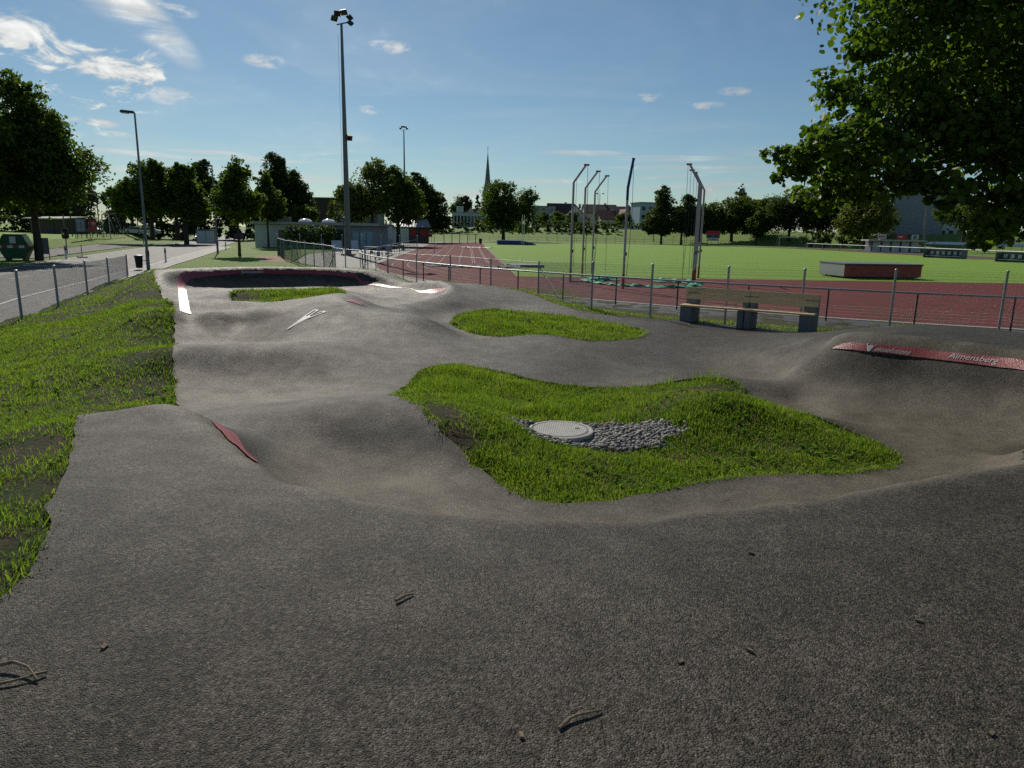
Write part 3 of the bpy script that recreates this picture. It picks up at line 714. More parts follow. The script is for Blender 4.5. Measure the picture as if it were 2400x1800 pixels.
def tps(p, lam):
    n = len(p)
    d = np.hypot(p[:, None, 0] - p[None, :, 0], p[:, None, 1] - p[None, :, 1])
    K = np.where(d > 0, d * d * np.log(d + 1e-9), 0) + lam * np.eye(n)
    Q = np.c_[np.ones(n), p[:, :2]]
    A = np.block([[K, Q], [Q.T, np.zeros((3, 3))]])
    w = np.linalg.solve(A, np.r_[p[:, 2], 0, 0, 0])

    def f(x, y):
        x = np.asarray(x, float); y = np.asarray(y, float)
        sh = x.shape
        x = x.ravel(); y = y.ravel()
        out = np.empty(len(x))
        for i in range(0, len(x), 20000):
            a = x[i:i + 20000]; b = y[i:i + 20000]
            d2 = (a[:, None] - p[None, :, 0]) ** 2 + (b[:, None] - p[None, :, 1]) ** 2
            out[i:i + 20000] = (0.5 * d2 * np.log(d2 + 1e-12)) @ w[:-3] + w[-3] + w[-2] * a + w[-1] * b
        return out.reshape(sh)
    return f


h_asphalt = tps(ASPHALT_PTS, 1e-3)
h_ground = tps(GROUND_PTS, 0.02)

OUTER = [(-2.0, -3), (-2.08, -1), (-2.12, 1), (-2.18, 2.3), (-2.22, 2.84), (-2.29, 3.2), (-2.63, 3.84), (-2.86, 4.3), (-3.2, 4.94), (-3.45, 5.4), (-3.70, 5.88),
         (-3.62, 6.12), (-3.2, 6.45), (-3.55, 7.3), (-4.45, 9.15), (-5.2, 10.7), (-5.5, 11.35), (-6.5, 13.5), (-7.3, 15.2), (-7.95, 16.6), (-8.4, 17.2), (-9.5, 19.2),
         (-11.0, 21.9), (-11.9, 23.6), (-12.35, 24.7), (-12.1, 25.8), (-11.3, 27.05), (-10.1, 27.95), (-8.4, 28.45), (-6.4, 28.1), (-5.15, 27.8), (-4.6, 27.4), (-4.0, 26.7), (-3.45, 25.7),
         (-2.95, 24.95), (-2.2, 24.75), (-1.3, 24.5), (0.15, 24.1), (0.9, 22.4), (1.43, 20.5), (2.0, 19.0), (3.3, 17.9), (4.2, 17.75), (5.5, 17.0), (6.9, 16.0), (7.15, 15.2), (7.1, 14.1), (7.4, 13.15), (8.1, 12.6), (8.9, 12.2), (9.4, 11.2),
         (9.4, 9.5), (9.3, 8), (9.2, 6.5), (9.0, 3), (9, -3)]
ISLANDS = [
    [(-1.45, 8.75), (-1.62, 9.8), (-1.54, 10.7), (-1.41, 11.47), (-1.03, 11.95), (-0.51, 11.69), (0.27, 11.15), (0.74, 10.95), (1.33, 10.9), (1.89, 11.0), (2.73, 11.12), (3.28, 11.08), (3.5, 10.6),
     (3.6, 9.63), (3.85, 8.93), (4.13, 8.43), (4.36, 8.0), (4.4, 7.66), (4.24, 7.41), (3.96, 7.28), (3.44, 7.13), (2.93, 7.1), (2.31, 6.98), (1.71, 6.67), (1.15, 6.37), (0.53, 6.16), (0.14, 6.29), (-0.2, 6.71), (-0.54, 7.28), (-0.86, 7.74), (-1.15, 8.25)],
    [(-1.4, 15.9), (-1.5, 17.6), (-1.2, 18.9), (-0.6, 19.7), (-0.05, 19.6), (1.07, 18.2), (2.04, 17.05), (2.63, 16.3), (2.92, 15.55), (2.7, 14.84), (2.1, 14.3), (1.43, 14.2), (0.78, 14.6), (0.2, 14.72), (-0.37, 14.75), (-0.9, 15.1)],
    [(-7.15, 18.3), (-7.75, 19.6), (-7.3, 20.5), (-6.7, 21.6), (-6.2, 22.9), (-5.5, 22.7), (-5.0, 21.2), (-4.75, 19.6), (-5.0, 18.3), (-5.7, 17.6), (-6.5, 17.7)]]
outer_s = resample(OUTER, 0.16)
isl_s = [resample(i, 0.12, True) for i in ISLANDS]
rs = np.random.RandomState(3)
for q in [outer_s] + isl_s:
    q += rs.normal(0, 0.016, q.shape)
all_edges = np.vstack([outer_s] + isl_s)


RG = 0.04
RX0, RY0 = -25.0, -7.0
RNX, RNY = int(50 / RG), int(44 / RG)


def raster(poly):
    """filled mask of an outline on a fine grid"""
    m = np.zeros((RNY, RNX), bool)
    p = np.asarray(poly); q = np.roll(p, -1, axis=0)
    for j in range(RNY):
        y = RY0 + (j + .5) * RG
        c = (p[:, 1] > y) != (q[:, 1] > y)
        if not c.any():
            continue
        a, b = p[c], q[c]
        xs = np.sort(a[:, 0] + (y - a[:, 1]) * (b[:, 0] - a[:, 0]) / (b[:, 1] - a[:, 1]))
        for k in range(0, len(xs) - 1, 2):
            i0 = max(0, int(math.ceil((xs[k] - RX0) / RG - .5))); i1 = min(RNX, int(math.floor((xs[k + 1] - RX0) / RG - .5)) + 1)
            m[j, i0:i1] = True
    return m


MASK_OUT = raster(outer_s)
MASK_ISL = [raster(i) for i in isl_s]
MASK_ASPH = MASK_OUT.copy()
for m_ in MASK_ISL:
    MASK_ASPH &= ~m_


def look(mask, x, y):
    i = np.clip(((np.asarray(x) - RX0) / RG).astype(int), 0, RNX - 1)
    j = np.clip(((np.asarray(y) - RY0) / RG).astype(int), 0, RNY - 1)
    return mask[j, i]


def on_asphalt(x, y):
    return look(MASK_ASPH, x, y)


def h_soil_exact(x, y):
    """ground beside the asphalt: level with it at the edge, falling away to the surroundings"""
    x = np.asarray(x, float).ravel(); y = np.asarray(y, float).ravel()
    ins = look(MASK_OUT, x, y)
    d = dist_poly(x, y, outer_s)
    k = np.clip(d / 1.5, 0, 1)
    k = np.where(ins, 0, k * k * (3 - 2 * k))
    far = np.maximum(h_ground(x, y), 0.0)
    near = np.clip(h_asphalt(x, y), 0.0, 1.4)
    z = near * (1 - k) + far * k
    bumps = 0.02 * np.sin(x * 3.1 + 1.3 * np.sin(y * 2.3)) * np.sin(y * 2.7 + np.sin(x * 1.9)) + 0.012 * np.sin(x * 9 + y * 4) * np.sin(y * 8 - x * 3)
    ea = np.clip(dist_poly(x, y, all_edges) / 0.5, 0, 1)
    return z - 0.035 + bumps * ea * np.where(on_asphalt(x, y), 0, 1)


SG = 0.1
SX = np.arange(-25, 25.01, SG); SY = np.arange(-7, 37.01, SG)
SGX, SGY = np.meshgrid(SX, SY)
SOIL = h_soil_exact(SGX, SGY).reshape(SGX.shape)


def h_soil(x, y):
    x = np.asarray(x, float).ravel(); y = np.asarray(y, float).ravel()
    u = np.clip((x - SX[0]) / SG, 0, len(SX) - 1.001); v = np.clip((y - SY[0]) / SG, 0, len(SY) - 1.001)
    i = u.astype(int); j = v.astype(int)
    a = u - i; b = v - j
    return (SOIL[j, i] * (1 - a) + SOIL[j, i + 1] * a) * (1 - b) + (SOIL[j + 1, i] * (1 - a) + SOIL[j + 1, i + 1] * a) * b


def build_track():
    # interior points: finer near, coarser far
    P = []
    for x0, x1, y0, y1, s in ((-4.2, 9.8, -3, 3.0, 0.3), (-6, 9.8, 3.0, 9, 0.085), (-8, 9.8, 9, 14.5, 0.11), (-12.6, 7.6, 14.5, 28.6, 0.14)):
        gx, gy = np.meshgrid(np.arange(x0, x1, s), np.arange(y0, y1, s))
        gx = gx + rs.uniform(-.2, .2, gx.shape) * s; gy = gy + rs.uniform(-.2, .2, gy.shape) * s
        P.append(np.c_[gx.ravel(), gy.ravel()])
    P = np.vstack(P)
    P = P[on_asphalt(P[:, 0], P[:, 1])]
    P = P[dist_poly(P[:, 0], P[:, 1], all_edges) > 0.06]
    verts = []; edges = []
    for loop in [outer_s] + isl_s:
        k = len(verts); n = len(loop)
        verts += [Vector((a, b)) for a, b in loop]
        edges += [(k + i, k + (i + 1) % n) for i in range(n)]
    nb = len(verts)
    verts += [Vector((a, b)) for a, b in P]
    res = delaunay_2d_cdt(verts, edges, [], 0, 1e-5)
    V = np.array([(v.x, v.y) for v in res[0]])
    F = np.array([f for f in res[2] if len(f) == 3])
    cen = V[F].mean(1)
    keep = inside(cen[:, 0], cen[:, 1], outer_s)
    for i in isl_s:
        keep &= ~inside(cen[:, 0], cen[:, 1], i)
    F = F[keep]
    Z = h_asphalt(V[:, 0], V[:, 1])
    # skirt: the cut edge of the slab
    e = np.vstack([F[:, [0, 1]], F[:, [1, 2]], F[:, [2, 0]]])
    es = np.sort(e, 1)
    _, idx, cnt = np.unique(es, axis=0, return_index=True, return_counts=True)
    be = e[idx[cnt == 1]]
    V3 = np.c_[V, Z]
    bi = np.unique(be)
    remap = -np.ones(len(V3), int)
    remap[bi] = len(V3) + np.arange(len(bi))
    low = V3[bi].copy(); low[:, 2] -= 0.1
    sk = np.vstack([np.c_[be[:, 1], be[:, 0], remap[be[:, 0]]], np.c_[be[:, 1], remap[be[:, 0]], remap[be[:, 1]]]])
    o = np_mesh('pump_track', np.vstack([V3, low]), np.vstack([F, sk]), 'track_asphalt', smooth=True)
    o.data.set_sharp_from_angle(angle=R(60))
    # dust gathers in the hollows and the sharp lips are scuffed pale
    n = len(V); hollow = np.zeros(n); wide = np.zeros(n); lip = np.zeros(n)
    for k in range(8):
        a = k * math.pi / 4
        hollow += h_asphalt(V[:, 0] + .9 * math.cos(a), V[:, 1] + .9 * math.sin(a)) / 8
        wide += h_asphalt(V[:, 0] + 1.9 * math.cos(a), V[:, 1] + 1.9 * math.sin(a)) / 8
        lip += h_asphalt(V[:, 0] + .14 * math.cos(a), V[:, 1] + .14 * math.sin(a)) / 8
    dust = np.clip((hollow - Z - .01) / .10, 0, 1) * .6 + np.clip((wide - Z - .05) / .2, 0, 1) * .8 + np.clip((Z - lip - .004) / .010, 0, 1) * .8
    at = o.data.attributes.new('dust', 'FLOAT', 'POINT')
    full = np.zeros(len(o.data.vertices), np.float32); full[:n] = np.clip(dust, 0, 1)
    at.data.foreach_set('value', full)
    tag(o, 'rolling grey asphalt pump track with rollers, bowls and banked turns', None, None, 'structure')
    return o


track = build_track()


def verge_edge(y):
    """x of the road-side end of the grass at depth y"""
    return np.interp(y, [-10, 5, 19.4, 22.9, 27.9, 33, 39.3, 45.5, 52.3, 62.5, 80, 100], [-8.8, -10.9, -13.9, -15.1, -17.1, -19.1, -21.2, -22.6, -24.8, -27.8, -33.2, -39])


def build_soil():
    s = 0.16
    gx, gy = np.meshgrid(np.arange(-24, 24.01, s), np.arange(-6, 36.01, s))
    n, m = gx.shape
    z = h_soil(gx, gy).reshape(n, m)
    on = on_asphalt(gx.ravel(), gy.ravel()).reshape(n, m)
    dd = dist_poly(gx.ravel(), gy.ravel(), all_edges).reshape(n, m)
    z = np.where(on & (dd > .15), z - 0.25, np.where(on, z - .03, z))
    lim = verge_edge(gy)
    idx = np.arange(n * m).reshape(n, m)
    gx = np.maximum(gx, lim)
    F = np.stack([idx[:-1, :-1], idx[:-1, 1:], idx[1:, 1:], idx[1:, :-1]], -1).reshape(-1, 4)
    w = np.abs(gx.ravel()[F[:, 1]] - gx.ravel()[F[:, 0]]) > 1e-6
    # drop what dips below the level ground of the stadium
    zf = z.ravel()
    F = F[w & (zf[F].max(1) > -0.034)]
    o = np_mesh('ground_around_track', np.c_[gx.ravel(), gy.ravel(), zf], F, 'soil', smooth=True)
    tag(o, 'bare earth and turf banked round the pump track', None, None, 'structure')


build_soil()


# ------------------------------------------------------------------ grass
def bald(x, y):
    """0 = bare earth, 1 = full grass"""
    n = (np.sin(x * 1.7 + 2.1 * np.sin(y * .9)) + np.sin(y * 1.9 + 1.4 * np.sin(x * 1.3 + 1)) + 0.8 * np.sin(x * 4.3 + y * 3.1) + .6 * np.sin(x * 7.7 - y * 5.3)) / 3.4
    return np.clip(0.85 + 0.65 * n, 0.12, 1)


BARE = [(-0.95, 8.0, 0.55, 1.2), (-0.55, 7.45, 0.35, 1.0), (3.15, 10.2, 0.62, 1.1), (2.55, 10.0, 0.5, 1.0), (2.95, 9.55, .5, 1.0), (3.3, 9.6, .35, .9), (1.6, 10.5, .3, .6), (2.2, 9.3, .3, .8), (.1, 9.0, .25, .7), (1.9, 7.6, .25, .7), (.9, 7.3, .2, .6), (3.0, 7.8, .22, .6), (-.2, 10.9, .25, .6), (.6, 10.4, .25, .5), (-2.65, 3.3, 0.28, 1.0), (-3.0, 4.2, 0.3, 1.0), (-3.55, 5.1, 0.26, 1.0), (-2.5, 2.7, 0.3, .9), (-5.35, 10.2, 0.35, .9), (-5.9, 11.0, 0.5, 0.9),
        (-4.4, 8.3, 0.25, .9), (-7.7, 14.9, .5, .8), (-8.6, 16.6, .5, .8), (-9.9, 19, .5, .9), (-7.4, 19.2, .5, 1.1), (-5.3, 22.4, .5, 1), (-1.35, 16.5, .35, .9), (-5.2, 9.7, .3, .8), (-11.3, 21.5, .4, .8)]
PEBBLE = (0.98, 8.28, 1.0, 0.52)      # gravel patch round the manhole: centre and radii


def pebble_q(x, y):
    u = (x - PEBBLE[0]) / PEBBLE[2]; v = (y - PEBBLE[1]) / PEBBLE[3]
    a = np.arctan2(v, u)
    return (u * u + v * v) / (1 + .07 * np.sin(3 * a + 1) + .06 * np.sin(5 * a) + .05 * np.sin(9 * a + 2)) ** 2


def grass_density(x, y):
    d = bald(x, y)
    for bx, by, r, a in BARE:
        q = np.hypot(x - bx, y - by) / r
        d = d * (1 - a * np.clip(1.35 - q, 0, 1))
    # thin right at trampled edges of the left verge
    q = pebble_q(x, y)
    d = np.where(q < .92, 0, np.where(q < 1.15, d * .45, d))
    q = np.hypot(x - .6, y - 8.36)
    return np.where(q < .46, 0, d)


def blades(name, x, y, z, hgt, wid, mat, label, seed, lean=0.5, parent=None, flat=False):
    r = np.random.RandomState(seed)
    n = len(x)
    a = r.uniform(0, 2 * np.pi, n)
    b = r.uniform(0, 2 * np.pi, n)
    L = hgt * r.uniform(0.45, 1.25, n)
    W = wid * r.uniform(0.6, 1.3, n)
    le = np.abs(r.normal(0, lean, n))
    sx, sy = np.cos(a) * W / 2, np.sin(a) * W / 2
    dx, dy = np.cos(b) * le, np.sin(b) * le
    nz = np.sqrt(1 / (1 + le ** 2))
    V = np.empty((n, 5, 3))
    V[:, 0] = np.c_[x - sx, y - sy, z]
    V[:, 1] = np.c_[x + sx, y + sy, z]
    mx, my, mz = x + dx * L * .45 * nz, y + dy * L * .45 * nz, z + L * .62 * nz
    V[:, 2] = np.c_[mx + sx * .8, my + sy * .8, mz]
    V[:, 3] = np.c_[mx - sx * .8, my - sy * .8, mz]
    V[:, 4] = np.c_[x + dx * L * 1.15 * nz, y + dy * L * 1.15 * nz, z + L * nz * r.uniform(.75, 1, n)]
    k = np.arange(n)[:, None] * 5
    F = np.vstack([k + [[0, 1, 2]], k + [[0, 2, 3]], k + [[3, 2, 4]]])
    o = np_mesh(name, V.reshape(-1, 3), F, mat, parent)
    return tag(o, label, 'grass', None, 'stuff')


def scatter(poly_fn, box, n, seed, dens=grass_density, clump=0.5, cr=0.07):
    r = np.random.RandomState(seed)
    n1 = int(n * (1 - clump))
    x = r.uniform(box[0], box[1], n1); y = r.uniform(box[2], box[3], n1)
    nc = max(1, int(n * clump / 14))
    cx = r.uniform(box[0], box[1], nc); cy = r.uniform(box[2], box[3], nc)
    x = np.r_[x, (cx[:, None] + r.normal(0, cr, (nc, 14))).ravel()]
    y = np.r_[y, (cy[:, None] + r.normal(0, cr, (nc, 14))).ravel()]
    m = poly_fn(x, y)
    x, y = x[m], y[m]
    x = x + r.normal(0, .022, len(x)); y = y + r.normal(0, .022, len(y))
    m = r.uniform(0, 1, len(x)) < dens(x, y)
    return x[m], y[m]


def off_asphalt(x, y):
    return ~on_asphalt(x, y) & (x > verge_edge(y) + .1)


def not_bald(x, y):
    return np.where(grass_density(x, y) > 0.05, 0.05 + 0.95 * grass_density(x, y), 0.0)


def weeds(name, x, y, z, size, label, seed, mat='weed_leaf'):
    """rosettes of a few broad leaves"""
    r = np.random.RandomState(seed)
    V = []; F = []; k = 0
    for a, b, c in zip(x, y, z):
        n = r.randint(4, 8)
        for i in range(n):
            t = r.uniform(0, 6.28); L = size * r.uniform(.6, 1.4); w = L * .3; el = r.uniform(.3, 1.1)
            d = np.array([math.cos(t), math.sin(t)])
            s = np.array([-d[1], d[0]]) * w / 2
            m = np.array([a, b]) + d * L * .55 * math.cos(el); e = np.array([a, b]) + d * L * math.cos(el * .7)
            V += [(a, b, c), (m[0] + s[0], m[1] + s[1], c + L * .55 * math.sin(el)), (e[0], e[1], c + L * .8 * math.sin(el * .7)), (m[0] - s[0], m[1] - s[1], c + L * .55 * math.sin(el))]
            F.append((k, k + 1, k + 2, k + 3)); k += 4
    return tag(np_mesh(name, np.array(V), np.array(F), mat), label, 'weeds', None, 'stuff')


for k, (isl, n, hh, ww, box) in enumerate(((0, 260000, .052, .0058, (-1.7, 4.5, 6.1, 12.0)), (1, 70000, .085, .0095, (-1.6, 3.0, 14.1, 19.8)), (2, 22000, .11, .014, (-7.9, -4.6, 17.5, 23)))):
    x, y = scatter(lambda a, b, i=isl: look(MASK_ISL[i], a, b), box, n, 20 + k, cr=.05)
    hv = .55 + 1.25 * np.clip(.5 + .5 * np.sin(x * 2.9 + 2 * np.sin(y * 1.7)) * np.sin(y * 3.3 + 1.5 * np.sin(x * 2.1)), 0, 1)
    if k == 0:
        hv = hv * np.where((y > 9.0) & (x < 1.2), 1.35, 1.0) * np.where((np.hypot(x - .35, y - 8.95) < .45), 2.2, 1)
    blades('island_grass', x, y, h_soil(x, y), hh * hv, ww, 'grass_blade', ['uneven green grass in the island round the manhole', 'bright grass in the long island by the bench', 'grass in the far island beside the high mound'][k], 30 + k, .85)
    m = rs.uniform(0, 1, len(x)) < .05
    blades('dry_grass', x[m], y[m], h_soil(x[m], y[m]), hh * 1.7, ww * .7, 'dry_blade', ['dry straw stalks among the grass round the manhole', 'dry stalks in the long island by the bench', 'dry stalks in the far island'][k], 40 + k, .8)
    m = rs.uniform(0, 1, len(x)) < (.006 if k == 0 else .004)
    weeds('broadleaf_weeds', x[m], y[m], h_soil(x[m], y[m]), hh * 1.5, ['broad-leaved weeds in the grass round the manhole', 'broad-leaved weeds in the long island', 'broad-leaved weeds in the far island'][k], 60 + k)
# a few tall seed stalks on the rim of the near island
x = np.r_[rs.normal(2.45, .10, 26), rs.normal(1.9, .3, 16), rs.normal(3.0, .18, 60)]; y = np.r_[rs.normal(10.95, .06, 26), rs.normal(10.9, .08, 16), rs.normal(10.95, .10, 60)]
m = inside(x, y, isl_s[0])
blades('tall_grass', x[m], y[m], h_soil(x[m], y[m]), .26, .006, 'grass_blade', 'tall grass stalks on the rim of the near island', 63, .25)
# left bank, in rings of falling density
x, y = scatter(off_asphalt, (-11, -2.1, 1.2, 9), 230000, 50, cr=.05)
blades('bank_grass', x, y, h_soil(x, y), .048, .0055, 'grass_blade', 'near grass on the sloping bank beside the wide deck', 51, .85)
m = rs.uniform(0, 1, len(x)) < .05
blades('dry_grass', x[m], y[m], h_soil(x[m], y[m]), .06, .004, 'dry_blade', 'dry stalks on the near part of the bank', 66, 1.1)
m = rs.uniform(0, 1, len(x)) < .004
weeds('broadleaf_weeds', x[m], y[m], h_soil(x[m], y[m]), .075, 'broad-leaved weeds on the near part of the bank', 64)
x, y = scatter(off_asphalt, (-16, -4.0, 9, 18), 150000, 52, cr=.08)
blades('bank_grass', x, y, h_soil(x, y), .07, .0095, 'grass_blade', 'grass on the bank between the rollers and the roadside fence', 53, .85)
m = rs.uniform(0, 1, len(x)) < .004
weeds('broadleaf_weeds', x[m], y[m], h_soil(x[m], y[m]), .1, 'broad-leaved weeds on the bank by the rollers', 65)
x, y = scatter(off_asphalt, (-24, 3, 18, 36), 70000, 54, cr=.15)
blades('bank_grass', x, y, h_soil(x, y), .08, .018, 'grass_blade', 'grass behind the far banked turn', 55, .8)
x, y = scatter(lambda a, b: off_asphalt(a, b) & (a > -1.5), (-1.5, 15, 12.5, 30), 70000, 56, cr=.1)
z = h_soil(x, y)
m = z > .3
blades('strip_grass', x[m], y[m], z[m], .065, .011, 'grass_blade', 'grass strip between the track edge and the wire fence by the bench', 57, .8)
m2 = m & (rs.uniform(0, 1, len(x)) < .12)
blades('dry_grass', x[m2], y[m2], z[m2], .08, .011, 'dry_blade', 'yellowed blades along the wire fence by the bench', 58, .9)


def straw():
    r = np.random.RandomState(77)
    V = []; F = []; k = 0
    for bx, by, rad, a in BARE[:14]:
        for i in range(40):
            x = bx + r.normal(0, rad * .6); y = by + r.normal(0, rad * .6)
            t = r.uniform(0, 6.28); L = r.uniform(.04, .22); w = .0022
            p = np.array([x, y]); e = p + np.array([math.cos(t), math.sin(t)]) * L
            if on_asphalt(np.array([x, e[0]]), np.array([y, e[1]])).any():
                continue
            za, zb = h_soil([x, e[0]], [y, e[1]])
            s = np.array([-math.sin(t), math.cos(t)]) * w
            V += [(*(p - s), za + .012), (*(p + s), za + .016), (*(e + s), zb + .02), (*(e - s), zb + .014)]
            F.append((k, k + 1, k + 2, k + 3)); k += 4
    tag(np_mesh('straw', np.array(V), np.array(F), 'dry_blade'), 'pale straw lying on the bare earth beside the asphalt', 'straw', None, 'stuff')


straw()


def edge_fringe():
    """grass hanging over the cut edges, and crumbs of soil spilt on the asphalt"""
    r = np.random.RandomState(91)
    px, py, ox, oy = [], [], [], []
    for k, loop in enumerate([outer_s] + isl_s):
        c = loop.mean(0)
        for i in range(len(loop)):
            p, q_ = loop[i], loop[(i + 1) % len(loop)]
            t = q_ - p
            L = np.hypot(*t)
            if L > .5 or p[1] < 1.5 or p[0] > 8:
                continue
            n_ = np.array([t[1], -t[0]]) / (L + 1e-9)
            # point the normal towards the asphalt
            if not on_asphalt(np.array([p[0] + n_[0] * .12]), np.array([p[1] + n_[1] * .12]))[0]:
                n_ = -n_
            near = 1.0 if p[1] < 12 else .5
            m = int(26 * near * max(0, math.sin(i * .37 + k) * .6 + math.sin(i * .11 + 2 * k) * .5 + .55))
            for j in range(m):
                s = p + t * r.uniform() + n_ * r.normal(-.035, .02)
                px.append(s[0]); py.append(s[1]); ox.append(n_[0]); oy.append(n_[1])
    x = np.array(px); y = np.array(py); ox = np.array(ox); oy = np.array(oy)
    n = len(x)
    z = np.maximum(h_soil(x, y), h_asphalt(x, y) - .02)
    far = np.where(y > 12, 1.5, 1.0)
    L = r.uniform(.03, .095, n) * far; W = r.uniform(.003, .007, n) * far
    a = r.uniform(0, 6.28, n)
    le = r.uniform(.2, 1.0, n)
    dx = ox * le + r.normal(0, .45, n); dy = oy * le + r.normal(0, .45, n)
    sx, sy = np.cos(a) * W / 2, np.sin(a) * W / 2
    V = np.empty((n, 5, 3))
    V[:, 0] = np.c_[x - sx, y - sy, z]; V[:, 1] = np.c_[x + sx, y + sy, z]
    mx, my, mz = x + dx * L * .5, y + dy * L * .5, z + L * .62
    V[:, 2] = np.c_[mx + sx, my + sy, mz]; V[:, 3] = np.c_[mx - sx, my - sy, mz]
    V[:, 4] = np.c_[x + dx * L * 1.25, y + dy * L * 1.25, z + L * r.uniform(.35, .9, n)]
    k = np.arange(n)[:, None] * 5
    F = np.vstack([k + [[0, 1, 2]], k + [[0, 2, 3]], k + [[3, 2, 4]]])
    tag(np_mesh('edge_grass', V.reshape(-1, 3), F, 'grass_blade'), 'grass fringe hanging over the asphalt edges', 'grass', None, 'stuff')
    # crumbs
    sel = r.choice(n, n // 3)
    cx = x[sel] + ox[sel] * np.abs(r.normal(.03, .06, len(sel))); cy = y[sel] + oy[sel] * np.abs(r.normal(.03, .06, len(sel)))
    cz = h_asphalt(cx, cy)
    s = r.uniform(.003, .010, len(cx)) * np.where(cy > 12, 1.6, 1)
    o4 = np.array([(1, 0, -.3), (-.6, .8, -.3), (-.5, -.9, -.3), (0, 0, .8)])
    rot = r.uniform(0, 6.28, len(cx)); cr_, sr_ = np.cos(rot), np.sin(rot)
    V = np.empty((len(cx), 4, 3))
    for i, (u, v, w) in enumerate(o4):
        V[:, i] = np.c_[cx + (u * cr_ - v * sr_) * s, cy + (u * sr_ + v * cr_) * s, cz + w * s]
    k = np.arange(len(cx))[:, None] * 4
    F = np.vstack([k + [[0, 1, 3]], k + [[1, 2, 3]], k + [[2, 0, 3]]])
    tag(np_mesh('soil_crumbs', V.reshape(-1, 3), F, 'soil'), 'crumbs of soil spilt along the asphalt edges', 'soil', None, 'stuff')


edge_fringe()

# ------------------------------------------------------------------ painted bands and lettering on the track
def lift(xy, dz=0.004):
    xy = np.asarray(xy, float)
    return np.c_[xy, h_asphalt(xy[:, 0], xy[:, 1]) + dz]


def band(name, top, bot, across=6, step=0.05, dz=0.013, mat='stripe_paint', label=None):
    n = max(len(resample(top, step)), 8)

    def even(p):
        p = resample(p, step / 3)
        d = np.r_[0, np.cumsum(np.hypot(*np.diff(p, axis=0).T))]
        s = np.linspace(0, d[-1], n)
        return np.c_[np.interp(s, d, p[:, 0]), np.interp(s, d, p[:, 1])]
    A, B = even(top), even(bot)
    k = np.linspace(0, 1, across)[:, None, None]
    Q = (A[None] * (1 - k) + B[None] * k).reshape(-1, 2)
    V = lift(Q, dz)
    idx = np.arange(across * n).reshape(across, n)
    F = np.stack([idx[:-1, :-1], idx[1:, :-1], idx[1:, 1:], idx[:-1, 1:]], -1).reshape(-1, 4)
    o = np_mesh(name, V, F, mat, track, smooth=True)
    if label:
        o['label'] = label
    return A, B


band('painted_band', [(-7.05, 15.05), (-8.15, 17.3), (-9.6, 20.4), (-10.75, 22.8), (-11.35, 24.1), (-11.5, 24.75), (-11.37, 25.2), (-10.92, 26.02), (-10.29, 26.81), (-9.5, 27.32), (-8.31, 27.67), (-7.28, 27.51), (-6.56, 27.29), (-6.05, 27.12), (-5.68, 26.8),
                      (-5.2, 26.6), (-4.7, 26.3), (-4.2, 25.8), (-3.7, 24.9), (-3.25, 24.04), (-2.78, 23.59), (-2.38, 22.91), (-2.09, 22.0)],
     [(-6.86, 15.08), (-7.96, 17.4), (-9.42, 20.5), (-10.55, 22.9), (-11.15, 24.15), (-11.27, 24.75), (-11.2, 25.1), (-10.86, 25.9), (-10.24, 26.7), (-9.47, 27.22), (-8.29, 27.57), (-7.26, 27.39), (-6.52, 27.17), (-6.0, 26.98), (-5.6, 26.6),
      (-5.1, 26.4), (-4.6, 26.05), (-4.05, 25.5), (-3.5, 24.55), (-3.1, 23.56), (-2.71, 23.0), (-2.29, 22.1), (-2.2, 21.4)],
     label='long red band round the far banked turn')
band('painted_band', [(-3.66, 15.62), (-3.74, 16.0), (-3.74, 16.4)], [(-3.42, 15.7), (-3.42, 16.05), (-3.45, 16.4)], label='short red band on the high mound')
band('painted_band', [(-2.72, 6.22), (-2.52, 5.9), (-2.25, 5.5), (-1.97, 5.17)], [(-2.55, 6.32), (-2.36, 6.02), (-2.1, 5.62), (-1.95, 5.2)], label='short red band on the lip of the near bowl')
almA, almB = band('painted_band', [(4.947, 10.871), (5.038, 10.813), (5.134, 10.747), (5.333, 10.545), (5.635, 10.305), (5.916, 10.053), (6.234, 9.671), (6.457, 9.412), (6.635, 9.09), (6.78, 8.6), (6.8, 8.1)],
                  [(4.943, 10.862), (5.017, 10.749), (5.099, 10.647), (5.295, 10.441), (5.593, 10.199), (5.87, 9.944), (6.186, 9.566), (6.394, 9.29), (6.574, 8.975), (6.69, 8.55), (6.72, 8.1)], label='red band with white lettering on the banked turn beside the bench')


def text_mesh(s, shear=0.0):
    cu = bpy.data.curves.new('t', 'FONT')
    cu.body = s
    cu.size = 1.0
    cu.shear = shear
    cu.resolution_u = 4
    ob = bpy.data.objects.new('t', cu)
    COL.objects.link(ob)
    dg = bpy.context.evaluated_depsgraph_get()
    me = bpy.data.meshes.new_from_object(ob.evaluated_get(dg))
    V = np.array([v.co[:2] for v in me.vertices])
    F = [tuple(p.vertices) for p in me.polygons]
    bpy.data.objects.remove(ob)
    bpy.data.curves.remove(cu)
    bpy.data.meshes.remove(me)
    return V, F


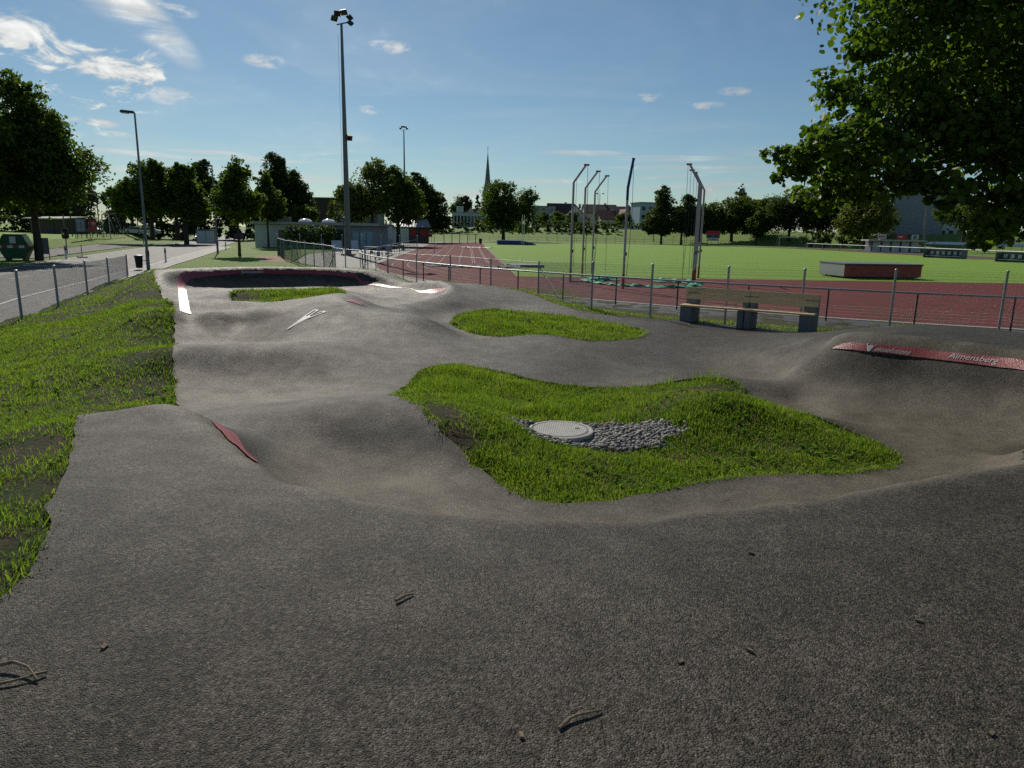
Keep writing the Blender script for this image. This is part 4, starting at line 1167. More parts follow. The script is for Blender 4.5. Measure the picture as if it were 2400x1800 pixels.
def lettering(name, s, A, B, u0, u1, v0, v1, dz=0.018, shear=0.0, label=None, extra=None, flip=False):
    """wrap flat letters on the strip between outline A (top) and B (bottom)"""
    V, F = text_mesh(s, shear) if s else (np.zeros((0, 2)), [])
    if s:
        ymax = V[:, 1].max(); ymin = V[:, 1].min()
        V = (V - [V[:, 0].min(), ymin]) / [np.ptp(V[:, 0]), ymax - ymin]
        V = np.c_[u0 + V[:, 0] * (u1 - u0), v0 + V[:, 1] * (v1 - v0)]
    if extra:
        for poly in extra:
            k = len(V)
            V = np.vstack([V, np.array(poly)])
            F = F + [tuple(range(k, k + len(poly)))]
    d = np.r_[0, np.cumsum(np.hypot(*np.diff(A, axis=0).T))]
    u = V[:, 0]
    a = np.c_[np.interp(u, d, A[:, 0]), np.interp(u, d, A[:, 1])]
    b = np.c_[np.interp(u, d, B[:, 0]), np.interp(u, d, B[:, 1])]
    Q = b + (a - b) * V[:, 1:2]
    P3 = lift(Q, dz)
    me = bpy.data.meshes.new(name)
    me.from_pydata(P3.tolist(), [], F)
    me.materials.append(MATS['letter_paint'])
    o = bpy.data.objects.new(name, me)
    put(o, track)
    if label:
        o['label'] = label
    return o


def crest_logo(u0, w):
    """shield of two raised arms over a toothed field"""
    def m(l):
        return [(u0 + x * w, y) for x, y in l]
    return [m([(.0, .96), (.12, .93), (.20, .62), (.5, .12), (.5, -.02), (.38, .02)]), m([(1.0, .93), (.88, .9), (.80, .6), (.5, .12), (.5, -.02), (.62, .02)]),
            m([(.2, .58), (.27, .7), (.34, .6), (.5, .12)]), m([(.34, .6), (.44, .82), (.52, .62), (.5, .12)]), m([(.52, .62), (.62, .78), (.70, .6), (.5, .12)]), m([(.70, .6), (.76, .68), (.80, .57), (.5, .12)])]


du = np.r_[0, np.cumsum(np.hypot(*np.diff(almA, axis=0).T))]


def u_at(x):
    return float(np.interp(x, almA[:, 0], du))


lettering('lettering', 'elosolutions', almA, almB, u_at(5.43), u_at(5.80), 0.10, 0.62, shear=0.25, label='white maker lettering with a shield mark', extra=crest_logo(u_at(5.315), 0.145))
lettering('lettering', 'Almensberg', almA, almB, u_at(6.13), u_at(6.51), 0.08, 0.86, label='white place name on the red band')
lettering('lettering', 'Biessenhofen', np.array([(-10.4, 26.69), (-10.05, 27.0), (-9.5, 27.32), (-9.2, 27.42)]), np.array([(-10.34, 26.58), (-10.0, 26.89), (-9.47, 27.22), (-9.17, 27.32)]), 0.25, 1.05, 0.15, 0.85, label='faded white place name in the far turn')


def arrow_mark():
    # white pointed emblem on the side of the mound: sharp end to the lower side, two hollow prongs up
    p = np.array([-4.5, 14.05]); q = np.array([-4.1, 14.98])
    ax = q - p; nx = np.array([0.36, -.10])

    def m(l):
        return [tuple(p + ax * v + nx * u) for u, v in l]
    polys = [[(-.03, 0), (.06, .02), (.30, .55), (-.12, .52)], [(-.12, .52), (-.33, .97), (-.27, 1.0), (-.04, .54)], [(-.33, .97), (-.27, 1.02), (-.06, 1.02), (-.10, .96)], [(-.10, .97), (-.04, .99), (.08, .62), (.03, .55)],
             [(.05, .56), (.1, .62), (.28, .95), (.22, .97)], [(.22, .95), (.28, 1.0), (.46, .98), (.43, .93)], [(.46, .98), (.52, .94), (.30, .52), (.22, .56)], [(-.12, .52), (.30, .55), (.08, .66)]]
    k = 0; V = []; F = []
    for po in polys:
        a = m(po)
        # subdivide so it hugs the slope
        c = np.mean(a, axis=0)
        V += a + [tuple(c)]
        n = len(a)
        F += [(k + i, k + (i + 1) % n, k + n) for i in range(n)]
        k += n + 1
    P3 = lift(np.array(V), .014)
    me = bpy.data.meshes.new('painted_emblem'); me.from_pydata(P3.tolist(), [], F)
    me.materials.append(MATS['letter_paint'])
    o = put(bpy.data.objects.new('painted_emblem', me), track)
    bm = bmesh.new(); bm.from_mesh(me); bmesh.ops.recalc_face_normals(bm, faces=bm.faces); bm.to_mesh(me); bm.free()
    o['label'] = 'white shield emblem painted on the mound'


arrow_mark()

# ------------------------------------------------------------------ manhole, pebbles, twigs
mz = float(h_soil([0.6], [8.36])[0]) + 0.05
mh = empty('manhole_cover', (0.60, 8.36, mz), 0, 'round pale concrete manhole cover set in gravel', 'manhole cover')
MB().lathe([(.40, -.14), (.40, .012), (.385, .02), (.355, .02), (.35, .008)], n=48).build('rim', 'pale_concrete', mh, True)
pl = MB().lathe([(.343, -.02), (.343, .014), (.338, .018)], n=48)
pl.build('lid', 'concrete', mh)
g = MB()
for i in range(-15, 16):
    x0 = i * .022
    hw = math.sqrt(max(0, .325 ** 2 - x0 ** 2))
    if hw > .03:
        g.box((x0, 0, .0195), (.015, 2 * hw, .006))
g.build('rib_plate', 'pale_concrete', mh)
MB().lathe([(.032, -.0), (.032, .0235)], (.21, .03, 0), 12).build('lifting_hole', 'black_plastic', mh)


def pebbles():
    r = np.random.RandomState(11)
    bm = bmesh.new()
    bmesh.ops.create_icosphere(bm, subdivisions=1, radius=1)
    bv = np.array([v.co[:] for v in bm.verts]); bf = np.array([[v.index for v in f.verts] for f in bm.faces])
    bm.free()
    V = []; F = []; k = 0; n = 0
    while n < 2100:
        a = r.uniform(0, 2 * np.pi); q = math.sqrt(r.uniform(0, 1.9))
        x = PEBBLE[0] + math.cos(a) * PEBBLE[2] * q; y = PEBBLE[1] + math.sin(a) * PEBBLE[3] * q
        pq = float(pebble_q(np.array(x), np.array(y)))
        if math.hypot(x - .6, y - 8.36) < .41 or (pq > 1 and r.uniform() > .5 * math.exp(-(pq - 1) * 9)):
            continue
        n += 1
        s = .010 + .026 * r.uniform() ** 1.6
        m = Matrix.Rotation(r.uniform(0, 6.3), 3, 'Z') @ Matrix.Rotation(r.normal(0, .35), 3, 'X') @ Matrix.Rotation(r.normal(0, .35), 3, 'Y')
        sc = np.array([s * r.uniform(.9, 1.6), s * r.uniform(.8, 1.1), s * r.uniform(.5, .8)])
        V.append((bv * (1 + r.normal(0, .05, (len(bv), 1))) * sc) @ np.array(m).T + [x, y, r.uniform(0, .022)])
        F.append(bf + k); k += len(bv)
    V = np.vstack(V)
    V[:, 2] += h_soil(V[:, 0], V[:, 1]) + 0.012
    t = NT('pebble')
    b = t.bsdf(.75, .4)
    rn = t.pos.outputs['Random Per Island']
    t.link(t.ramp(rn, (0.0, (.085, .085, .09)), (.45, (.19, .185, .175)), (.8, (.30, .285, .25)), (1.0, (.20, .14, .10))), b.inputs['Base Color'])
    t.bump(b, t.noise(90, 3), .002)
    MATS['pebble'] = t.m
    o = np_mesh('gravel', V, np.vstack(F), 'pebble', smooth=True)
    tag(o, 'grey river pebbles round the manhole', 'gravel', None, 'stuff')


pebbles()


def twig(name, pts, r, label, sub=None):
    P3 = [(x, y, float(h_asphalt(np.array([x]), np.array([y]))[0]) + z) for x, y, z in pts]
    m = MB().tube(P3, [r * (1 - .45 * i / (len(P3) - 1)) for i in range(len(P3))], 7)
    for s in sub or []:
        Q = [(x, y, float(h_asphalt(np.array([x]), np.array([y]))[0]) + z) for x, y, z in s]
        m.tube(Q, [r * .8, r * .65, r * .4][:len(Q)], 6)
    o = m.build(name, 'twig', None, True)
    return tag(o, label, 'twig', 'twigs lying on the deck')


simple('twig', (0.20, 0.155, 0.10), 0.85, var=0.35, scale=40, bump=.002, bscale=90)
twig('twig', [(.175, 2.035, .006), (.21, 2.075, .012), (.25, 2.098, .014), (.29, 2.112, .012), (.325, 2.128, .008)], .0065, 'pale curved twig lying on the asphalt at the bottom middle')
twig('twig', [(-.492, 2.832, .012), (-.47, 2.86, .014), (-.45, 2.885, .012), (-.425, 2.905, .008)], .008, 'short dark twig lying on the asphalt, farthest of the three')
twig('twig', [(-1.86, 2.30, .02), (-1.80, 2.31, .03), (-1.73, 2.285, .028), (-1.665, 2.235, .01)], .0075, 'forked twig lying on the asphalt at the lower left',
     [[(-1.83, 2.195, .008), (-1.75, 2.22, .014), (-1.69, 2.255, .016)], [(-1.70, 2.25, .018), (-1.66, 2.28, .012)]])
r_ = np.random.RandomState(5)
for i, (x, y) in enumerate([(.66, 2.42), (1.75, 2.75), (1.6, 2.05), (1.25, 3.4), (-1.55, 2.45), (.05, 2.0), (.95, 2.5)]):
    o = MB().box((x, y, float(h_asphalt(np.array([x]), np.array([y]))[0]) + .006), (.026, .014, .009), r_.uniform(0, 3), .3).build('leaf_scrap', 'twig', None)
    tag(o, ['brown leaf scrap right of the bottom twig, the upper one of two', 'brown leaf scrap at the right, highest of them', 'brown leaf scrap at the lower right corner', 'brown leaf scrap just below the pale lip of the bowl', 'brown leaf scrap above the forked twig', 'brown leaf scrap just left of the bottom twig', 'brown leaf scrap in the right half, middle of the deck'][i], 'leaf', 'leaf scraps on the deck')

# ------------------------------------------------------------------ bench
BA = Vector((.831, -.557, 0)); BBk = Vector((.557, .831, 0))
b0 = Vector((4.10, 17.48, 0))
bz = [float(h_asphalt(np.array([(b0 + BA * s).x]), np.array([(b0 + BA * s).y]))[0]) for s in (0, 1.55, 3.07)]
bench = empty('bench', (b0.x, b0.y, .66), 0, 'long wooden bench on concrete supports beside the wire fence', 'bench')


def bp(s, d, z):
    return BA * s + BBk * d + Vector((0, 0, z))


for s, w in ((0.0, .30), (1.40, .15), (1.57, .15), (2.79, .30)):
    prof = [(0.0, -.08), (0.0, .40), (.36, .40), (.50, .84), (.60, .84), (.58, -.08)]
    MB().extrude([bp(s, d, z) for d, z in prof], BA * w).build('support', 'concrete', bench, bevel=.012)
for a, l in ((-.03, 1.575), (1.551, 1.549)):
    for k in range(3):
        d0 = -.03 + k * .135
        MB().extrude([bp(a, d0, .405), bp(a, d0 + .122, .405), bp(a, d0 + .122, .445), bp(a, d0, .445)], BA * l).build('seat_slat', 'bench_wood', bench, bevel=.005)
    for k in range(2):
        z0 = .565 + k * .15
        MB().extrude([bp(a, .335 + (z0 - .4) * .32, z0), bp(a, .335 + (z0 - .4) * .32 + .035, z0), bp(a, .335 + (z0 - .26) * .32 + .035, z0 + .135), bp(a, .335 + (z0 - .26) * .32, z0 + .135)],
                     BA * l).build('back_slat', 'bench_wood', bench, bevel=.005)


# ------------------------------------------------------------------ wire fences
def chain_link(p, q, h, cell=.06, r=.0016, parent=None, mat='galvanized', z_off=.03, name='wire_mesh'):
    """diamond mesh between two posts, p and q the feet"""
    p = Vector(p); q = Vector(q)
    d = q - p
    L = math.hypot(d.x, d.y)
    t = Vector((d.x / L, d.y / L, 0))
    nrm = Vector((-t.y, t.x, 0))
    V = []; F = []
    tri = [nrm * r, (t * -.5 - nrm * .5) * r * 1.4, (t * .5 - nrm * .5) * r * 1.4]

    def wire(u0, v0, u1, v1):
        k = len(V)
        for u, v in ((u0, v0), (u1, v1)):
            c = p + t * u + Vector((0, 0, z_off + v + d.z * u / L))
            for o in tri:
                V.append(tuple(c + o))
        F.extend([(k, k + 1, k + 4, k + 3), (k + 1, k + 2, k + 5, k + 4), (k + 2, k, k + 3, k + 5)])
    n = int((L + h) / cell)
    for i in range(n + 1):
        u = i * cell - h
        a0, a1 = max(0, u), min(L, u + h)
        if a1 > a0:
            wire(a0, a0 - u, a1, a1 - u)
            wire(a0, h - (a0 - u), a1, h - (a1 - u))
    for v in (0.0, h * .5, h):
        wire(0, v, L, v)
    return np_mesh(name, np.array(V), np.array(F), mat, parent)


def post(parent, foot, h, r, mat='galvanized', name='post', cap=True):
    m = MB().tube([foot, (foot[0], foot[1], foot[2] + h)], r, 10)
    if cap:
        m.lathe([(r * 1.25, -.01), (r * 1.25, .02), (r * .7, .035)], (foot[0], foot[1], foot[2] + h), 10)
    return m.build(name, mat, parent, True)


def gz(x, y):
    return float(h_soil([x], [y])[0])


FR = [(-10.85, 43.0, 1.67), (-9.85, 42.0, 1.61), (-8.51, 41.0, 1.59), (-6.93, 39.5, 1.56), (-5.02, 37.0, 1.56), (-3.06, 34.5, 1.60), (-1.0, 31.0, 1.63), (0.89, 26.0, 1.72), (2.15, 19.6, 1.99), (3.51, 18.2, 2.02), (5.2, 17.4, 2.03), (6.84, 16.9, 2.03),
      (8.77, 16.5, 2.07), (11.12, 16.2, 2.09), (13.5, 15.9, 2.1), (16, 15.6, 2.1)]
wf = empty('wire_fence', (2.15, 19.6, 0), 0, 'waist-high galvanized wire fence between the pump track and the stadium', 'fence')
wf.location = (0, 0, 0)
for i, (x, y, zt) in enumerate(FR):
    z0 = gz(x, y) if y < 35 else 0.0
    post(wf, (x, y, z0 - .1), zt - z0 + .1, .028 if i > 6 else .032)
    if i:
        x1, y1, zt1 = FR[i - 1]
        if i > 7:
            a0 = (x1, y1, zt1 - 1.24); b0_ = (x, y, zt - 1.24)
            chain_link(a0, b0_, 1.2, .062, .0017, wf)
        else:
            MB().tube([(x1, y1, zt1 - .03), (x, y, zt - .03)], .012, 5).build('top_rail', 'galvanized', wf)
            chain_link((x1, y1, zt1 - 1.24), (x, y, zt - 1.24), 1.2, .12, .0014, wf)
MB().tube([(.89, 26.0, 1.55), (1.62, 23.7, .55)], .022, 8).build('brace', 'old_steel', wf)

# ------------------------------------------------------------------ level ground and stadium
def sheet(name, poly, z, mat, label, parent=None, kind='structure'):
    me = bpy.data.meshes.new(name)
    bm = bmesh.new()
    vs = [bm.verts.new((x, y, z)) for x, y in poly]
    f = bm.faces.new(vs)
    f.normal_update()
    if f.normal.z < 0:
        f.normal_flip()
    bmesh.ops.triangulate(bm, faces=bm.faces)
    bm.to_mesh(me); bm.free()
    me.materials.append(MATS[mat])
    o = put(bpy.data.objects.new(name, me), parent)
    if parent is None:
        tag(o, label, None, None, kind)
    return o


def ribbon(name, path, w, z, mat, parent=None, label=None, z1=None):
    """flat strip of width w along a path; w may be (left, right)"""
    P = np.asarray(path, float)
    T = np.gradient(P, axis=0)
    T /= np.linalg.norm(T, axis=1)[:, None]
    N = np.c_[-T[:, 1], T[:, 0]]
    a, b = w if isinstance(w, tuple) else (w / 2, w / 2)
    n = len(P)
    V = np.vstack([np.c_[P + N * a, np.full(n, z)], np.c_[P - N * b, np.full(n, z)]])
    i = np.arange(n - 1)
    F = np.c_[i + n, i + n + 1, i + 1, i]
    o = np_mesh(name, V, F, mat, parent)
    if parent is None:
        tag(o, label, None, None, 'structure')
    elif label:
        o['label'] = label
    return o


sheet('ground', [(-2500, -60), (2500, -60), (2500, 4000), (-2500, 4000)], -.08, 'meadow', 'level green ground reaching to the horizon')

TA = R(3.7)
TC = np.array([32.0, 63.5])
LS = 84.4


def TL(u, v):
    return (TC[0] + u * math.cos(TA) - v * math.sin(TA), TC[1] + u * math.sin(TA) + v * math.cos(TA))


def oval(r, n=64, v0=0.0):
    pts = []
    for k in range(n + 1):
        a = math.pi + math.pi * k / n
        pts.append(TL(r * math.cos(a), r * math.sin(a)))
    for k in range(n + 1):
        a = math.pi * k / n
        pts.append(TL(r * math.cos(a), LS + r * math.sin(a)))
    return pts


sheet('stadium_path', oval(49.5), -.03, 'path_asphalt', 'dark asphalt path ringing the running track')
sheet('running_track', oval(43.45), -.02, 'tartan', 'red running track with white lane lines')
rt = bpy.data.objects['running_track']
for r in (43.4, 42.2, 40.97, 39.75, 38.5):
    P = oval(r)
    ribbon('lane_line', P + P[:1], .055, -.012, 'lane_paint', rt)
for u in (-36.8, -35.6, -35.4, -34.35, -34.15, -33.05):
    ribbon('lane_line', [TL(u, v) for v in (1.5, 60)], .055, -.012, 'lane_paint', rt)
kp = oval(43.62)
kb = np.array(kp)
ribbon('kerb', kb, .16, -.008, 'pale_concrete', rt)
gp = [TL(-32.9, -16), TL(34.8, -16)]
for k in range(0, 17):
    a = -.42 + .42 * k / 16
    gp.append(TL(38.2 * math.cos(a), 38.2 * math.sin(a)))
for k in range(0, 33):
    a = math.pi * k / 32 * .86
    gp.append(TL(38.2 * math.cos(a), LS + 38.2 * math.sin(a)))
gp.append(TL(-32.9, LS + 12))
sheet('infield_lawn', gp, -.012, 'stadium_lawn', 'mown light green infield lawn inside the running track')
ribbon('edge_line', [TL(-32.9, -16), TL(-32.9, LS)], .06, -.004, 'lane_paint', rt)

# handrail round the track
hr = empty('handrail', (0, 0, 0), 0, 'low grey steel handrail curving round the running track', 'railing')


def rail_path(r):
    pts = [TL(-r, v) for v in np.arange(60, 0, -3)]
    for a in np.arange(180, 300, 3.4):
        pts.append(TL(r * math.cos(R(a)), r * math.sin(R(a))))
    return pts


RP = rail_path(44.6)
for i in range(0, len(RP) - 1, 6):
    seg = RP[i:i + 7]
    MB().tube([(x, y, 1.06) for x, y in seg], .032, 8, False).build('rail', 'galvanized', hr, True)
for x, y in RP:
    MB().tube([(x, y, -.03), (x, y, 1.05)], .028, 8).build('post', 'dark_steel', hr, True)
for k, v in enumerate((7, 14.2, 17.5)):
    p, q = TL(-44.55, v), TL(-44.55, v + (2.6 if k == 0 else 3.1))
    o = MB().extrude([(p[0], p[1], .12), (q[0], q[1], .12), (q[0], q[1], .98), (p[0], p[1], .98)], (.02, 0, 0)).build('hanging_banner', 'mauve_panel', None)
    tag(o, ['mauve banner hung on the handrail, nearest of three', 'mauve banner hung on the handrail, middle of three', 'mauve banner hung on the handrail, farthest of three'][k], 'banner', 'banners on the handrail')


# hammer cage
cage = empty('throwing_cage', (7.9, 42, 0), 0, 'tall throwing cage of bent steel poles with its net lowered', 'cage')
cage.location = (0, 0, 0)
cc = Vector((7.9, 43.5, 0))
for k, (x, y, b, tp) in enumerate(((3.2, 40.6, 5.46, (3.85, 40.75, 6.4)), (4.4, 46.3, 5.5, (5.1, 46.1, 6.5)), (5.4, 49.8, 5.5, (6.1, 49.6, 6.5)), (5.62, 36.8, 5.0, (5.95, 37.6, 6.45)), (10.3, 41.3, 5.6, (9.75, 41.5, 6.6)), (11.1, 44.0, 5.55, (10.55, 44.1, 6.5)), (12.1, 47.1, 5.55, (11.45, 47.0, 6.6)))):
    p = MB().tube([(x, y, -.02), (x, y, b), tp], .062, 10).build('pole', 'cage_steel', cage, True)
    MB().tube([(x, y, -.01), (x, y, .75)], .066, 10).build('base_sleeve', 'box_red', cage, True)
    d = (Vector(tp) - Vector((x, y, b))).normalized()
    MB().box(Vector(tp) + Vector((d.x, d.y, 0)) * .08 + Vector((0, 0, .02)), (.3, .09, .09), math.atan2(d.y, d.x)).build('head', 'box_red' if k != 3 else 'blue_tube', cage)
    if k == 3:
        MB().tube([Vector((x, y, 4.4)), Vector((x, y, b)), Vector(tp)], .068, 10).build('upper_sleeve', 'blue_tube', cage, True)
    e = Vector(tp) + Vector((d.x, d.y, 0)) * .2
    MB().tube([e, Vector((e.x + .05, e.y, 3.4)), Vector((e.x + .1 * (-1) ** k, e.y, .2))], .011, 4).build('cable', 'dark_steel', cage)
    MB().tube([Vector((x, y, b)) + Vector((d.x, d.y, 0)) * .3 + Vector((0, 0, .25)), Vector((x + d.x * .25, y, .9))], .009, 4).build('cable', 'dark_steel', cage)
    MB().box((x + .07, y - .02, 1.75), (.08, .06, .16)).build('winch', 'dark_steel', cage)
MB().tube([(3.2, 40.6, .05), (4.1, 40.7, .05), (4.7, 41, .05)], .04, 6).build('ground_bar', 'old_steel', cage)


def heap(name, path, w, h, mat, label, cat, seed):
    """crumpled sheet or net lying along a path"""
    r = np.random.RandomState(seed)
    P = resample(path, .18)
    n = len(P); m = 9
    T = np.gradient(P, axis=0); T /= np.linalg.norm(T, axis=1)[:, None] + 1e-9
    N = np.c_[-T[:, 1], T[:, 0]]
    V = []
    for j in range(m):
        s = (j / (m - 1) - .5) * 2
        ww = w * (1 + .35 * np.sin(np.arange(n) * .7 + seed) + .25 * r.normal(0, 1, n)) / 2
        q = P + N * (s * ww)[:, None]
        z = h * np.maximum(0, 1 - s * s) * (.35 + .65 * r.uniform(0, 1, n)) * (.6 + .4 * np.sin(np.arange(n) * 1.3 + j))
        V.append(np.c_[q + r.normal(0, .04, q.shape), np.maximum(z, 0) + r.uniform(0, .03, n)])
    V = np.vstack(V)
    idx = np.arange(n * m).reshape(m, n)
    F = np.stack([idx[:-1, :-1], idx[:-1, 1:], idx[1:, 1:], idx[1:, :-1]], -1).reshape(-1, 4)
    o = np_mesh(name, V, F, mat)
    return tag(o, label, cat)


heap('lowered_net', [(5.3, 45.5), (4.4, 43), (4.5, 40.9), (5.4, 39.2), (7, 38.1), (8.8, 38.2), (10, 39.8), (10.6, 41.6)], .6, .16, 'green_net', 'green net lying in a heap at the feet of the throwing cage', 'net', 3)
heap('lowered_net', [(8.6, 43.5), (9.6, 42.8), (10.5, 42.2)], 1.5, .26, 'green_net', 'bunched green net beside the three close poles of the cage', 'net', 5)
heap('lowered_net', [(4.6, 42.2), (5.6, 43.4), (6.0, 44.3)], .9, .3, 'green_net', 'bunched green net beside the leftmost poles of the cage', 'net', 6)
heap('pit_cover', [(-6.8, 57.6), (-5, 56.2), (-3, 55.4), (-1, 55.8), (.6, 56.4)], 2.0, .25, 'grey_sheet', 'wrinkled silver sheet covering the near jumping pit', 'cover', 8)
o = MB().box((.9, 57.6, .09), (2.6, 1.9, .2), .25).build('pit_mat', 'slate', None); tag(o, 'flat dark mat at the end of the silver sheet', 'mat')
heap('pit_cover', [(-8.7, 116), (-6, 116.5), (-3.6, 117)], 2.0, .25, 'slate', 'dark sheet covering the far jumping pit on the runway', 'cover', 9)

# rolling mat cover, red box with metal end
box = empty('mat_cover', (22.8, 49.6, 0), R(3.7), 'long low red box on rollers with a bare metal end, standing on the red track', 'box')
w_, d_, h_ = 5.5, 3.6, .84
MB().box((w_ / 2, .01, .12 + h_ / 2), (w_, .04, h_)).build('front_panel', 'box_red', box)
MB().box((w_ / 2, d_, .12 + h_ / 2), (w_, .04, h_)).build('back_panel', 'box_red', box)
MB().box((w_ - .02, d_ / 2, .12 + h_ / 2), (.04, d_ - .05, h_)).build('side_panel', 'box_red', box)
o = MB().box((-.0, d_ / 2, .12 + h_ / 2), (.04, d_ - .05, h_)).build('side_panel', 'galvanized', box); o['label'] = 'bare galvanized end'
MB().box((w_ / 2, d_ / 2, .12 + h_ + .03), (w_ + .12, d_ + .12, .055)).build('roof', 'slate', box)
MB().box((w_ / 2, -.05, .12 + h_ - .03), (w_ + .12, .02, .07)).build('roof_edge', 'dark_steel', box)
for x in (.5, w_ - .5):
    for y in (.15, d_ - .15):
        MB().tube([(x - .06, y, .07), (x + .06, y, .07)], .09, 12).build('wheel', 'black_plastic', box)
MB().tube([(.55, -.01, .62), (.55, -.03, .62)], .06, 12).build('lock', 'black_plastic', box)
MB().box((w_ / 2, d_ / 2, .1), (w_ - .2, d_ - .3, .06)).build('base_frame', 'dark_steel', box)

# pole-vault mat and stands
vm = empty('landing_mat', (0, 150, 0), R(3.7), 'blue padded landing mat at the far end of the lawn', 'mat')
MB().box((-1.0, 0, .45), (5.3, 5, .85)).build('mat_body', 'blue_vinyl', vm, bevel=.12)
MB().extrude([(1.65, -2.5, .03), (4.3, -2.5, .03), (4.3, -2.5, .14), (1.65, -2.5, .86)], (0, 5, 0)).build('front_wedge', 'blue_vinyl', vm, bevel=.05)
for x, y, l in ((1.5, 147.2, 'white upright beside the blue mat, left of two'), (1.9, 147.4, 'white upright beside the blue mat, right of two')):
    s = empty('vault_upright', (x, y, 0), 0, l, 'upright', 'vault uprights')
    MB().tube([(0, 0, 0), (0, 0, 6.0)], .06, 8).build('mast', 'white_paint', s)
    MB().box((0, 0, .06), (.5, .5, .12)).build('base', 'blue_vinyl', s)


def goal(name, label, x, y, rz, w=7.3, h=2.44, dp=2.0, mat='white_paint', z=0.0, net=True):
    g = empty(name, (x, y, z), rz, label, 'goal')
    for s in (0, w):
        MB().tube([(s, 0, 0), (s, 0, h)], .06, 8).build('goalpost', mat, g)
        MB().tube([(s, 0, h), (s, dp * .5, h)], .025, 6).build('net_stay', mat, g)
        MB().tube([(s, dp * .5, h), (s, dp, .05)], .02, 6).build('net_stay', mat, g)
    MB().tube([(0, 0, h), (w, 0, h)], .06, 8).build('crossbar', mat, g)
    MB().tube([(0, dp, .05), (w, dp, .05)], .025, 6).build('ground_bar', mat, g)
    return g


goal('football_goal', 'white football goal under the trees beyond the right corner of the lawn', 66.8, 183, R(2))
goal('football_goal', 'white football goal in front of the dark far hedge', 9.5, 213, R(0), mat='white_paint')

# scoreboard
sb = empty('scoreboard', (51.4, 188, 0), R(-5), 'red and grey scoreboard under the trees at the far side of the lawn', 'scoreboard')
for s in (-1.4, 1.4):
    MB().box((s, 0, 1.0), (.12, .12, 2.0)).build('post', 'dark_steel', sb)
MB().box((0, 0, 3.25), (3.4, .2, .95)).build('red_panel', 'red_banner', sb)
MB().box((0, 0, 2.33), (3.4, .2, .88)).build('grey_panel', 'slate', sb)
for s in (-.95, .75):
    MB().box((s, -.11, 2.33), (.75, .03, .4)).build('digit_window', 'black_plastic', sb)
MB().box((0, 0, 1.53), (2.8, .18, .66)).build('sponsor_panel', 'white_panel', sb)
for s in (-.5, -.1, .3, .6):
    MB().box((s, -.10, 1.55), (.22, .02, .26)).build('sponsor_mark', 'slate', sb)


def flood_mast(x, y, h, r0, label, heads, low=None, z=0.0):
    m = empty('floodlight_mast', (x, y, z), 0, label, 'floodlight')
    MB().tube([(0, 0, 0), (0, 0, h * .35), (0, 0, h)], [r0, r0 * .82, r0 * .38], 14).build('mast', 'old_steel', m, True)
    MB().box((0, 0, .06), (r0 * 4, r0 * 4, .14)).build('foot_plate', 'concrete', m)
    MB().tube([(-.45 * h / 22, 0, h - .1), (.5 * h / 22, 0, h + .1)], .06, 6).build('crossarm', 'dark_steel', m)
    for dx, dz, a, t in heads:
        hd = MB().box((dx, -.1, h + dz), (.62, .22, .5), a, R(t)).build('lamp_head', 'dark_steel', m)
        MB().box((dx - math.sin(a) * -.13, -.1 - math.cos(a) * .13, h + dz - .02), (.54, .02, .42), a, R(t)).build('lens', 'glass_dark', hd)
    if low:
        l = MB().box((.45, -.1, low), (.55, .5, .5), .5, R(25)).build('lamp_head', 'old_steel', m)
        MB().tube([(.05, 0, low + .05), (.3, -.05, low + .05)], .05, 6).build('bracket', 'dark_steel', m)
        MB().box((.53, -.3, low - .1), (.4, .05, .36), .5, R(25)).build('lens', 'glass_dark', l)
        for k in range(9):
            MB().tube([(-.14 + .01 * (k % 2), 0, h * .55 + k * h * .045), (.16, 0, h * .55 + k * h * .045)], .015, 5).build('climbing_step', 'dark_steel', m)
        MB().tube([(-.42, 0, 1.2), (-.36, 0, h - 1.0)], .012, 4).build('halyard', 'dark_steel', m)
    return m


flood_mast(-17.4, 75.6, 22.4, .32, 'tall grey floodlight mast with a lower lamp, beside the clubhouse', ((-.35, .9, .5, 20), (.3, 1.0, -.4, 25), (.85, .55, -.9, 50), (.9, .05, -1.0, 60), (-.65, .45, .8, 35)), 11.75)
flood_mast(-34.4, 228, 32.3, .4, 'distant floodlight mast rising behind the leafy tree', ((-1.0, .4, .3, 30), (0, .9, 0, 30), (1.0, .4, -.3, 30), (-.5, .9, .2, 30), (.6, .9, -.2, 30)))
flood_mast(84.4, 150, 25, .3, 'slim floodlight mast beside the grandstand deck', ((-.4, .5, .3, 30), (.4, .5, -.3, 30)))
flood_mast(35.5, 308, 18.5, .2, 'distant slim floodlight mast seen between the cage poles', ((-1.3, .2, .3, 30), (1.3, .2, -.3, 30)), z=0)
flood_mast(41, 214, 14.2, .14, 'slim lamp mast before the pale blue flats', ((-.3, .2, .3, 30), (.3, .2, -.3, 30)))


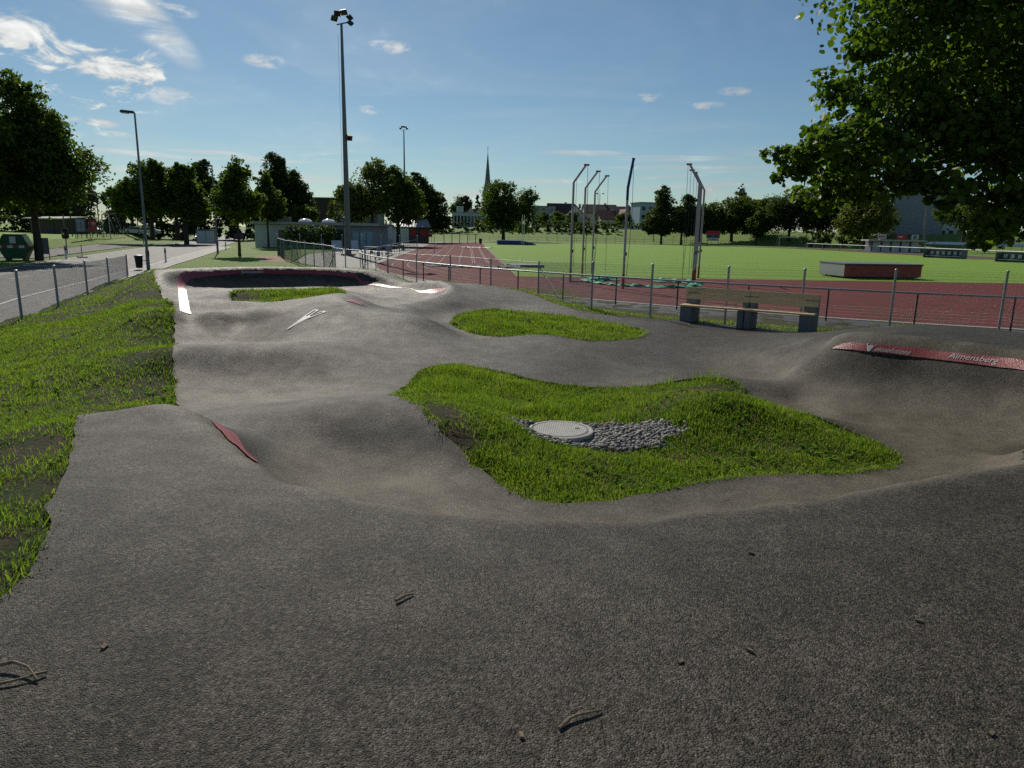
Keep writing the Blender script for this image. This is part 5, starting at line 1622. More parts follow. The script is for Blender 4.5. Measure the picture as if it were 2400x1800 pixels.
def dugout(x, y, rz, label):
    d = empty('team_shelter', (x, y, 0), rz, label, 'shelter')
    MB().box((2.6, 1.5, .62), (5.6, .08, 1.25)).build('back_wall', 'slate', d)
    for s in (-.2, 5.4):
        MB().box((s, .85, .6), (.08, 1.4, 1.2)).build('side_wall', 'slate', d)
        MB().tube([(s, .2, 0), (s, .2, 1.95)], .035, 6).build('frame_post', 'galvanized', d)
        MB().tube([(s, 1.55, 0), (s, 1.55, 2.25)], .035, 6).build('frame_post', 'galvanized', d)
    MB().box((2.6, .85, 2.12), (5.9, 1.75, .05), 0, R(12)).build('roof', 'glass_dark', d)
    for k in range(6):
        s = MB().box((.45 + k * .86, .95, .42), (.45, .42, .06)).build('seat', 'slate', d)
        MB().box((.45 + k * .86, 1.18, .72), (.45, .06, .5)).build('seat_back', 'white_panel', s)
    MB().box((2.6, .5, .28), (5.2, .3, .08)).build('foot_bench', 'white_panel', d)
    return d


dugout(61.2, 108, R(-62), 'grey team shelter with pale seats, nearer the grandstand')
dugout(62.4, 93.5, R(-62), 'grey team shelter with pale seats at the right edge of the lawn')

# infield barrier rails and banners along the far right straight
br = empty('barrier_rail', (0, 0, 0), 0, 'pale barrier rail along the far right straight', 'railing')
bpth = [TL(45.2, v) for v in np.arange(0, 110, 4)]
for i in range(0, len(bpth) - 1, 5):
    MB().tube([(x, y, 1.1) for x, y in bpth[i:i + 6]], .07, 6, False).build('rail', 'white_paint', br)
for x, y in bpth:
    MB().tube([(x, y, -.05), (x, y, 1.1)], .05, 6).build('post', 'white_paint', br)
for k, (v, l, c, lab) in enumerate(((32, 4.4, 'white_panel', 'white advertising board on the barrier, beside the black patterned one'), (27.3, 4.2, 'slate', 'black patterned advertising board on the barrier'), (14, 4.0, 'yellow_paint', 'yellow advertising board behind the right team shelter'), (8.5, 4.0, 'white_panel', 'white advertising board at the right picture edge'))):
    p, q = TL(45.1, v), TL(45.1, v + l)
    o = MB().extrude([(p[0], p[1], .1), (q[0], q[1], .1), (q[0], q[1], 1.02), (p[0], p[1], 1.02)], (.05, 0, 0)).build('advertising_board', c, None)
    tag(o, lab, 'board', 'boards on the barrier')
    if k == 1:
        for s in range(4):
            a = TL(45.05, v + .6 + s * 1.0)
            MB().tube([(a[0] - .06, a[1], .55), (a[0] - .03, a[1], .55)], .34, 14).build('round_mark', 'white_panel', o)

# grandstand deck on the right
gs = empty('grandstand', (72.6, 147, 0), R(-6), 'low white building with a railed deck on its roof', 'building')
for k in range(5):
    MB().box((.9 + k * 1.85, .3, 1.05), (1.45, .12, 2.1)).build('wall_panel', 'white_panel', gs)
MB().box((4.6, 2.2, 1.05), (9.2, 3.4, 2.08)).build('core', 'slate', gs)
MB().box((4.2, .6, 2.22), (11.2, 4.4, .26)).build('deck', 'pale_concrete', gs)
for k in range(9):
    MB().tube([(-1.2 + k * 1.38, -1.5, 2.3), (-1.2 + k * 1.38, -1.5, 3.45)], .04, 6).build('rail_post', 'dark_steel', gs)
for z in (2.6, 2.85, 3.1, 3.45):
    MB().tube([(-1.3, -1.5, z), (9.9, -1.5, z)], .03, 6).build('rail', 'old_steel', gs)
for k, (x, w, c) in enumerate(((.2, 1.7, 'white_panel'), (4.0, 1.2, 'red_banner'), (5.25, .55, 'red_banner'), (6.7, 1.3, 'white_panel'))):
    o = MB().box((x + w / 2, -1.56, 2.98), (w, .03, .92)).build('banner', c, gs)
    if k == 0:
        for s in range(3):
            MB().box((x + .4 + s * .45, -1.585, 2.98), (.36, .015, .3)).build('red_mark', 'red_banner', o)
    if k == 1:
        MB().box((x + .55, -1.585, 2.98), (.8, .015, .25)).build('pale_mark', 'white_panel', o)
    if k == 3:
        MB().tube([(x + .6, -1.59, 2.98), (x + .6, -1.575, 2.98)], .38, 18).build('dark_mark', 'slate', o)
rl = empty('terrace_railing', (82.5, 146, 0), R(-4), 'grey railing running right from the grandstand deck', 'railing')
for k in range(14):
    MB().tube([(k * 2.1, 0, 0), (k * 2.1, 0, 3.4)], .05, 6).build('post', 'old_steel', rl)
for z in (2.45, 2.75, 3.05, 3.4):
    MB().tube([(0, 0, z), (27.5, 0, z)], .035, 6).build('rail', 'old_steel', rl)

# far boundary fence of the lawn
ff = empty('boundary_fence', (0, 0, 0), 0, 'thin dark fence along the far end of the lawn', 'fence')
for k in range(44):
    x = -12 + k * 2.6
    MB().tube([(x, 194 + .02 * x, -.05), (x, 194 + .02 * x, 1.15 if k % 3 else 2.0)], .035, 5).build('post', 'dark_steel', ff)
for z in (.55, 1.12):
    MB().tube([(-12, 193.8, z), (100, 196, z)], .025, 5).build('rail', 'dark_steel', ff)

# small pavilion frame left of the far lawn
tb = empty('open_shelter_frame', (-11.5, 152, 0), R(3), 'open dark steel frame shelter at the end of the left straight', 'shelter')
for k in range(5):
    MB().tube([(-3.3 + k * 1.65, 0, 0), (-3.3 + k * 1.65, 0, 1.9)], .07, 6).build('post', 'dark_steel', tb)
MB().box((-.2, 0, 1.97), (8.4, 1.6, .14)).build('flat_roof', 'old_steel', tb)
o = MB().box((-18.2, 150, 1.55), (2.3, .06, .58)).build('advertising_banner', 'red_banner', None); tag(o, 'red banner beside the kiosk at the far end of the straight', 'banner')
for s in (-1.0, 1.0):
    MB().box((-18.2 + s, 150.1, .75), (.06, .06, 1.5)).build('stake', 'old_steel', o)
o = empty('litter_bin', (-7.2, 153, 0), 0, 'small dark litter bin beyond the left straight', 'bin')
MB().lathe([(.3, .1), (.34, 1.0), (.28, 1.1)], n=12).build('drum', 'black_plastic', o); MB().tube([(0, 0, 0), (0, 0, .15)], .1, 8).build('foot', 'dark_steel', o)

# ------------------------------------------------------------------ road side on the left
ROADN = [(-6.5, -30), (-9.2, -15), (-11.9, 0), (-14.6, 13), (-17.9, 24.8), (-18.8, 27.2), (-20.0, 31.3), (-21.2, 35.5), (-22.6, 40.0), (-26.1, 52.0), (-30.4, 65.2), (-36.5, 84.9), (-49.8, 128.6), (-80, 220), (-140, 390)]
rn = resample(ROADN, 3.0)
T = np.gradient(rn, axis=0); T /= np.linalg.norm(T, axis=1)[:, None]
NL = np.c_[-T[:, 1], T[:, 0]]
ribbon('road', rn, (7.9, 0.0), -.045, 'road_asphalt', None, 'sunlit grey asphalt road running away on the left')
road = bpy.data.objects['road']
ribbon('edge_line', rn + NL * .12, .16, -.038, 'road_paint', road)
ribbon('edge_line', rn + NL * 7.6, .16, -.038, 'road_paint', road)
# broken centre line and worn crossing marks
for i in range(4, len(rn) - 2, 3):
    ribbon('centre_dash', rn[i:i + 2] + NL[i:i + 2] * 3.9, .12, -.038, 'road_paint', road)


def road_mark(x, y, l, w, mat='road_paint'):
    t_ = Vector((-.30, .954)); n_ = Vector((-.954, -.30))
    c = Vector((x, y))
    p = [c + t_ * (s * w / 2) + n_ * (k * l / 2) for s, k in ((-1, -1), (1, -1), (1, 1), (-1, 1))]
    sheet('crossing_mark', [tuple(q) for q in p], -.037, mat, None, road)


for k, (x, y) in enumerate([(-27.2, 46.2), (-28.4, 47.4), (-29.7, 46.9), (-30.6, 48.6), (-32.0, 48.0), (-28.8, 43.2), (-27.5, 49.5), (-35.4, 54.6), (-34.0, 55.6), (-38.0, 71.0)]):
    road_mark(x, y, 1.7, .5, 'road_paint' if k not in (2, 5) else 'worn_yellow' if False else 'road_paint')
# pavement between road line and verge
ys = np.r_[np.arange(-30, 101, 2.0)]
pv = [(float(np.interp(y, rn[:, 1], rn[:, 0])) + .02, y) for y in ys] + [(float(verge_edge(y)) + .35, y) for y in ys[::-1]]
sheet('pavement', pv, -.04, 'path_asphalt', 'dark asphalt pavement beside the road')
kp_ = [(float(verge_edge(y)) + .12, y) for y in np.arange(-10, 100, 1.5)]
ribbon('kerb', kp_, .16, .012, 'pale_concrete', None, 'thin pale kerb between pavement and grass')
# grass verge beyond the pump track, worn patch and apron
vg = [(float(verge_edge(y)) + .2, y) for y in np.arange(33, 101, 3)] + [(-22, 99), (-22.5, 78), (-18.5, 60), (-13, 51), (-10.5, 43), (-6.5, 38.5), (-2.5, 33.5), (1.5, 29), (4, 27), (-6, 33)]
sheet('verge_lawn', vg, -.026, 'verge_lawn', 'sunny mown grass verge between road and clubhouse')
ap = [(-22.3, 98.8), (-22.3, 78), (-18.4, 60.2), (-12.8, 51), (-10.3, 43), (-6.3, 38.6), (1.5, 29.5), (6, 33), (-5, 60), (-12, 98.8)]
sheet('apron', ap, -.034, 'path_asphalt', 'grey asphalt apron round the floodlight mast')
dp = [(-24.5, 71.5), (-22.8, 70.5), (-21.0, 66), (-18.8, 61.2), (-18.2, 58.2), (-19.6, 58), (-21.6, 61.2), (-23.6, 66.5), (-25.5, 70)]
sheet('worn_path', [tuple(p) for p in resample(dp, .6, True)], -.018, 'dirt_path', 'bare sandy patch worn in the verge grass')
# gravel yard and raised playing field beyond the road
gy_ = [(-38.5, 58), (-41, 66), (-46, 82), (-52.5, 103), (-59, 104), (-52, 83), (-47, 68), (-43.5, 58)]
sheet('gravel_yard', gy_, -.03, 'gravel_yard', 'grey gravel strip beyond the road')


def bank(name, inner, outer, z0, z1, mat, label):
    n = len(inner)
    V = [(x, y, z0) for x, y in inner] + [(x, y, z1) for x, y in outer]
    F = [(i, i + 1, n + i + 1, n + i) for i in range(n - 1)]
    me = bpy.data.meshes.new(name); me.from_pydata(V, [], F)
    bm = bmesh.new(); bm.from_mesh(me)
    bmesh.ops.recalc_face_normals(bm, faces=bm.faces)
    if sum(f.normal.z for f in bm.faces) < 0:
        bmesh.ops.reverse_faces(bm, faces=bm.faces)
    bm.to_mesh(me); bm.free()
    me.materials.append(MATS[mat])
    return tag(put(bpy.data.objects.new(name, me)), label, None, None, 'structure')


bi = [(-43.5, 50), (-45, 60), (-48, 69), (-53, 84), (-60, 105), (-66, 125), (-90, 195)]
bo = [(-49, 50), (-50, 60), (-51.5, 70), (-55.0, 86), (-61.5, 106), (-69, 126), (-94, 196)]
bank('field_bank', bi, bo, -.05, .85, 'verge_lawn', 'low grass bank up to the raised playing field')
sheet('playing_field', bo + [(-330, 560), (-330, 50)], .85, 'stadium_lawn', 'bright raised playing field on the far left')

# roadside wire fence on the left
lf = empty('roadside_fence', (0, 0, 0), 0, 'galvanized wire fence between the grass bank and the road', 'fence')
LP = [(-10.6, 9.0, 1.6), (-11.4, 12.5, 1.58), (-12.4, 15.9, 1.55), (-13.5, 19.4, 1.5), (-14.7, 22.9, 1.44), (-16.7, 27.9, 1.36), (-18.7, 33.0, 1.26), (-21.2, 39.3, 1.16)]
for i, (x, y, zt) in enumerate(LP):
    post(lf, (x, y, zt - 1.45), 1.45, .036, 'galvanized')
    if i:
        a = LP[i - 1]
        chain_link((a[0], a[1], a[2] - 1.3), (x, y, zt - 1.3), 1.22, .075, .002, lf)
MB().tube([(-21.2, 39.3, .95), (-20.6, 38.1, -.02)], .03, 8).build('brace', 'old_steel', lf)


def street_lamp(x, y, h, label, arm=(-.75, -.1)):
    s = empty('street_lamp', (x, y, -.03), 0, label, 'street lamp')
    MB().tube([(0, 0, 0), (0, 0, 1.2), (0, 0, 1.25), (0, 0, h)], [.11, .105, .085, .05], 12).build('pole', 'old_steel', s, True)
    hd = MB().box((arm[0] * .55, arm[1] * .5, h + .06), (.85, .26, .14), math.atan2(-arm[1], -arm[0]), 0, R(4), .85).build('lamp_head', 'dark_steel', s, bevel=.02)
    MB().box((arm[0] * .75, arm[1] * .75, h - .02), (.42, .2, .06), math.atan2(-arm[1], -arm[0]), 0, R(4)).build('glass', 'white_panel', hd)
    MB().box((.09, -.02, 1.0), (.05, .14, .35)).build('service_hatch', 'dark_steel', s)
    return s


street_lamp(-23.3, 45.7, 9.45, 'tall grey street lamp with a bin at its foot')
street_lamp(-30.9, 75.1, 8.7, 'street lamp farther along the road before the young tree', (-.6, -.1))
b = empty('litter_bin', (-23.82, 45.6, 0), .2, 'dark round litter bin strapped to the street lamp', 'bin')
MB().lathe([(.19, .08), (.24, .74), (.25, .76)], n=16).build('drum', 'black_plastic', b, True)
MB().lathe([(.27, .77), (.25, .86), (.12, .9)], n=16).build('lid', 'dark_steel', b, True)
MB().box((.32, .05, .55), (.3, .05, .05)).build('strap', 'galvanized', b)


def delineator(x, y, label, h=1.1):
    d = empty('delineator_post', (x, y, -.04), .3, label, 'marker post', 'delineator posts along the road')
    MB().box((0, 0, h * .5), (.12, .11, h), taper=.9).build('post', 'white_paint', d, bevel=.015)
    MB().box((0, 0, h * .76), (.124, .116, .26)).build('black_band', 'black_plastic', d)
    MB().box((0, -.062, h * .78), (.05, .006, .16)).build('reflector', 'white_panel', d)


delineator(-27.0, 55.7, 'white marker post with a black band on the near side of the road')
delineator(-35.9, 57.6, 'white marker post with a black band across the road by the container')
delineator(-34.6, 86.5, 'small dark-banded marker post near the bend of the pavement', .95)
delineator(-47.5, 92.5, 'small marker post on the far side of the road beyond the gravel', .95)
bpst = empty('rope_post', (-36.4, 60.6, -.04), 0, 'thin dark rope post on a black foot at the gravel edge', 'post')
MB().tube([(0, 0, .05), (0, 0, 1.05)], .03, 8).build('stem', 'dark_steel', bpst)
MB().box((0, 0, .04), (.75, .3, .1)).build('foot', 'black_plastic', bpst)
MB().tube([(0, 0, .95), (-.2, -1.6, .82), (-.35, -2.9, .84)], .012, 4).build('rope', 'yellow_paint', bpst)

# skip container
sk = empty('skip_container', (-38.0, 54.9, -.05), R(20), 'dirty green skip container under the big tree', 'container')
MB().extrude([(-.62, -.55, .12), (.62, -.55, .12), (1.05, -.55, 1.0), (-1.05, -.55, 1.0)], (0, 1.5, 0)).build('lower_body', 'green_paint', sk, bevel=.02)
MB().extrude([(-1.06, -.56, 1.0), (1.06, -.56, 1.0), (.66, -.56, 1.85), (-.66, -.56, 1.85)], (0, 1.52, 0)).build('upper_body', 'green_paint', sk, bevel=.02)
MB().box((0, .2, 1.9), (1.25, 1.3, .1)).build('lid', 'green_paint', sk)
for k in range(6):
    MB().box((-.92 + k * .37, -.585, 1.02), (.36, .03, .2)).build('warning_stripe', 'red_paint' if k % 2 else 'white_panel', sk)
MB().box((.02, -.585, 1.52), (.4, .02, .5)).build('notice', 'white_panel', sk)
for s in (-.55, .55):
    MB().box((s, .2, .06), (.14, 1.2, .14)).build('skid', 'dark_steel', sk)
o = empty('notice_board', (-36.7, 56.2, -.05), R(15), 'grey notice board beside the green container', 'sign')
MB().box((0, 0, 1.05), (.75, .05, 1.25)).build('panel', 'slate', o)
for s in (-.33, .33):
    MB().box((s, .05, .6), (.05, .05, 1.2)).build('leg', 'dark_steel', o)
o = empty('waste_bin_on_post', (-41.6, 67, .0), 0, 'black dog-waste bin on a slim post before the playing field', 'bin')
MB().tube([(0, 0, 0), (0, 0, 3.6)], .05, 8).build('post', 'old_steel', o)
MB().lathe([(.22, 1.35), (.3, 1.5), (.3, 2.15), (.22, 2.3)], n=12).build('drum', 'black_plastic', o, True)
MB().box((0, -.3, 1.8), (.2, .02, .2)).build('sticker', 'yellow_paint', o)

# playing-field fence, banners, goal and ball-stop net
pf = empty('field_fence', (0, 0, 0), 0, 'low dark wire fence along the raised playing field', 'fence')
for k in range(16):
    t = k / 15
    MB().tube([(-57.0 - 16 * t, 94 + 46 * t, .8), (-57.0 - 16 * t, 94 + 46 * t, 2.9)], .05, 6).build('post', 'dark_steel', pf)
chain_link((-57.0, 94, .85), (-73.0, 140, .85), 1.95, .5, .006, pf, 'dark_steel')
for k, (t, c, lab) in enumerate(((.02, 'pale_blue_panel', 'pale green banner on the playing field fence'), (.17, 'red_banner', 'red banner with pale strokes on the playing field fence'))):
    p = Vector((-57.0 - 16 * t, 94 + 46 * t, 0)); q = Vector((-57.0 - 16 * (t + .1), 94 + 46 * (t + .1), 0))
    o = MB().extrude([p + Vector((0, -.1, 1.7)), q + Vector((0, -.1, 1.7)), q + Vector((0, -.1, 3.3)), p + Vector((0, -.1, 3.3))], (.05, 0, 0)).build('banner', c, None)
    tag(o, lab, 'banner')
    for e in (p, q):
        MB().tube([e + Vector((0, 0, .8)), e + Vector((0, 0, 3.3))], .05, 6).build('pole', 'dark_steel', o)
    if k:
        for s in range(3):
            a = p.lerp(q, .3 + .2 * s)
            MB().box(a + Vector((.0, -.18, 2.5)), (.18, .03, .9), .3, 0, R(30)).build('stroke', 'white_panel', o)
goal('football_goal', 'tall goal frame on the raised playing field at the left', -54.5, 96, R(-50), 4.2, 3.1, 1.6, 'galvanized', .85)
bn = empty('ball_net', (0, 0, 0), 0, 'tall sagging ball-stop net behind the playing field goal', 'net')
NP = [(-66, 108), (-71, 124), (-76, 140), (-81, 156)]
for i, (x, y) in enumerate(NP):
    MB().tube([(x, y, .8), (x, y, 8.0 - .3 * i)], .09, 8).build('post', 'dark_steel', bn)
    if i:
        a = NP[i - 1]
        MB().tube([(a[0], a[1], 7.9), ((a[0] + x) / 2, (a[1] + y) / 2, 7.3), (x, y, 7.7)], .03, 5).build('top_cable', 'old_steel', bn)
        chain_link((a[0], a[1], .9), (x, y, .9), 6.3, .9, .012, bn, 'dark_steel', name='net_panel')

# green mesh fence before the clubhouse
gf = empty('mesh_fence', (0, 0, 0), 0, 'green mesh fence with pale capped posts before the clubhouse', 'fence')
GP = [(-23.3, 71.0), (-21.6, 66.8), (-19.8, 62.0), (-18.0, 58.2), (-16.5, 54.9), (-15.2, 52.4), (-13.9, 50.0), (-12.6, 47.6), (-10.85, 43.6)]
for i, (x, y) in enumerate(GP):
    post(gf, (x, y, -.03), 1.75, .035)
    if i:
        a = GP[i - 1]
        chain_link((a[0], a[1], 0), (x, y, 0), 1.62, .11, .004, gf, 'fence_green')
        MB().tube([(a[0], a[1], 1.68), (x, y, 1.68)], .018, 5).build('top_rail', 'galvanized', gf)
for i in range(9):
    x, y = -23.3 + i * 1.75, 71 + i * 1.6
    post(gf, (x, y, -.03), 2.1, .035)
MB().tube([(-10.9, 43.7, 1.2), (-11.9, 45.6, 0)], .03, 6).build('brace', 'old_steel', gf)

# ------------------------------------------------------------------ rising ground behind the stadium
def ground_rise():
    xs = np.arange(-140, 200, 10.0); ysr = [206, 212, 218, 224, 230, 236, 700]
    zs = [-.1, .2, 1.2, 2.6, 3.7, 4.0, 4.0]
    V = []; n = len(xs)
    for y, z in zip(ysr, zs):
        for x in xs:
            k = min(1, max(0, (x + 60) / 50)) if x < 0 else 1
            yy = y - (max(0, x - 60) * .9 if y < 700 else 0)
            V.append((x, yy, z * k - .1 * (1 - k)))
    F = [(j * n + i, j * n + i + 1, (j + 1) * n + i + 1, (j + 1) * n + i) for j in range(len(ysr) - 1) for i in range(n - 1)]
    o = np_mesh('rising_ground', np.array(V), np.array(F), 'meadow', smooth=True)
    tag(o, 'grass bank rising behind the far end of the stadium', None, None, 'structure')


ground_rise()


# ------------------------------------------------------------------ trees
def leaf_cloud(blobs, n, leaf, seed, clump=26, spread=.16, fill=.35, droop=0.0, shape='diamond', knobs=0):
    r = np.random.RandomState(seed)
    B = np.array(blobs, float)
    if knobs:
        # break each rounded mass into uneven boughs
        out_ = []
        for b in B:
            out_.append(np.r_[b[:3], b[3:] * .8])
            for k in range(knobs):
                d = r.normal(0, 1, 3); d /= np.linalg.norm(d)
                out_.append(np.r_[b[:3] + d * b[3:] * r.uniform(.6, .82), b[3:].mean() * r.uniform(.26, .46) * np.array([1, 1, .8])])
        B = np.array(out_)
    wgt = (B[:, 3] * B[:, 4] * B[:, 5]) ** .667
    nc = max(4, n // clump)
    bi_ = r.choice(len(B), nc, p=wgt / wgt.sum())
    d = r.normal(0, 1, (nc, 3)); d /= np.linalg.norm(d, axis=1)[:, None]
    rad = np.where(r.uniform(0, 1, nc) < fill, r.uniform(.2, .85, nc), r.uniform(.8, 1.04, nc))
    cc_ = B[bi_, :3] + d * rad[:, None] * B[bi_, 3:]
    k = np.repeat(np.arange(nc), clump)
    sig = (B[bi_, 3:].min(1) * spread)[k][:, None]
    c = cc_[k] + r.normal(0, 1, (len(k), 3)) * sig * [1, 1, .75]
    out = d[k]
    N = r.normal(0, .75, (len(k), 3)) + out * .5 + [0, 0, .35]
    N /= np.linalg.norm(N, axis=1)[:, None]
    t = r.normal(0, 1, (len(k), 3)) + [0, 0, -droop]
    t -= N * (t * N).sum(1)[:, None]; t /= np.linalg.norm(t, axis=1)[:, None]
    b = np.cross(N, t)
    s = (leaf * r.uniform(.6, 1.3, len(k)))[:, None]
    m = len(k)
    if shape == 'diamond':
        V = np.stack([c - t * s * .5, c + b * s * .36 + N * s * .08, c + t * s * .55, c - b * s * .36 + N * s * .08], 1).reshape(-1, 3)
        F = np.arange(m * 4).reshape(m, 4)
    else:
        L = [(0, 0, 0), (-.44, .28, .1), (-.36, .72, .09), (0, 1.06, -.05), (.36, .72, .09), (.44, .28, .1)]
        V = np.stack([c + b * s * x + t * s * (y - .5) + N * s * z for x, y, z in L], 1).reshape(-1, 3)
        q = np.arange(m)[:, None] * 6
        F = np.vstack([q + [[0, 3, 2, 1]], q + [[0, 5, 4, 3]]])
    return V, F


def tree(name, label, base, blobs, n, leaf, mat, seed, r0=.2, group='trees round the sports ground', cat='tree', fork=None, spread=.16, fill=.35, top=None, clump=26, knobs=9):
    x0, y0, z0 = base
    t = empty(name, base, 0, label, cat, group)
    B = [(b[0], b[1], b[2], b[3], b[4], b[5]) for b in blobs]
    V, F = leaf_cloud(B, int(n * 1.25), leaf * .82, seed, spread=spread * 1.25, fill=fill, clump=clump, knobs=knobs)
    np_mesh('crown', V, F, mat, t)
    r = random.Random(seed)
    lo = min(b[2] - b[5] for b in B)
    hi = max(b[2] for b in B)
    fk = fork or max(lo + .15 * (hi - lo), .8)
    m = MB()
    m.tube([(0, 0, -.15), (.03, 0, fk * .5), (0, .02, fk), (.05 * r0, 0, hi)], [r0 * 1.25, r0, r0 * .85, r0 * .2], 9)
    m.build('trunk', 'bark', t, True)
    lm = MB()
    for b in B:
        for k in range(2):
            e = Vector((b[0] + r.uniform(-.4, .4) * b[3], b[1] + r.uniform(-.4, .4) * b[4], b[2] + r.uniform(-.2, .4) * b[5]))
            s = Vector((0, 0, fk + r.uniform(0, .25) * (hi - fk)))
            mid = s.lerp(e, .5) + Vector((0, 0, .12 * (e - s).length))
            lm.tube([s, mid, e], [r0 * .45, r0 * .28, r0 * .08], 6)
    lm.build('limbs', 'bark', t, True)
    return t


# roadside maples on the left
tree('maple_tree', 'big dark maple at the left edge with the green container beneath', (-37.0, 56, 0), [(0, 0, 6.6, 4.2, 4.2, 3.6), (-.6, 0, 10.3, 3.0, 3.0, 3.2), (2.4, -.6, 5.4, 2.2, 2.4, 1.9), (-3.2, 0, 6.6, 2.8, 2.8, 3), (1.5, 0, 9.2, 2.2, 2.4, 2.0), (-.4, 0, 12.6, 1.3, 1.3, 1.4)], 30000, .34, 'leaf_maple', 101, .26, spread=.17)
tree('maple_tree', 'second big maple behind the container, cut by the left edge', (-39.5, 50, 0), [(0, 0, 7.5, 4.4, 4.2, 4.2), (-2, 0, 11, 3, 3, 3), (1.2, 0, 5, 3, 3, 1.6)], 20000, .36, 'leaf_maple', 102, .4)
tree('maple_tree', 'leafy maple at the far side of the road, leftmost of the row of three', (-55.0, 110, .6), [(0, 0, 7.0, 3.9, 3.6, 4.3), (-3.4, 0, 5.8, 2.6, 2.6, 3.0), (.6, 0, 10.2, 2, 2, 1.6)], 13000, .5, 'leaf_maple', 103, .3)
tree('maple_tree', 'leafy maple at the far side of the road, middle of the row of three', (-52.6, 113, .6), [(.5, 0, 6.6, 3.2, 3, 4.0), (1.2, 0, 9.4, 1.8, 2, 1.8)], 10000, .5, 'leaf_mid', 104, .3)
tree('maple_tree', 'leafy maple with a stout trunk before the parked cars', (-49.9, 110, 0), [(0, 0, 7.2, 3.1, 3, 4.2), (2.2, 0, 5.2, 2.0, 2, 2.4), (.2, 0, 10.4, 1.6, 1.6, 1.4)], 12000, .5, 'leaf_maple', 105, .32)
tree('young_maple', 'young maple on the verge with a pointed crown, nearest the road', (-26.5, 69.5, 0), [(0, 0, 5.0, 2.2, 2.2, 1.9), (.1, 0, 7.4, 1.25, 1.3, 2.2), (1.0, .2, 4.6, 1.5, 1.5, 1.2), (-1.0, 0, 5.6, 1.3, 1.3, 1.5)], 12000, .3, 'leaf_maple', 106, .13, fork=2.9)
tree('young_maple', 'young maple on the verge before the clubhouse wall', (-33.2, 97.5, 0), [(.3, 0, 5.6, 2.2, 2.2, 2.2), (-.2, 0, 8.3, 1.1, 1.2, 2.0), (1.4, 0, 5.0, 1.3, 1.3, 1.3)], 8500, .36, 'leaf_maple', 107, .13, fork=2.9)
# woods behind the playing field
for k, (x, y, h, w) in enumerate(((-96, 150, 11.5, 5.2), (-88, 146, 11.0, 4.6), (-80, 152, 12.5, 5), (-73, 150, 12.8, 4.6), (-66, 150, 16.2, 4.6), (-59.5, 152, 15.6, 4.2), (-54, 158, 11, 4.2), (-104, 156, 11, 6), (-115, 160, 12, 6), (-130, 165, 12, 7))):
    tree('broadleaf_tree', ['dark broadleaf tree behind the ball net, leftmost one in view', 'dark broadleaf tree behind the ball net, second in view', 'tall dark tree behind the ball net top cable', 'tall dark tree behind the leaning street lamp', 'tallest round dark tree above the roadside row',
         'round dark tree right of the tallest one above the roadside row', 'low dark tree behind the parked cars', 'dark tree hidden behind the big maple', 'dark tree far behind the big maple', 'dark tree at the far left behind the maples'][k],
         (x, y, .6), [(0, 0, h * .52, w, w, h * .40), (w * .4, 0, h * .72, w * .6, w * .6, h * .26), (-w * .5, 0, h * .42, w * .6, w * .6, h * .3)], 7500, .62, 'leaf_dark' if k % 3 else 'leaf_mid', 120 + k, .35)
# shrubs filling the ground under the far wood
sh = []
for k in range(16):
    sh.append((-118 + k * 4.6, 141 + (k % 3) * 2.0, 1.9, 3.4, 2.0, 1.9))
V, F = leaf_cloud(sh, 13000, .55, 140, fill=.2)
o = np_mesh('undergrowth', V, F, 'leaf_dark'); tag(o, 'dark undergrowth along the edge of the far wood', 'undergrowth', None, 'stuff')
# poplars
tree('poplar_tree', 'tall dense poplar behind the clubhouse, taller of two', (-51.5, 160, 0), [(0, 0, 7.5, 3.4, 3.2, 6.5), (-.7, 0, 14.2, 2.5, 2.5, 5.2), (.8, 0, 11.5, 2.6, 2.6, 4)], 15000, .55, 'leaf_dark', 150, .4, spread=.2)
tree('poplar_tree', 'sloping dense poplar right of the taller one', (-47.2, 158, 0), [(0, 0, 7, 3.2, 3, 6), (-.8, 0, 11.8, 2.0, 2.0, 3.4), (1.9, 0, 6, 2.5, 2.5, 4.6)], 13000, .55, 'leaf_dark', 151, .4, spread=.2)
tree('broadleaf_tree', 'low dark tree between the poplars and the brown block', (-42.6, 150, 0), [(0, 0, 4.4, 2.2, 2.2, 3.6), (-1.6, 0, 4.8, 2, 2, 2.8)], 5000, .5, 'leaf_mid', 152, .2)
# trees behind the mast
tree('loose_tree', 'airy light green tree right behind the floodlight mast', (-24.5, 125, 0), [(0, 0, 9.0, 3.9, 3.5, 4.6), (-3.2, 0, 7.0, 2.8, 2.6, 3.8), (1.0, 0, 12.2, 2.3, 2.3, 2.3), (-4.8, 0, 8.6, 1.4, 1.4, 1.4)], 12000, .5, 'leaf_light', 160, .3, spread=.24, fill=.5, clump=18)
tree('broadleaf_tree', 'dense dark green tree beside the airy one, above the red shutters', (-19.6, 122, 0), [(0, 0, 7.6, 3.8, 3.5, 4.6), (2.2, 0, 6.4, 2.8, 2.6, 3.6), (-.2, 0, 10.6, 2.4, 2.4, 2.4)], 13000, .48, 'leaf_mid', 161, .35)
tree('broadleaf_tree', 'dark conical tree rising behind the kiosk', (-20.2, 158, 0), [(0, 0, 8.2, 3.8, 3.5, 5.6), (3.4, 0, 6.0, 3.0, 3, 4.6), (-.6, 0, 12, 2.2, 2.2, 2.4)], 11000, .6, 'leaf_dark', 162, .35)
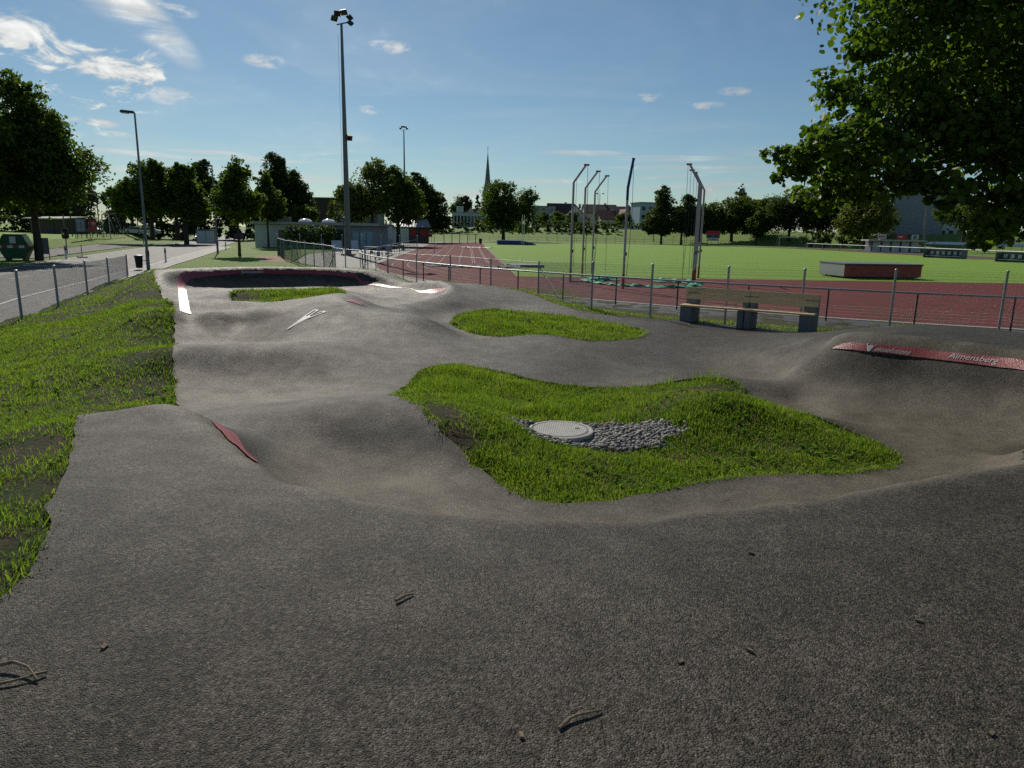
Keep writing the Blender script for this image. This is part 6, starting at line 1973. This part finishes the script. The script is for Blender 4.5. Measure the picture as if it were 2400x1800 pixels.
# centre
tree('round_tree', 'distant round dark tree left of the church spire', (-19.2, 262, 4), [(0, 0, 6.4, 4.0, 4, 5.0)], 4000, .8, 'leaf_dark', 170, .35)
for k, x in enumerate((-13.6, -11.2)):
    tree('conifer_tree', ['thin distant conifer left of the spire', 'thin distant conifer just beside the spire'][k], (x, 264, 4), [(0, 0, 4.5, 1.9, 1.9, 3), (0, 0, 7.2, 1.3, 1.3, 2.4), (0, 0, 9.6 + k, .7, .7, 2)], 1800, .7, 'leaf_dark', 171 + k, .2)
tree('broadleaf_tree', 'large spreading tree in the centre before the church spire', (-3.0, 190, 0), [(-1.2, 0, 11.0, 5.0, 4.5, 4.8), (4.6, 0, 9.6, 4.6, 4.2, 4.6), (-3.0, 0, 5.6, 3.6, 3.4, 3.4), (3.6, 0, 5.2, 4.6, 4, 3.2), (6.8, 0, 10.6, 2.4, 2.4, 3.0), (1, 0, 7, 4, 4, 4)], 17000, .6, 'leaf_mid', 175, .45, spread=.2, fill=.4)
for k, (x, y, w) in enumerate(((9.8, 262, 2.6), (15.2, 262, 2.5), (20.6, 262, 2.5), (39.2, 268, 2.4), (42.2, 266, 2.4), (46.5, 268, 2.4), (51.5, 262, 2.3), (-26.5, 240, 2.4))):
    tree('clipped_tree', ['small clipped tree before the grey flats', 'small clipped tree before the shop sign', 'small clipped tree left of the cage poles', 'small clipped tree before the gabled house, left one', 'small clipped tree before the gabled house, right one', 'small clipped tree left of the pale blue flats', 'small clipped tree before the pale blue flats', 'small dark tree beside the white hall'][k],
         (x, y, 4 if k < 7 else 0), [(0, 0, 3.6, w, w, 2.4)], 2200, .55, 'leaf_mid' if k < 7 else 'leaf_dark', 180 + k, .16, 'clipped trees before the houses', fork=1.6)
# dark hedge on the far bank
V, F = leaf_cloud([(-38 + k * 3.6, 226, 2.9, 2.6, 1.4, 2.6) for k in range(20)], 14000, .6, 190, fill=.2)
o = np_mesh('hedge', V, F, 'leaf_dark'); tag(o, 'long dark hedge at the foot of the houses', 'hedge')
V, F = leaf_cloud([(-12 + k * 3.3, 236, 5.2, 1.9, 1.2, 1.0) for k in range(20)], 7000, .5, 191, fill=.2)
o = np_mesh('hedge', V, F, 'leaf_mid'); tag(o, 'scalloped clipped hedge above the dark one', 'hedge')
# right of the cage
tree('linden_tree', 'pointed dark tree left of the three close cage poles', (39.4, 195, 0), [(.1, 0, 6.4, 5.0, 4.5, 4.4), (.4, 0, 10.6, 3.0, 3, 4.3), (-1.2, 0, 4.6, 4.2, 4, 2.6)], 14000, .6, 'leaf_dark', 200, .3, fork=2.6)
tree('linden_tree', 'pointed dark tree behind the cage cables', (45.0, 196, 0), [(.6, 0, 6.2, 4.6, 4.3, 4.2), (1.2, 0, 10.0, 2.6, 2.6, 3.4), (2.4, 0, 5, 3.2, 3.2, 2.8)], 12000, .6, 'leaf_dark', 201, .3, fork=2.6)
tree('linden_tree', 'broad dark tree behind the scoreboard, left of the fork-trunked one', (54.6, 214, 0), [(-2.0, 0, 7.2, 5.6, 4.8, 4.8), (3.2, 0, 7.4, 5.0, 4.6, 4.6)], 14000, .62, 'leaf_mid', 202, .4, fork=2.6)
tree('linden_tree', 'broad round tree with a thick trunk right of the scoreboard', (63.6, 213, 0), [(-.6, 0, 8.4, 6.0, 5.2, 5.2), (3.4, 0, 9.8, 5.2, 5.0, 4.6), (-4.0, 0, 6.8, 4.2, 4.0, 4.0), (6.8, 0, 7.8, 5.0, 4.6, 4.8)], 21000, .62, 'leaf_mid', 203, .5, fork=2.8)
tree('young_tree', 'small pointed tree standing free right of the broad round one', (67.6, 203, 0), [(0, 0, 5.0, 3.3, 3.1, 2.8), (.5, 0, 7.8, 1.7, 1.7, 2.8)], 7500, .5, 'leaf_mid', 204, .2, fork=2.2)
tree('spruce_tree', 'pointed spruce top above the broad round tree', (80.6, 262, 4), [(0, 0, 8, 3, 3, 6), (0, 0, 12.5, 1.7, 1.7, 3.5), (0, 0, 15.4, .7, .7, 1.6)], 3500, .7, 'leaf_dark', 205, .3)
for k, (x, y, h, w, m) in enumerate(((75.5, 200, 15.5, 6.6, 'leaf_dark'), (83.0, 194, 14.5, 6.6, 'leaf_dark'), (90.5, 190, 12.5, 5.8, 'leaf_dark'), (71.5, 212, 12.8, 6.2, 'leaf_mid'))):
    tree('broadleaf_tree', ['tall dark tree behind the football goal', 'tall dark tree behind the foreground branch', 'dark tree left of the grey flats', 'mid green tree left of the football goal'][k], (x, y, 1.5),
         [(0, 0, h * .5, w, w, h * .42), (w * .3, 0, h * .7, w * .7, w * .7, h * .28), (-w * .45, 0, h * .38, w * .6, w * .6, h * .3)], 14000, .62, m, 210 + k, .35)
tree('round_tree', 'broad olive green tree left of the grandstand', (79.0, 164, 1.2), [(0, 0, 6.6, 6.0, 5.4, 5.0), (1.4, 0, 9.2, 4.2, 4, 3.6), (-3.6, 0, 4.6, 3.4, 3.2, 3.2), (4.2, 0, 5.4, 3.2, 3, 3.8)], 17000, .55, 'leaf_light', 220, .4, fork=2.0)
tree('broadleaf_tree', 'green tree right of the grey flats behind the terrace', (97.5, 158, 2.2), [(0, 0, 5.6, 5.2, 4.6, 4.4), (4.6, 0, 4.8, 4.2, 4, 3.6)], 9500, .6, 'leaf_mid', 221, .35)
V, F = leaf_cloud([(72 + k * 3.0, 176, 2.4, 2.6, 1.6, 2.0) for k in range(7)] + [(100 + k * 4, 156, 4.4, 3, 2, 2.2) for k in range(7)], 8000, .55, 222, fill=.2)
o = np_mesh('shrubbery', V, F, 'leaf_dark'); tag(o, 'dark shrubbery under the trees on the right', 'shrubs', None, 'stuff')


# foreground linden, branches reaching in from the right
def big_linden():
    t = empty('linden_tree', (10.7, 11.2, gz(10.7, 11.2)), 0, 'large linden reaching in from the right above the banked turn', 'tree')
    o = Vector((10.7, 11.2, gz(10.7, 11.2)))

    def rel(l):
        return [(a - o.x, b - o.y, c - o.z, d, e, f) for a, b, c, d, e, f in l]
    near = rel([(4.15, 9.6, 3.95, .62, .8, .38), (4.7, 9.9, 3.75, .75, .8, .5), (3.75, 9.8, 3.85, .42, .5, .34), (5.0, 10.2, 4.8, .8, 1.0, .8), (4.95, 10.2, 5.9, 1.0, 1.1, .9), (5.6, 10.2, 4.25, .95, 1.0, .75), (6.0, 10.3, 5.3, 1.1, 1.2, 1.0), (6.6, 10.0, 4.3, 1.0, 1.0, .7),
                (5.75, 9.5, 3.42, .7, .6, .3), (6.25, 9.2, 3.1, .45, .5, .4), (6.45, 9.1, 3.45, .6, .6, .45), (5.95, 9.1, 2.86, .26, .3, .28), (7.0, 9.6, 3.6, .7, .8, .5), (5.6, 10.2, 6.8, 1.3, 1.3, 1.0), (7.3, 10.4, 5.4, 1.1, 1.2, 1.3), (6.9, 9.0, 3.05, .4, .5, .3), (5.3, 9.9, 3.6, .5, .6, .28), (4.25, 10.2, 3.42, .5, .6, .28)])
    V, F = leaf_cloud(near, 27000, .088, 301, clump=14, spread=.24, fill=.4, droop=.8, shape='leaf', knobs=5)
    np_mesh('crown', V, F, 'leaf_linden', t)
    far = rel([(8.8, 11.4, 5.6, 2.6, 3.2, 2.0), (8.6, 13.0, 6.8, 2.2, 2.4, 2.0), (10.5, 11.2, 8.6, 5.0, 5.0, 3.2), (12.8, 11, 6.4, 3.6, 4, 2.6), (9.6, 14, 5.6, 3.0, 2.6, 2.0), (8.4, 8.6, 5.6, 1.5, 1.8, 1.6), (10.2, 11.2, 12, 3.2, 3.2, 2.6)])
    V, F = leaf_cloud(far, 22000, .2, 302, clump=22, spread=.16, fill=.5, droop=.5)
    np_mesh('crown', V, F, 'leaf_linden', t)
    m = MB().tube([(0, 0, -.2), (.05, 0, 1.6), (-.1, 0, 3.2), (0, .1, 7), (0, 0, 11)], [.42, .34, .3, .18, .05], 14)
    m.build('trunk', 'bark', t, True)
    lm = MB()
    rr = random.Random(4)
    for a in near:
        e = Vector(a[:3])
        s = Vector((-.1, 0, 2.6 + rr.uniform(0, 2.2)))
        mid = s.lerp(e, .55) + Vector((0, 0, .55))
        lm.tube([s, mid, e], [.09, .045, .012], 6)
        for k in range(5):
            f_ = mid.lerp(e, rr.uniform(.3, 1)); g_ = f_ + Vector((rr.uniform(-1, .6), rr.uniform(-.8, .8), rr.uniform(-.6, .5))) * .55
            lm.tube([f_, f_.lerp(g_, .5) + Vector((0, 0, .05)), g_], [.012, .008, .003], 4)
    for a in far:
        e = Vector(a[:3]); s = Vector((0, 0, 3 + rr.uniform(0, 3)))
        lm.tube([s, s.lerp(e, .5) + Vector((0, 0, .6)), e], [.14, .08, .02], 7)
    lm.build('limbs', 'bark', t, True)


big_linden()


# ------------------------------------------------------------------ buildings
def window(b, x, y, z, w, h, fm='white_panel', dy=-.03, rz=0.0):
    f = MB().box((x, y + dy, z), (w + .16, .1, h + .16), rz).build('window', fm, b)
    MB().box((x, y + dy - .045, z), (w, .05, h), rz).build('pane', 'glass_dark', f)
    return f


def gable_house(label, x, y, z, w, d, h, rh, rz, wall, roof, rows=2, cols=3, ridge='x', chimney=True, over=.5):
    b = empty('house', (x, y, z), rz, label, 'house', 'houses beyond the stadium')
    MB().box((0, 0, h / 2), (w, d, h)).build('wall', wall, b)
    rf = MB()
    if ridge == 'x':
        P_ = [(-w / 2 - over, -d / 2 - over, h - .15), (-w / 2 - over, 0, h + rh), (-w / 2 - over, d / 2 + over, h - .15), (-w / 2 - over, d / 2 + over, h - .4), (-w / 2 - over, 0, h + rh - .3), (-w / 2 - over, -d / 2 - over, h - .4)]
        rf.extrude(P_, (w + 2 * over, 0, 0))
        for s in (-1, 1):
            MB().extrude([(s * w / 2 - .05, -d / 2, h), (s * w / 2 - .05, d / 2, h), (s * w / 2 - .05, 0, h + rh - .3)], (.1, 0, 0)).build('gable', wall, b)
    else:
        P_ = [(-w / 2 - over, -d / 2 - over, h - .15), (0, -d / 2 - over, h + rh), (w / 2 + over, -d / 2 - over, h - .15), (w / 2 + over, -d / 2 - over, h - .4), (0, -d / 2 - over, h + rh - .3), (-w / 2 - over, -d / 2 - over, h - .4)]
        rf.extrude(P_, (0, d + 2 * over, 0))
        for s in (-1, 1):
            MB().extrude([(-w / 2, s * d / 2 - .05, h), (w / 2, s * d / 2 - .05, h), (0, s * d / 2 - .05, h + rh - .3)], (0, .1, 0)).build('gable', wall, b)
    r_o = rf.build('roof', roof, b)
    if chimney:
        MB().box((w * .18, 0, h + rh * .9), (.9, .8, 1.8)).build('chimney', 'plaster_grey', r_o)
    for j in range(rows):
        for i in range(cols):
            window(b, (i - (cols - 1) / 2) * w / cols, -d / 2, 1.4 + j * 2.7, 1.0, 1.3)
    if ridge == 'y':
        for s in (-.7, .7):
            window(b, s, -d / 2, h + rh * .3, .7, .9)
    return b


def flat_block(label, x, y, z, w, d, h, rz, wall, rows, cols, group=None, ww=1.3, wh=1.4, roof='slate', z1=1.5, fl=2.9, skip=()):
    b = empty('apartment_block', (x, y, z), rz, label, 'building', group)
    MB().box((0, 0, h / 2), (w, d, h)).build('wall', wall, b)
    MB().box((0, 0, h + .12), (w + .6, d + .6, .28)).build('roof', roof, b)
    for j in range(rows):
        for i in range(cols):
            if (i, j) in skip:
                continue
            window(b, (i - (cols - 1) / 2) * w / cols, -d / 2, z1 + j * fl, ww, wh)
    return b


# far row behind the stadium
b = flat_block('low grey flats left of the brown roofs', 11.5, 300, 4, 9.5, 10, 8.6, 0, 'plaster_grey', 3, 3)
gable_house('brown hipped house behind the shop sign', 19.5, 312, 4, 11, 10, 6.4, 4.2, R(6), 'plaster_cream', 'roof_dark', 2, 3)
gable_house('brown roofed house with its gable to the lawn, left of the cage poles', 24.8, 298, 4, 8.5, 11, 4.6, 4.9, R(-8), 'plaster_white', 'roof_tile', 1, 3, 'y')
gable_house('long dark roofed house between the cage poles', 37.0, 322, 4, 14, 11, 7.2, 3.6, R(3), 'plaster_cream', 'roof_dark', 2, 4)
gable_house('dark roofed house behind the gabled one', 47.5, 318, 4, 10, 10, 6.6, 3.4, R(0), 'plaster_white', 'roof_dark', 2, 3)
gable_house('cream house with a brown roof and a gable on the right', 37.8, 294, 4, 9.0, 9, 4.2, 3.4, R(10), 'plaster_cream', 'roof_tile', 1, 4)
gable_house('white gable of the cream house facing the lawn', 43.2, 291, 4, 4.6, 8, 4.6, 3.4, R(10), 'plaster_cream', 'roof_tile', 1, 2, 'y', False)
gable_house('small white house left of the pale blue flats', 49.0, 296, 4, 4.5, 8, 4.2, 2.8, R(0), 'plaster_white', 'roof_dark', 1, 2, 'y', False)
b = flat_block('pale blue flats between the cage and the pointed tree', 48.0, 262, 4, 10.5, 9, 9.2, R(12), 'plaster_blue', 3, 4, ww=1.2)
MB().box((2.5, -4.4, 10.2), (3.6, 1.2, 2.0)).build('roof_tower', 'plaster_blue', b)
sh_ = empty('shop', (20.0, 288, 4), 0, 'pale shop canopy with a red sign among the houses', 'building')
MB().box((0, 0, 1.6), (11, 7, 3.2)).build('wall', 'plaster_grey', sh_)
MB().box((-.5, -1.2, 5.2), (11.5, 6, .35)).build('canopy', 'white_panel', sh_)
MB().box((0, .5, 4.2), (9, 4, 2)).build('upper_wall', 'plaster_white', sh_)
MB().box((3.2, -4.4, 5.5), (3.6, .2, 1.5)).build('sign_panel', 'red_banner', sh_)
for k in range(4):
    MB().box((2.1 + k * .75, -4.52, 5.5), (.45, .05, .6)).build('sign_letter', 'white_panel', sh_)
for k in range(4):
    window(sh_, -4 + k * 2.4, -3.5, 1.6, 1.6, 1.8)
# white hall and church
wh_ = empty('white_hall', (-15.5, 252, 0), R(2), 'long white hall with tall glazing left of the central tree', 'building')
MB().box((0, 0, 4.2), (12, 12, 8.4)).build('wall', 'white_panel', wh_)
MB().box((0, 0, 8.5), (12.6, 12.6, .3)).build('roof', 'sheet_roof', wh_)
for k in range(9):
    window(wh_, -4.8 + k * 1.15, -6, 5.8, .75, 3.4)
MB().box((-1, -6.1, 2.4), (8, .2, 1.6)).build('lower_band', 'cladding_brown', wh_)
MB().box((-3.4, -4, 9.6), (2.2, 4, 2.0)).build('roof_box', 'white_panel', wh_)
for s in (0.4, 3.2):
    MB().extrude([(s - 1.1, -5, 8.6), (s + 1.1, -5, 8.6), (s, -5, 10.4)], (0, 4, 0)).build('roof_gable', 'plaster_cream', wh_)
ch = empty('church_tower', (-16.0, 420, 4), R(8), 'slender church spire rising behind the central tree', 'church')
MB().box((0, 0, 9.8), (5.2, 5.2, 19.8)).build('tower', 'plaster_grey', ch)
sp_ = MB()
sp_.add([(-2.8, -2.8, 19.4), (2.8, -2.8, 19.4), (2.8, 2.8, 19.4), (-2.8, 2.8, 19.4), (-1.5, -1.5, 25), (1.5, -1.5, 25), (1.5, 1.5, 25), (-1.5, 1.5, 25), (0, 0, 43)],
        [(3, 2, 1, 0), (0, 1, 5, 4), (1, 2, 6, 5), (2, 3, 7, 6), (3, 0, 4, 7), (4, 5, 8), (5, 6, 8), (6, 7, 8), (7, 4, 8)])
so_ = sp_.build('spire', 'slate', ch)
MB().tube([(0, 0, 42.5), (0, 0, 45)], .12, 6).build('finial', 'dark_steel', so_)
MB().box((0, 0, 44.2), (.9, .12, .12)).build('cross_bar', 'dark_steel', so_)
for k in range(4):
    a = k * math.pi / 2
    MB().box((math.sin(a) * 2.62, -math.cos(a) * 2.62, 17), (1.2, .1, 2.4), a).build('belfry_opening', 'black_plastic', ch)
# clubhouse
cl = empty('clubhouse', (-27.4, 104.5, 0), 0, 'long low clubhouse with pale cladding and a flat roof', 'building')
MB().box((0, 0, 1.55), (16.2, 11, 3.1)).build('wall', 'plaster_grey', cl)
for k in range(14):
    MB().box((-3.55, -5.53, .16 + k * .215), (9.1, .06, .19)).build('cladding_board', 'white_panel', cl)
MB().box((.2, 0, 3.25), (17.6, 12.4, .3)).build('roof', 'slate', cl)
MB().box((.2, -6.2, 3.28), (17.7, .08, .34)).build('fascia', 'pale_concrete', cl)
for x in (-4.2, -2.9):
    window(cl, x, -5.56, 1.85, 1.0, .8, 'cladding_brown')
for x, w in ((5.7, .9), (6.7, .8), (7.6, .8)):
    d_o = MB().box((x, -5.56, 1.2), (w, .1, 2.3)).build('door', 'pale_blue_panel', cl)
    MB().box((x + w * .38, -5.63, 1.1), (.05, .05, .2)).build('door_handle', 'dark_steel', d_o)
MB().box((3.2, -5.57, 1.3), (3.4, .1, 2.5)).build('recess_shade_panel', 'dark_steel', cl)  # flat dark panel, its colour stands in for the shade of the terrace recess
for x in (1.3, 2.7, 4.2):
    MB().box((x, -5.68, 1.4), (.16, .16, 2.8)).build('column', 'pale_concrete', cl)
for x, y in ((-2.4, -1.0), (.9, -1.0)):
    d_o = MB().lathe([(1.0, 0), (.95, .25), (.6, .5), (.1, .58)], (x, y, 3.42), 18).build('skylight_dome', 'dome', cl, True) if 'dome' in MATS else None
for x, y, s in ((-5.2, -1.5, (1.6, 1.2, .8)), (3.4, -2, (1.0, .8, .6))):
    MB().box((x, y, 3.4 + s[2] / 2), s).build('roof_unit', 'old_steel', cl)
V, F = leaf_cloud([(-30.2 + k * .95, 96.8, 1.7, .75, .6, 1.45) for k in range(7)], 6000, .24, 240, fill=.25)
o = np_mesh('hedge', V, F, 'leaf_hedge'); tag(o, 'clipped bright green hedge along the clubhouse wall', 'hedge')
V, F = leaf_cloud([(-27.2, 108, 4.6, .7, .7, 1.5), (-27.2, 108, 6.0, .4, .4, 1.0)], 1500, .25, 241)
t_o = empty('young_poplar', (0, 0, 0), 0, 'slim pale green sapling rising behind the clubhouse roof', 'tree')
np_mesh('crown', V, F, 'leaf_light', t_o); MB().tube([(-27.2, 111.5, 0), (-27.2, 108, 4)], .07, 6).build('trunk', 'bark', t_o)
# kiosk with red shutters
ks = empty('kiosk', (-21.2, 152, 0), R(4), 'small brown kiosk with red shutters and a pale metal roof', 'building')
MB().box((0, 0, 1.6), (6.2, 5, 3.2)).build('wall', 'cladding_brown', ks)
MB().box((-1.9, -2.53, 1.5), (2.2, .1, 2.9)).build('pale_wall', 'white_panel', ks)
for x in (.2, 2.3):
    MB().box((x, -2.55, 2.0), (1.2, .12, 1.4)).build('shutter', 'red_paint', ks)
rf_ = MB().extrude([(-3.6, -3.1, 3.2), (3.6, -3.1, 3.2), (3.0, -.2, 4.7), (-3.0, -.2, 4.7)], (0, .1, -.1)).build('roof', 'sheet_roof', ks)
for k in range(12):
    MB().tube([(-3.3 + k * .6, -3.12, 3.26), (-2.75 + k * .5, -.25, 4.74)], .05, 5).build('roof_seam', 'sheet_roof', rf_)
MB().extrude([(-3.6, 3.1, 3.2), (3.6, 3.1, 3.2), (3.0, .2, 4.65), (-3.0, .2, 4.65)], (0, -.1, -.1)).build('rear_roof', 'sheet_roof', ks)
sh2 = empty('garden_pavilion', (-24.0, 128, 0), 0, 'white pavilion with a red shutter half hidden under the trees', 'building')
MB().box((0, 0, 1.5), (5.5, 4, 3.0)).build('wall', 'plaster_white', sh2)
MB().box((0, -2.05, 2.2), (1.9, .1, 1.5)).build('shutter', 'red_paint', sh2)
MB().box((0, 0, 3.1), (6.2, 4.8, .25)).build('roof', 'slate', sh2)
for k, (x, y) in enumerate(((-20.35, 115), (-19.6, 114.4))):
    p = empty('closed_parasol', (x, y, 0), 0, ['white closed parasol beside the clubhouse, left of two', 'white closed parasol beside the clubhouse, right of two'][k], 'parasol', 'closed parasols')
    MB().tube([(0, 0, 0), (0, 0, 4.2)], .05, 8).build('pole', 'galvanized', p)
    MB().lathe([(.1, .95), (.3, 1.1), (.36, 2.0), (.24, 3.4), (.05, 4.2)], n=10).build('canopy', 'white_panel', p, True)
    MB().box((0, 0, .08), (.9, .9, .16)).build('foot', 'concrete', p)
for k, (x, y) in enumerate(((-16.6, 84), (-15.6, 91), (-15.0, 97.5))):
    p = empty('round_table', (x, y, -.03), 0, ['low round grey table by the handrail, nearest of three', 'low round grey table by the handrail, middle of three', 'low round grey table by the handrail, farthest of three'][k], 'table', 'round tables by the handrail')
    MB().lathe([(.9, .66), (.9, .74)], n=20).build('table_top', 'pale_concrete', p)
    MB().lathe([(.3, 0), (.16, .1), (.14, .66)], n=12).build('pedestal', 'concrete', p)
for k, (x, y) in enumerate(((-19.8, 80.5), (-18.6, 83.5))):
    p = empty('tilted_board', (x, y, 0), .3, ['white board leaning back on legs behind the mesh fence, left of two', 'white board leaning back on legs behind the mesh fence, right of two'][k], 'board', 'leaning boards')
    MB().box((0, 0, .8), (1.1, .08, 1.5), 0, R(-40)).build('panel', 'white_panel', p)
    for s in (-.45, .45):
        MB().tube([(s, .1, 1.0), (s, .75, 0)], .03, 6).build('leg', 'dark_steel', p)
# brown block and grey flats
b = flat_block('plain brown block behind the clubhouse', -43.6, 176, 0, 8.5, 10, 9.4, 0, 'cladding_brown', 0, 0, roof='slate')
b = flat_block('dark roofed block behind the brown one', -40.5, 196, 0, 9, 10, 11.5, 0, 'slate', 0, 0)
b = flat_block('tall grey flats with a blank end wall on the right', 104.5, 194, 2.2, 13.5, 10, 12.6, R(-8), 'plaster_grey', 0, 0)
for j in range(3):
    window(b, -.8, -5, 3.0 + j * 3.3, .5, .5)
MB().box((9.6, 1.2, 6.2), (6.5, 9, 12.6)).build('stair_wing', 'plaster_white', b)
for j in range(4):
    for x in (7.6, 9.6, 11.6):
        window(b, x, -3.3, 2.0 + j * 3.0, 1.1, 1.4)
MB().box((0, -4.6, .2), (15, 2, 2.6)).build('plinth', 'cladding_brown', b)
MB().box((1.5, 0, 13.3), (4, 4, 1.6)).build('roof_hut', 'slate', b)
gable_house('small house half hidden between the right-hand trees', 73.5, 232, 4, 7, 8, 5, 3.4, R(-10), 'plaster_grey', 'roof_dark', 2, 2, 'y')
# low sheds and a utility cabinet by the far road
uc = empty('utility_cabinet', (-46.2, 108.5, 0), R(15), 'pale grey utility cabinet beyond the road under the maples', 'cabinet')
MB().box((0, 0, 1.1), (2.6, 1.2, 2.0)).build('body', 'mauve_panel', uc)
for s in (-.62, .62):
    MB().box((s, -.62, 1.1), (1.15, .06, 1.75)).build('door', 'white_panel', uc)
MB().box((0, 0, 2.15), (2.8, 1.4, .1)).build('lid', 'slate', uc)
sd = empty('field_shed', (-83, 132, .85), R(-20), 'low dark shed with a pale roof beyond the playing field', 'shed')
MB().box((0, 0, 1.3), (9, 4, 2.6)).build('wall', 'cladding_brown', sd)
MB().box((0, -.4, 2.8), (9.8, 5.4, .2), 0, R(4)).build('roof', 'pale_concrete', sd)
MB().box((1, -2.05, 1.1), (1.2, .08, 2.0)).build('door', 'dark_steel', sd)


# ------------------------------------------------------------------ cars
def car(x, y, rz, mat, label, lights=False, z=-.03):
    c = empty('parked_car' if not lights else 'car', (x, y, z), rz, label, 'car', 'cars on the far road')
    prof = [(-2.1, .35), (-2.1, .85), (-1.35, .98), (-.75, 1.42), (.75, 1.46), (1.5, 1.0), (2.1, .9), (2.15, .35)]
    MB().extrude([(p, -.85, q) for p, q in prof], (0, 1.7, 0)).build('body', mat, c, bevel=.06)
    gl = [(-1.22, 1.0), (-.72, 1.36), (.72, 1.40), (1.32, 1.02)]
    MB().extrude([(p, -.87, q) for p, q in gl], (0, 1.74, 0)).build('side_window', 'glass_dark', c)
    MB().extrude([(-1.3, -.7, 1.0), (-.8, -.62, 1.4), (-.8, .62, 1.4), (-1.3, .7, 1.0)], (-.06, 0, .02)).build('windscreen', 'glass_dark', c)
    for s in (-1.3, 1.35):
        for t_ in (-.86, .7):
            w = MB().tube([(s, t_, .33), (s, t_ + .16, .33)], .33, 16).build('wheel', 'black_plastic', c)
            MB().tube([(s, t_ - .01, .33), (s, t_ + .17, .33)], .19, 12).build('rim', 'galvanized', w)
    for t_ in (-.62, .62):
        MB().box((-2.12, t_, .68), (.08, .3, .16)).build('headlight', 'lamp_on' if lights else 'white_panel', c)
        MB().box((2.14, t_, .75), (.06, .25, .16)).build('tail_light', 'red_paint', c)
    MB().box((-2.13, 0, .5), (.05, 1.1, .16)).build('grille', 'black_plastic', c)
    return c


simple('car_dark', (0.02, 0.022, 0.026), 0.25, var=.05)
simple('car_silver', (0.38, 0.40, 0.42), 0.3, metal=.4, var=.05)
simple('car_white', (0.62, 0.62, 0.62), 0.3, var=.04)
simple('car_blue', (0.03, 0.06, 0.14), 0.28, var=.04)
car(-52.6, 138, R(-70), 'car_dark', 'dark car with its headlights on, coming along the road', True)
car(-55.8, 153, R(-70), 'car_blue', 'blue car following behind the dark one', False)
car(-54.0, 125, R(-74), 'car_silver', 'silver car parked beyond the road near the cabinet', False, .0)
car(-70.0, 134, R(20), 'car_white', 'white car parked far left of the silver ones', False, .85)
car(-66.8, 132, R(20), 'car_silver', 'silver car parked next to the white one', False, .85)
car(-78.0, 133, R(-10), 'car_silver', 'silver car parked behind the field fence', False, .85)
car(39.5, 283, R(10), 'car_white', 'white car before the cream house beyond the hedge', False, 4.0)
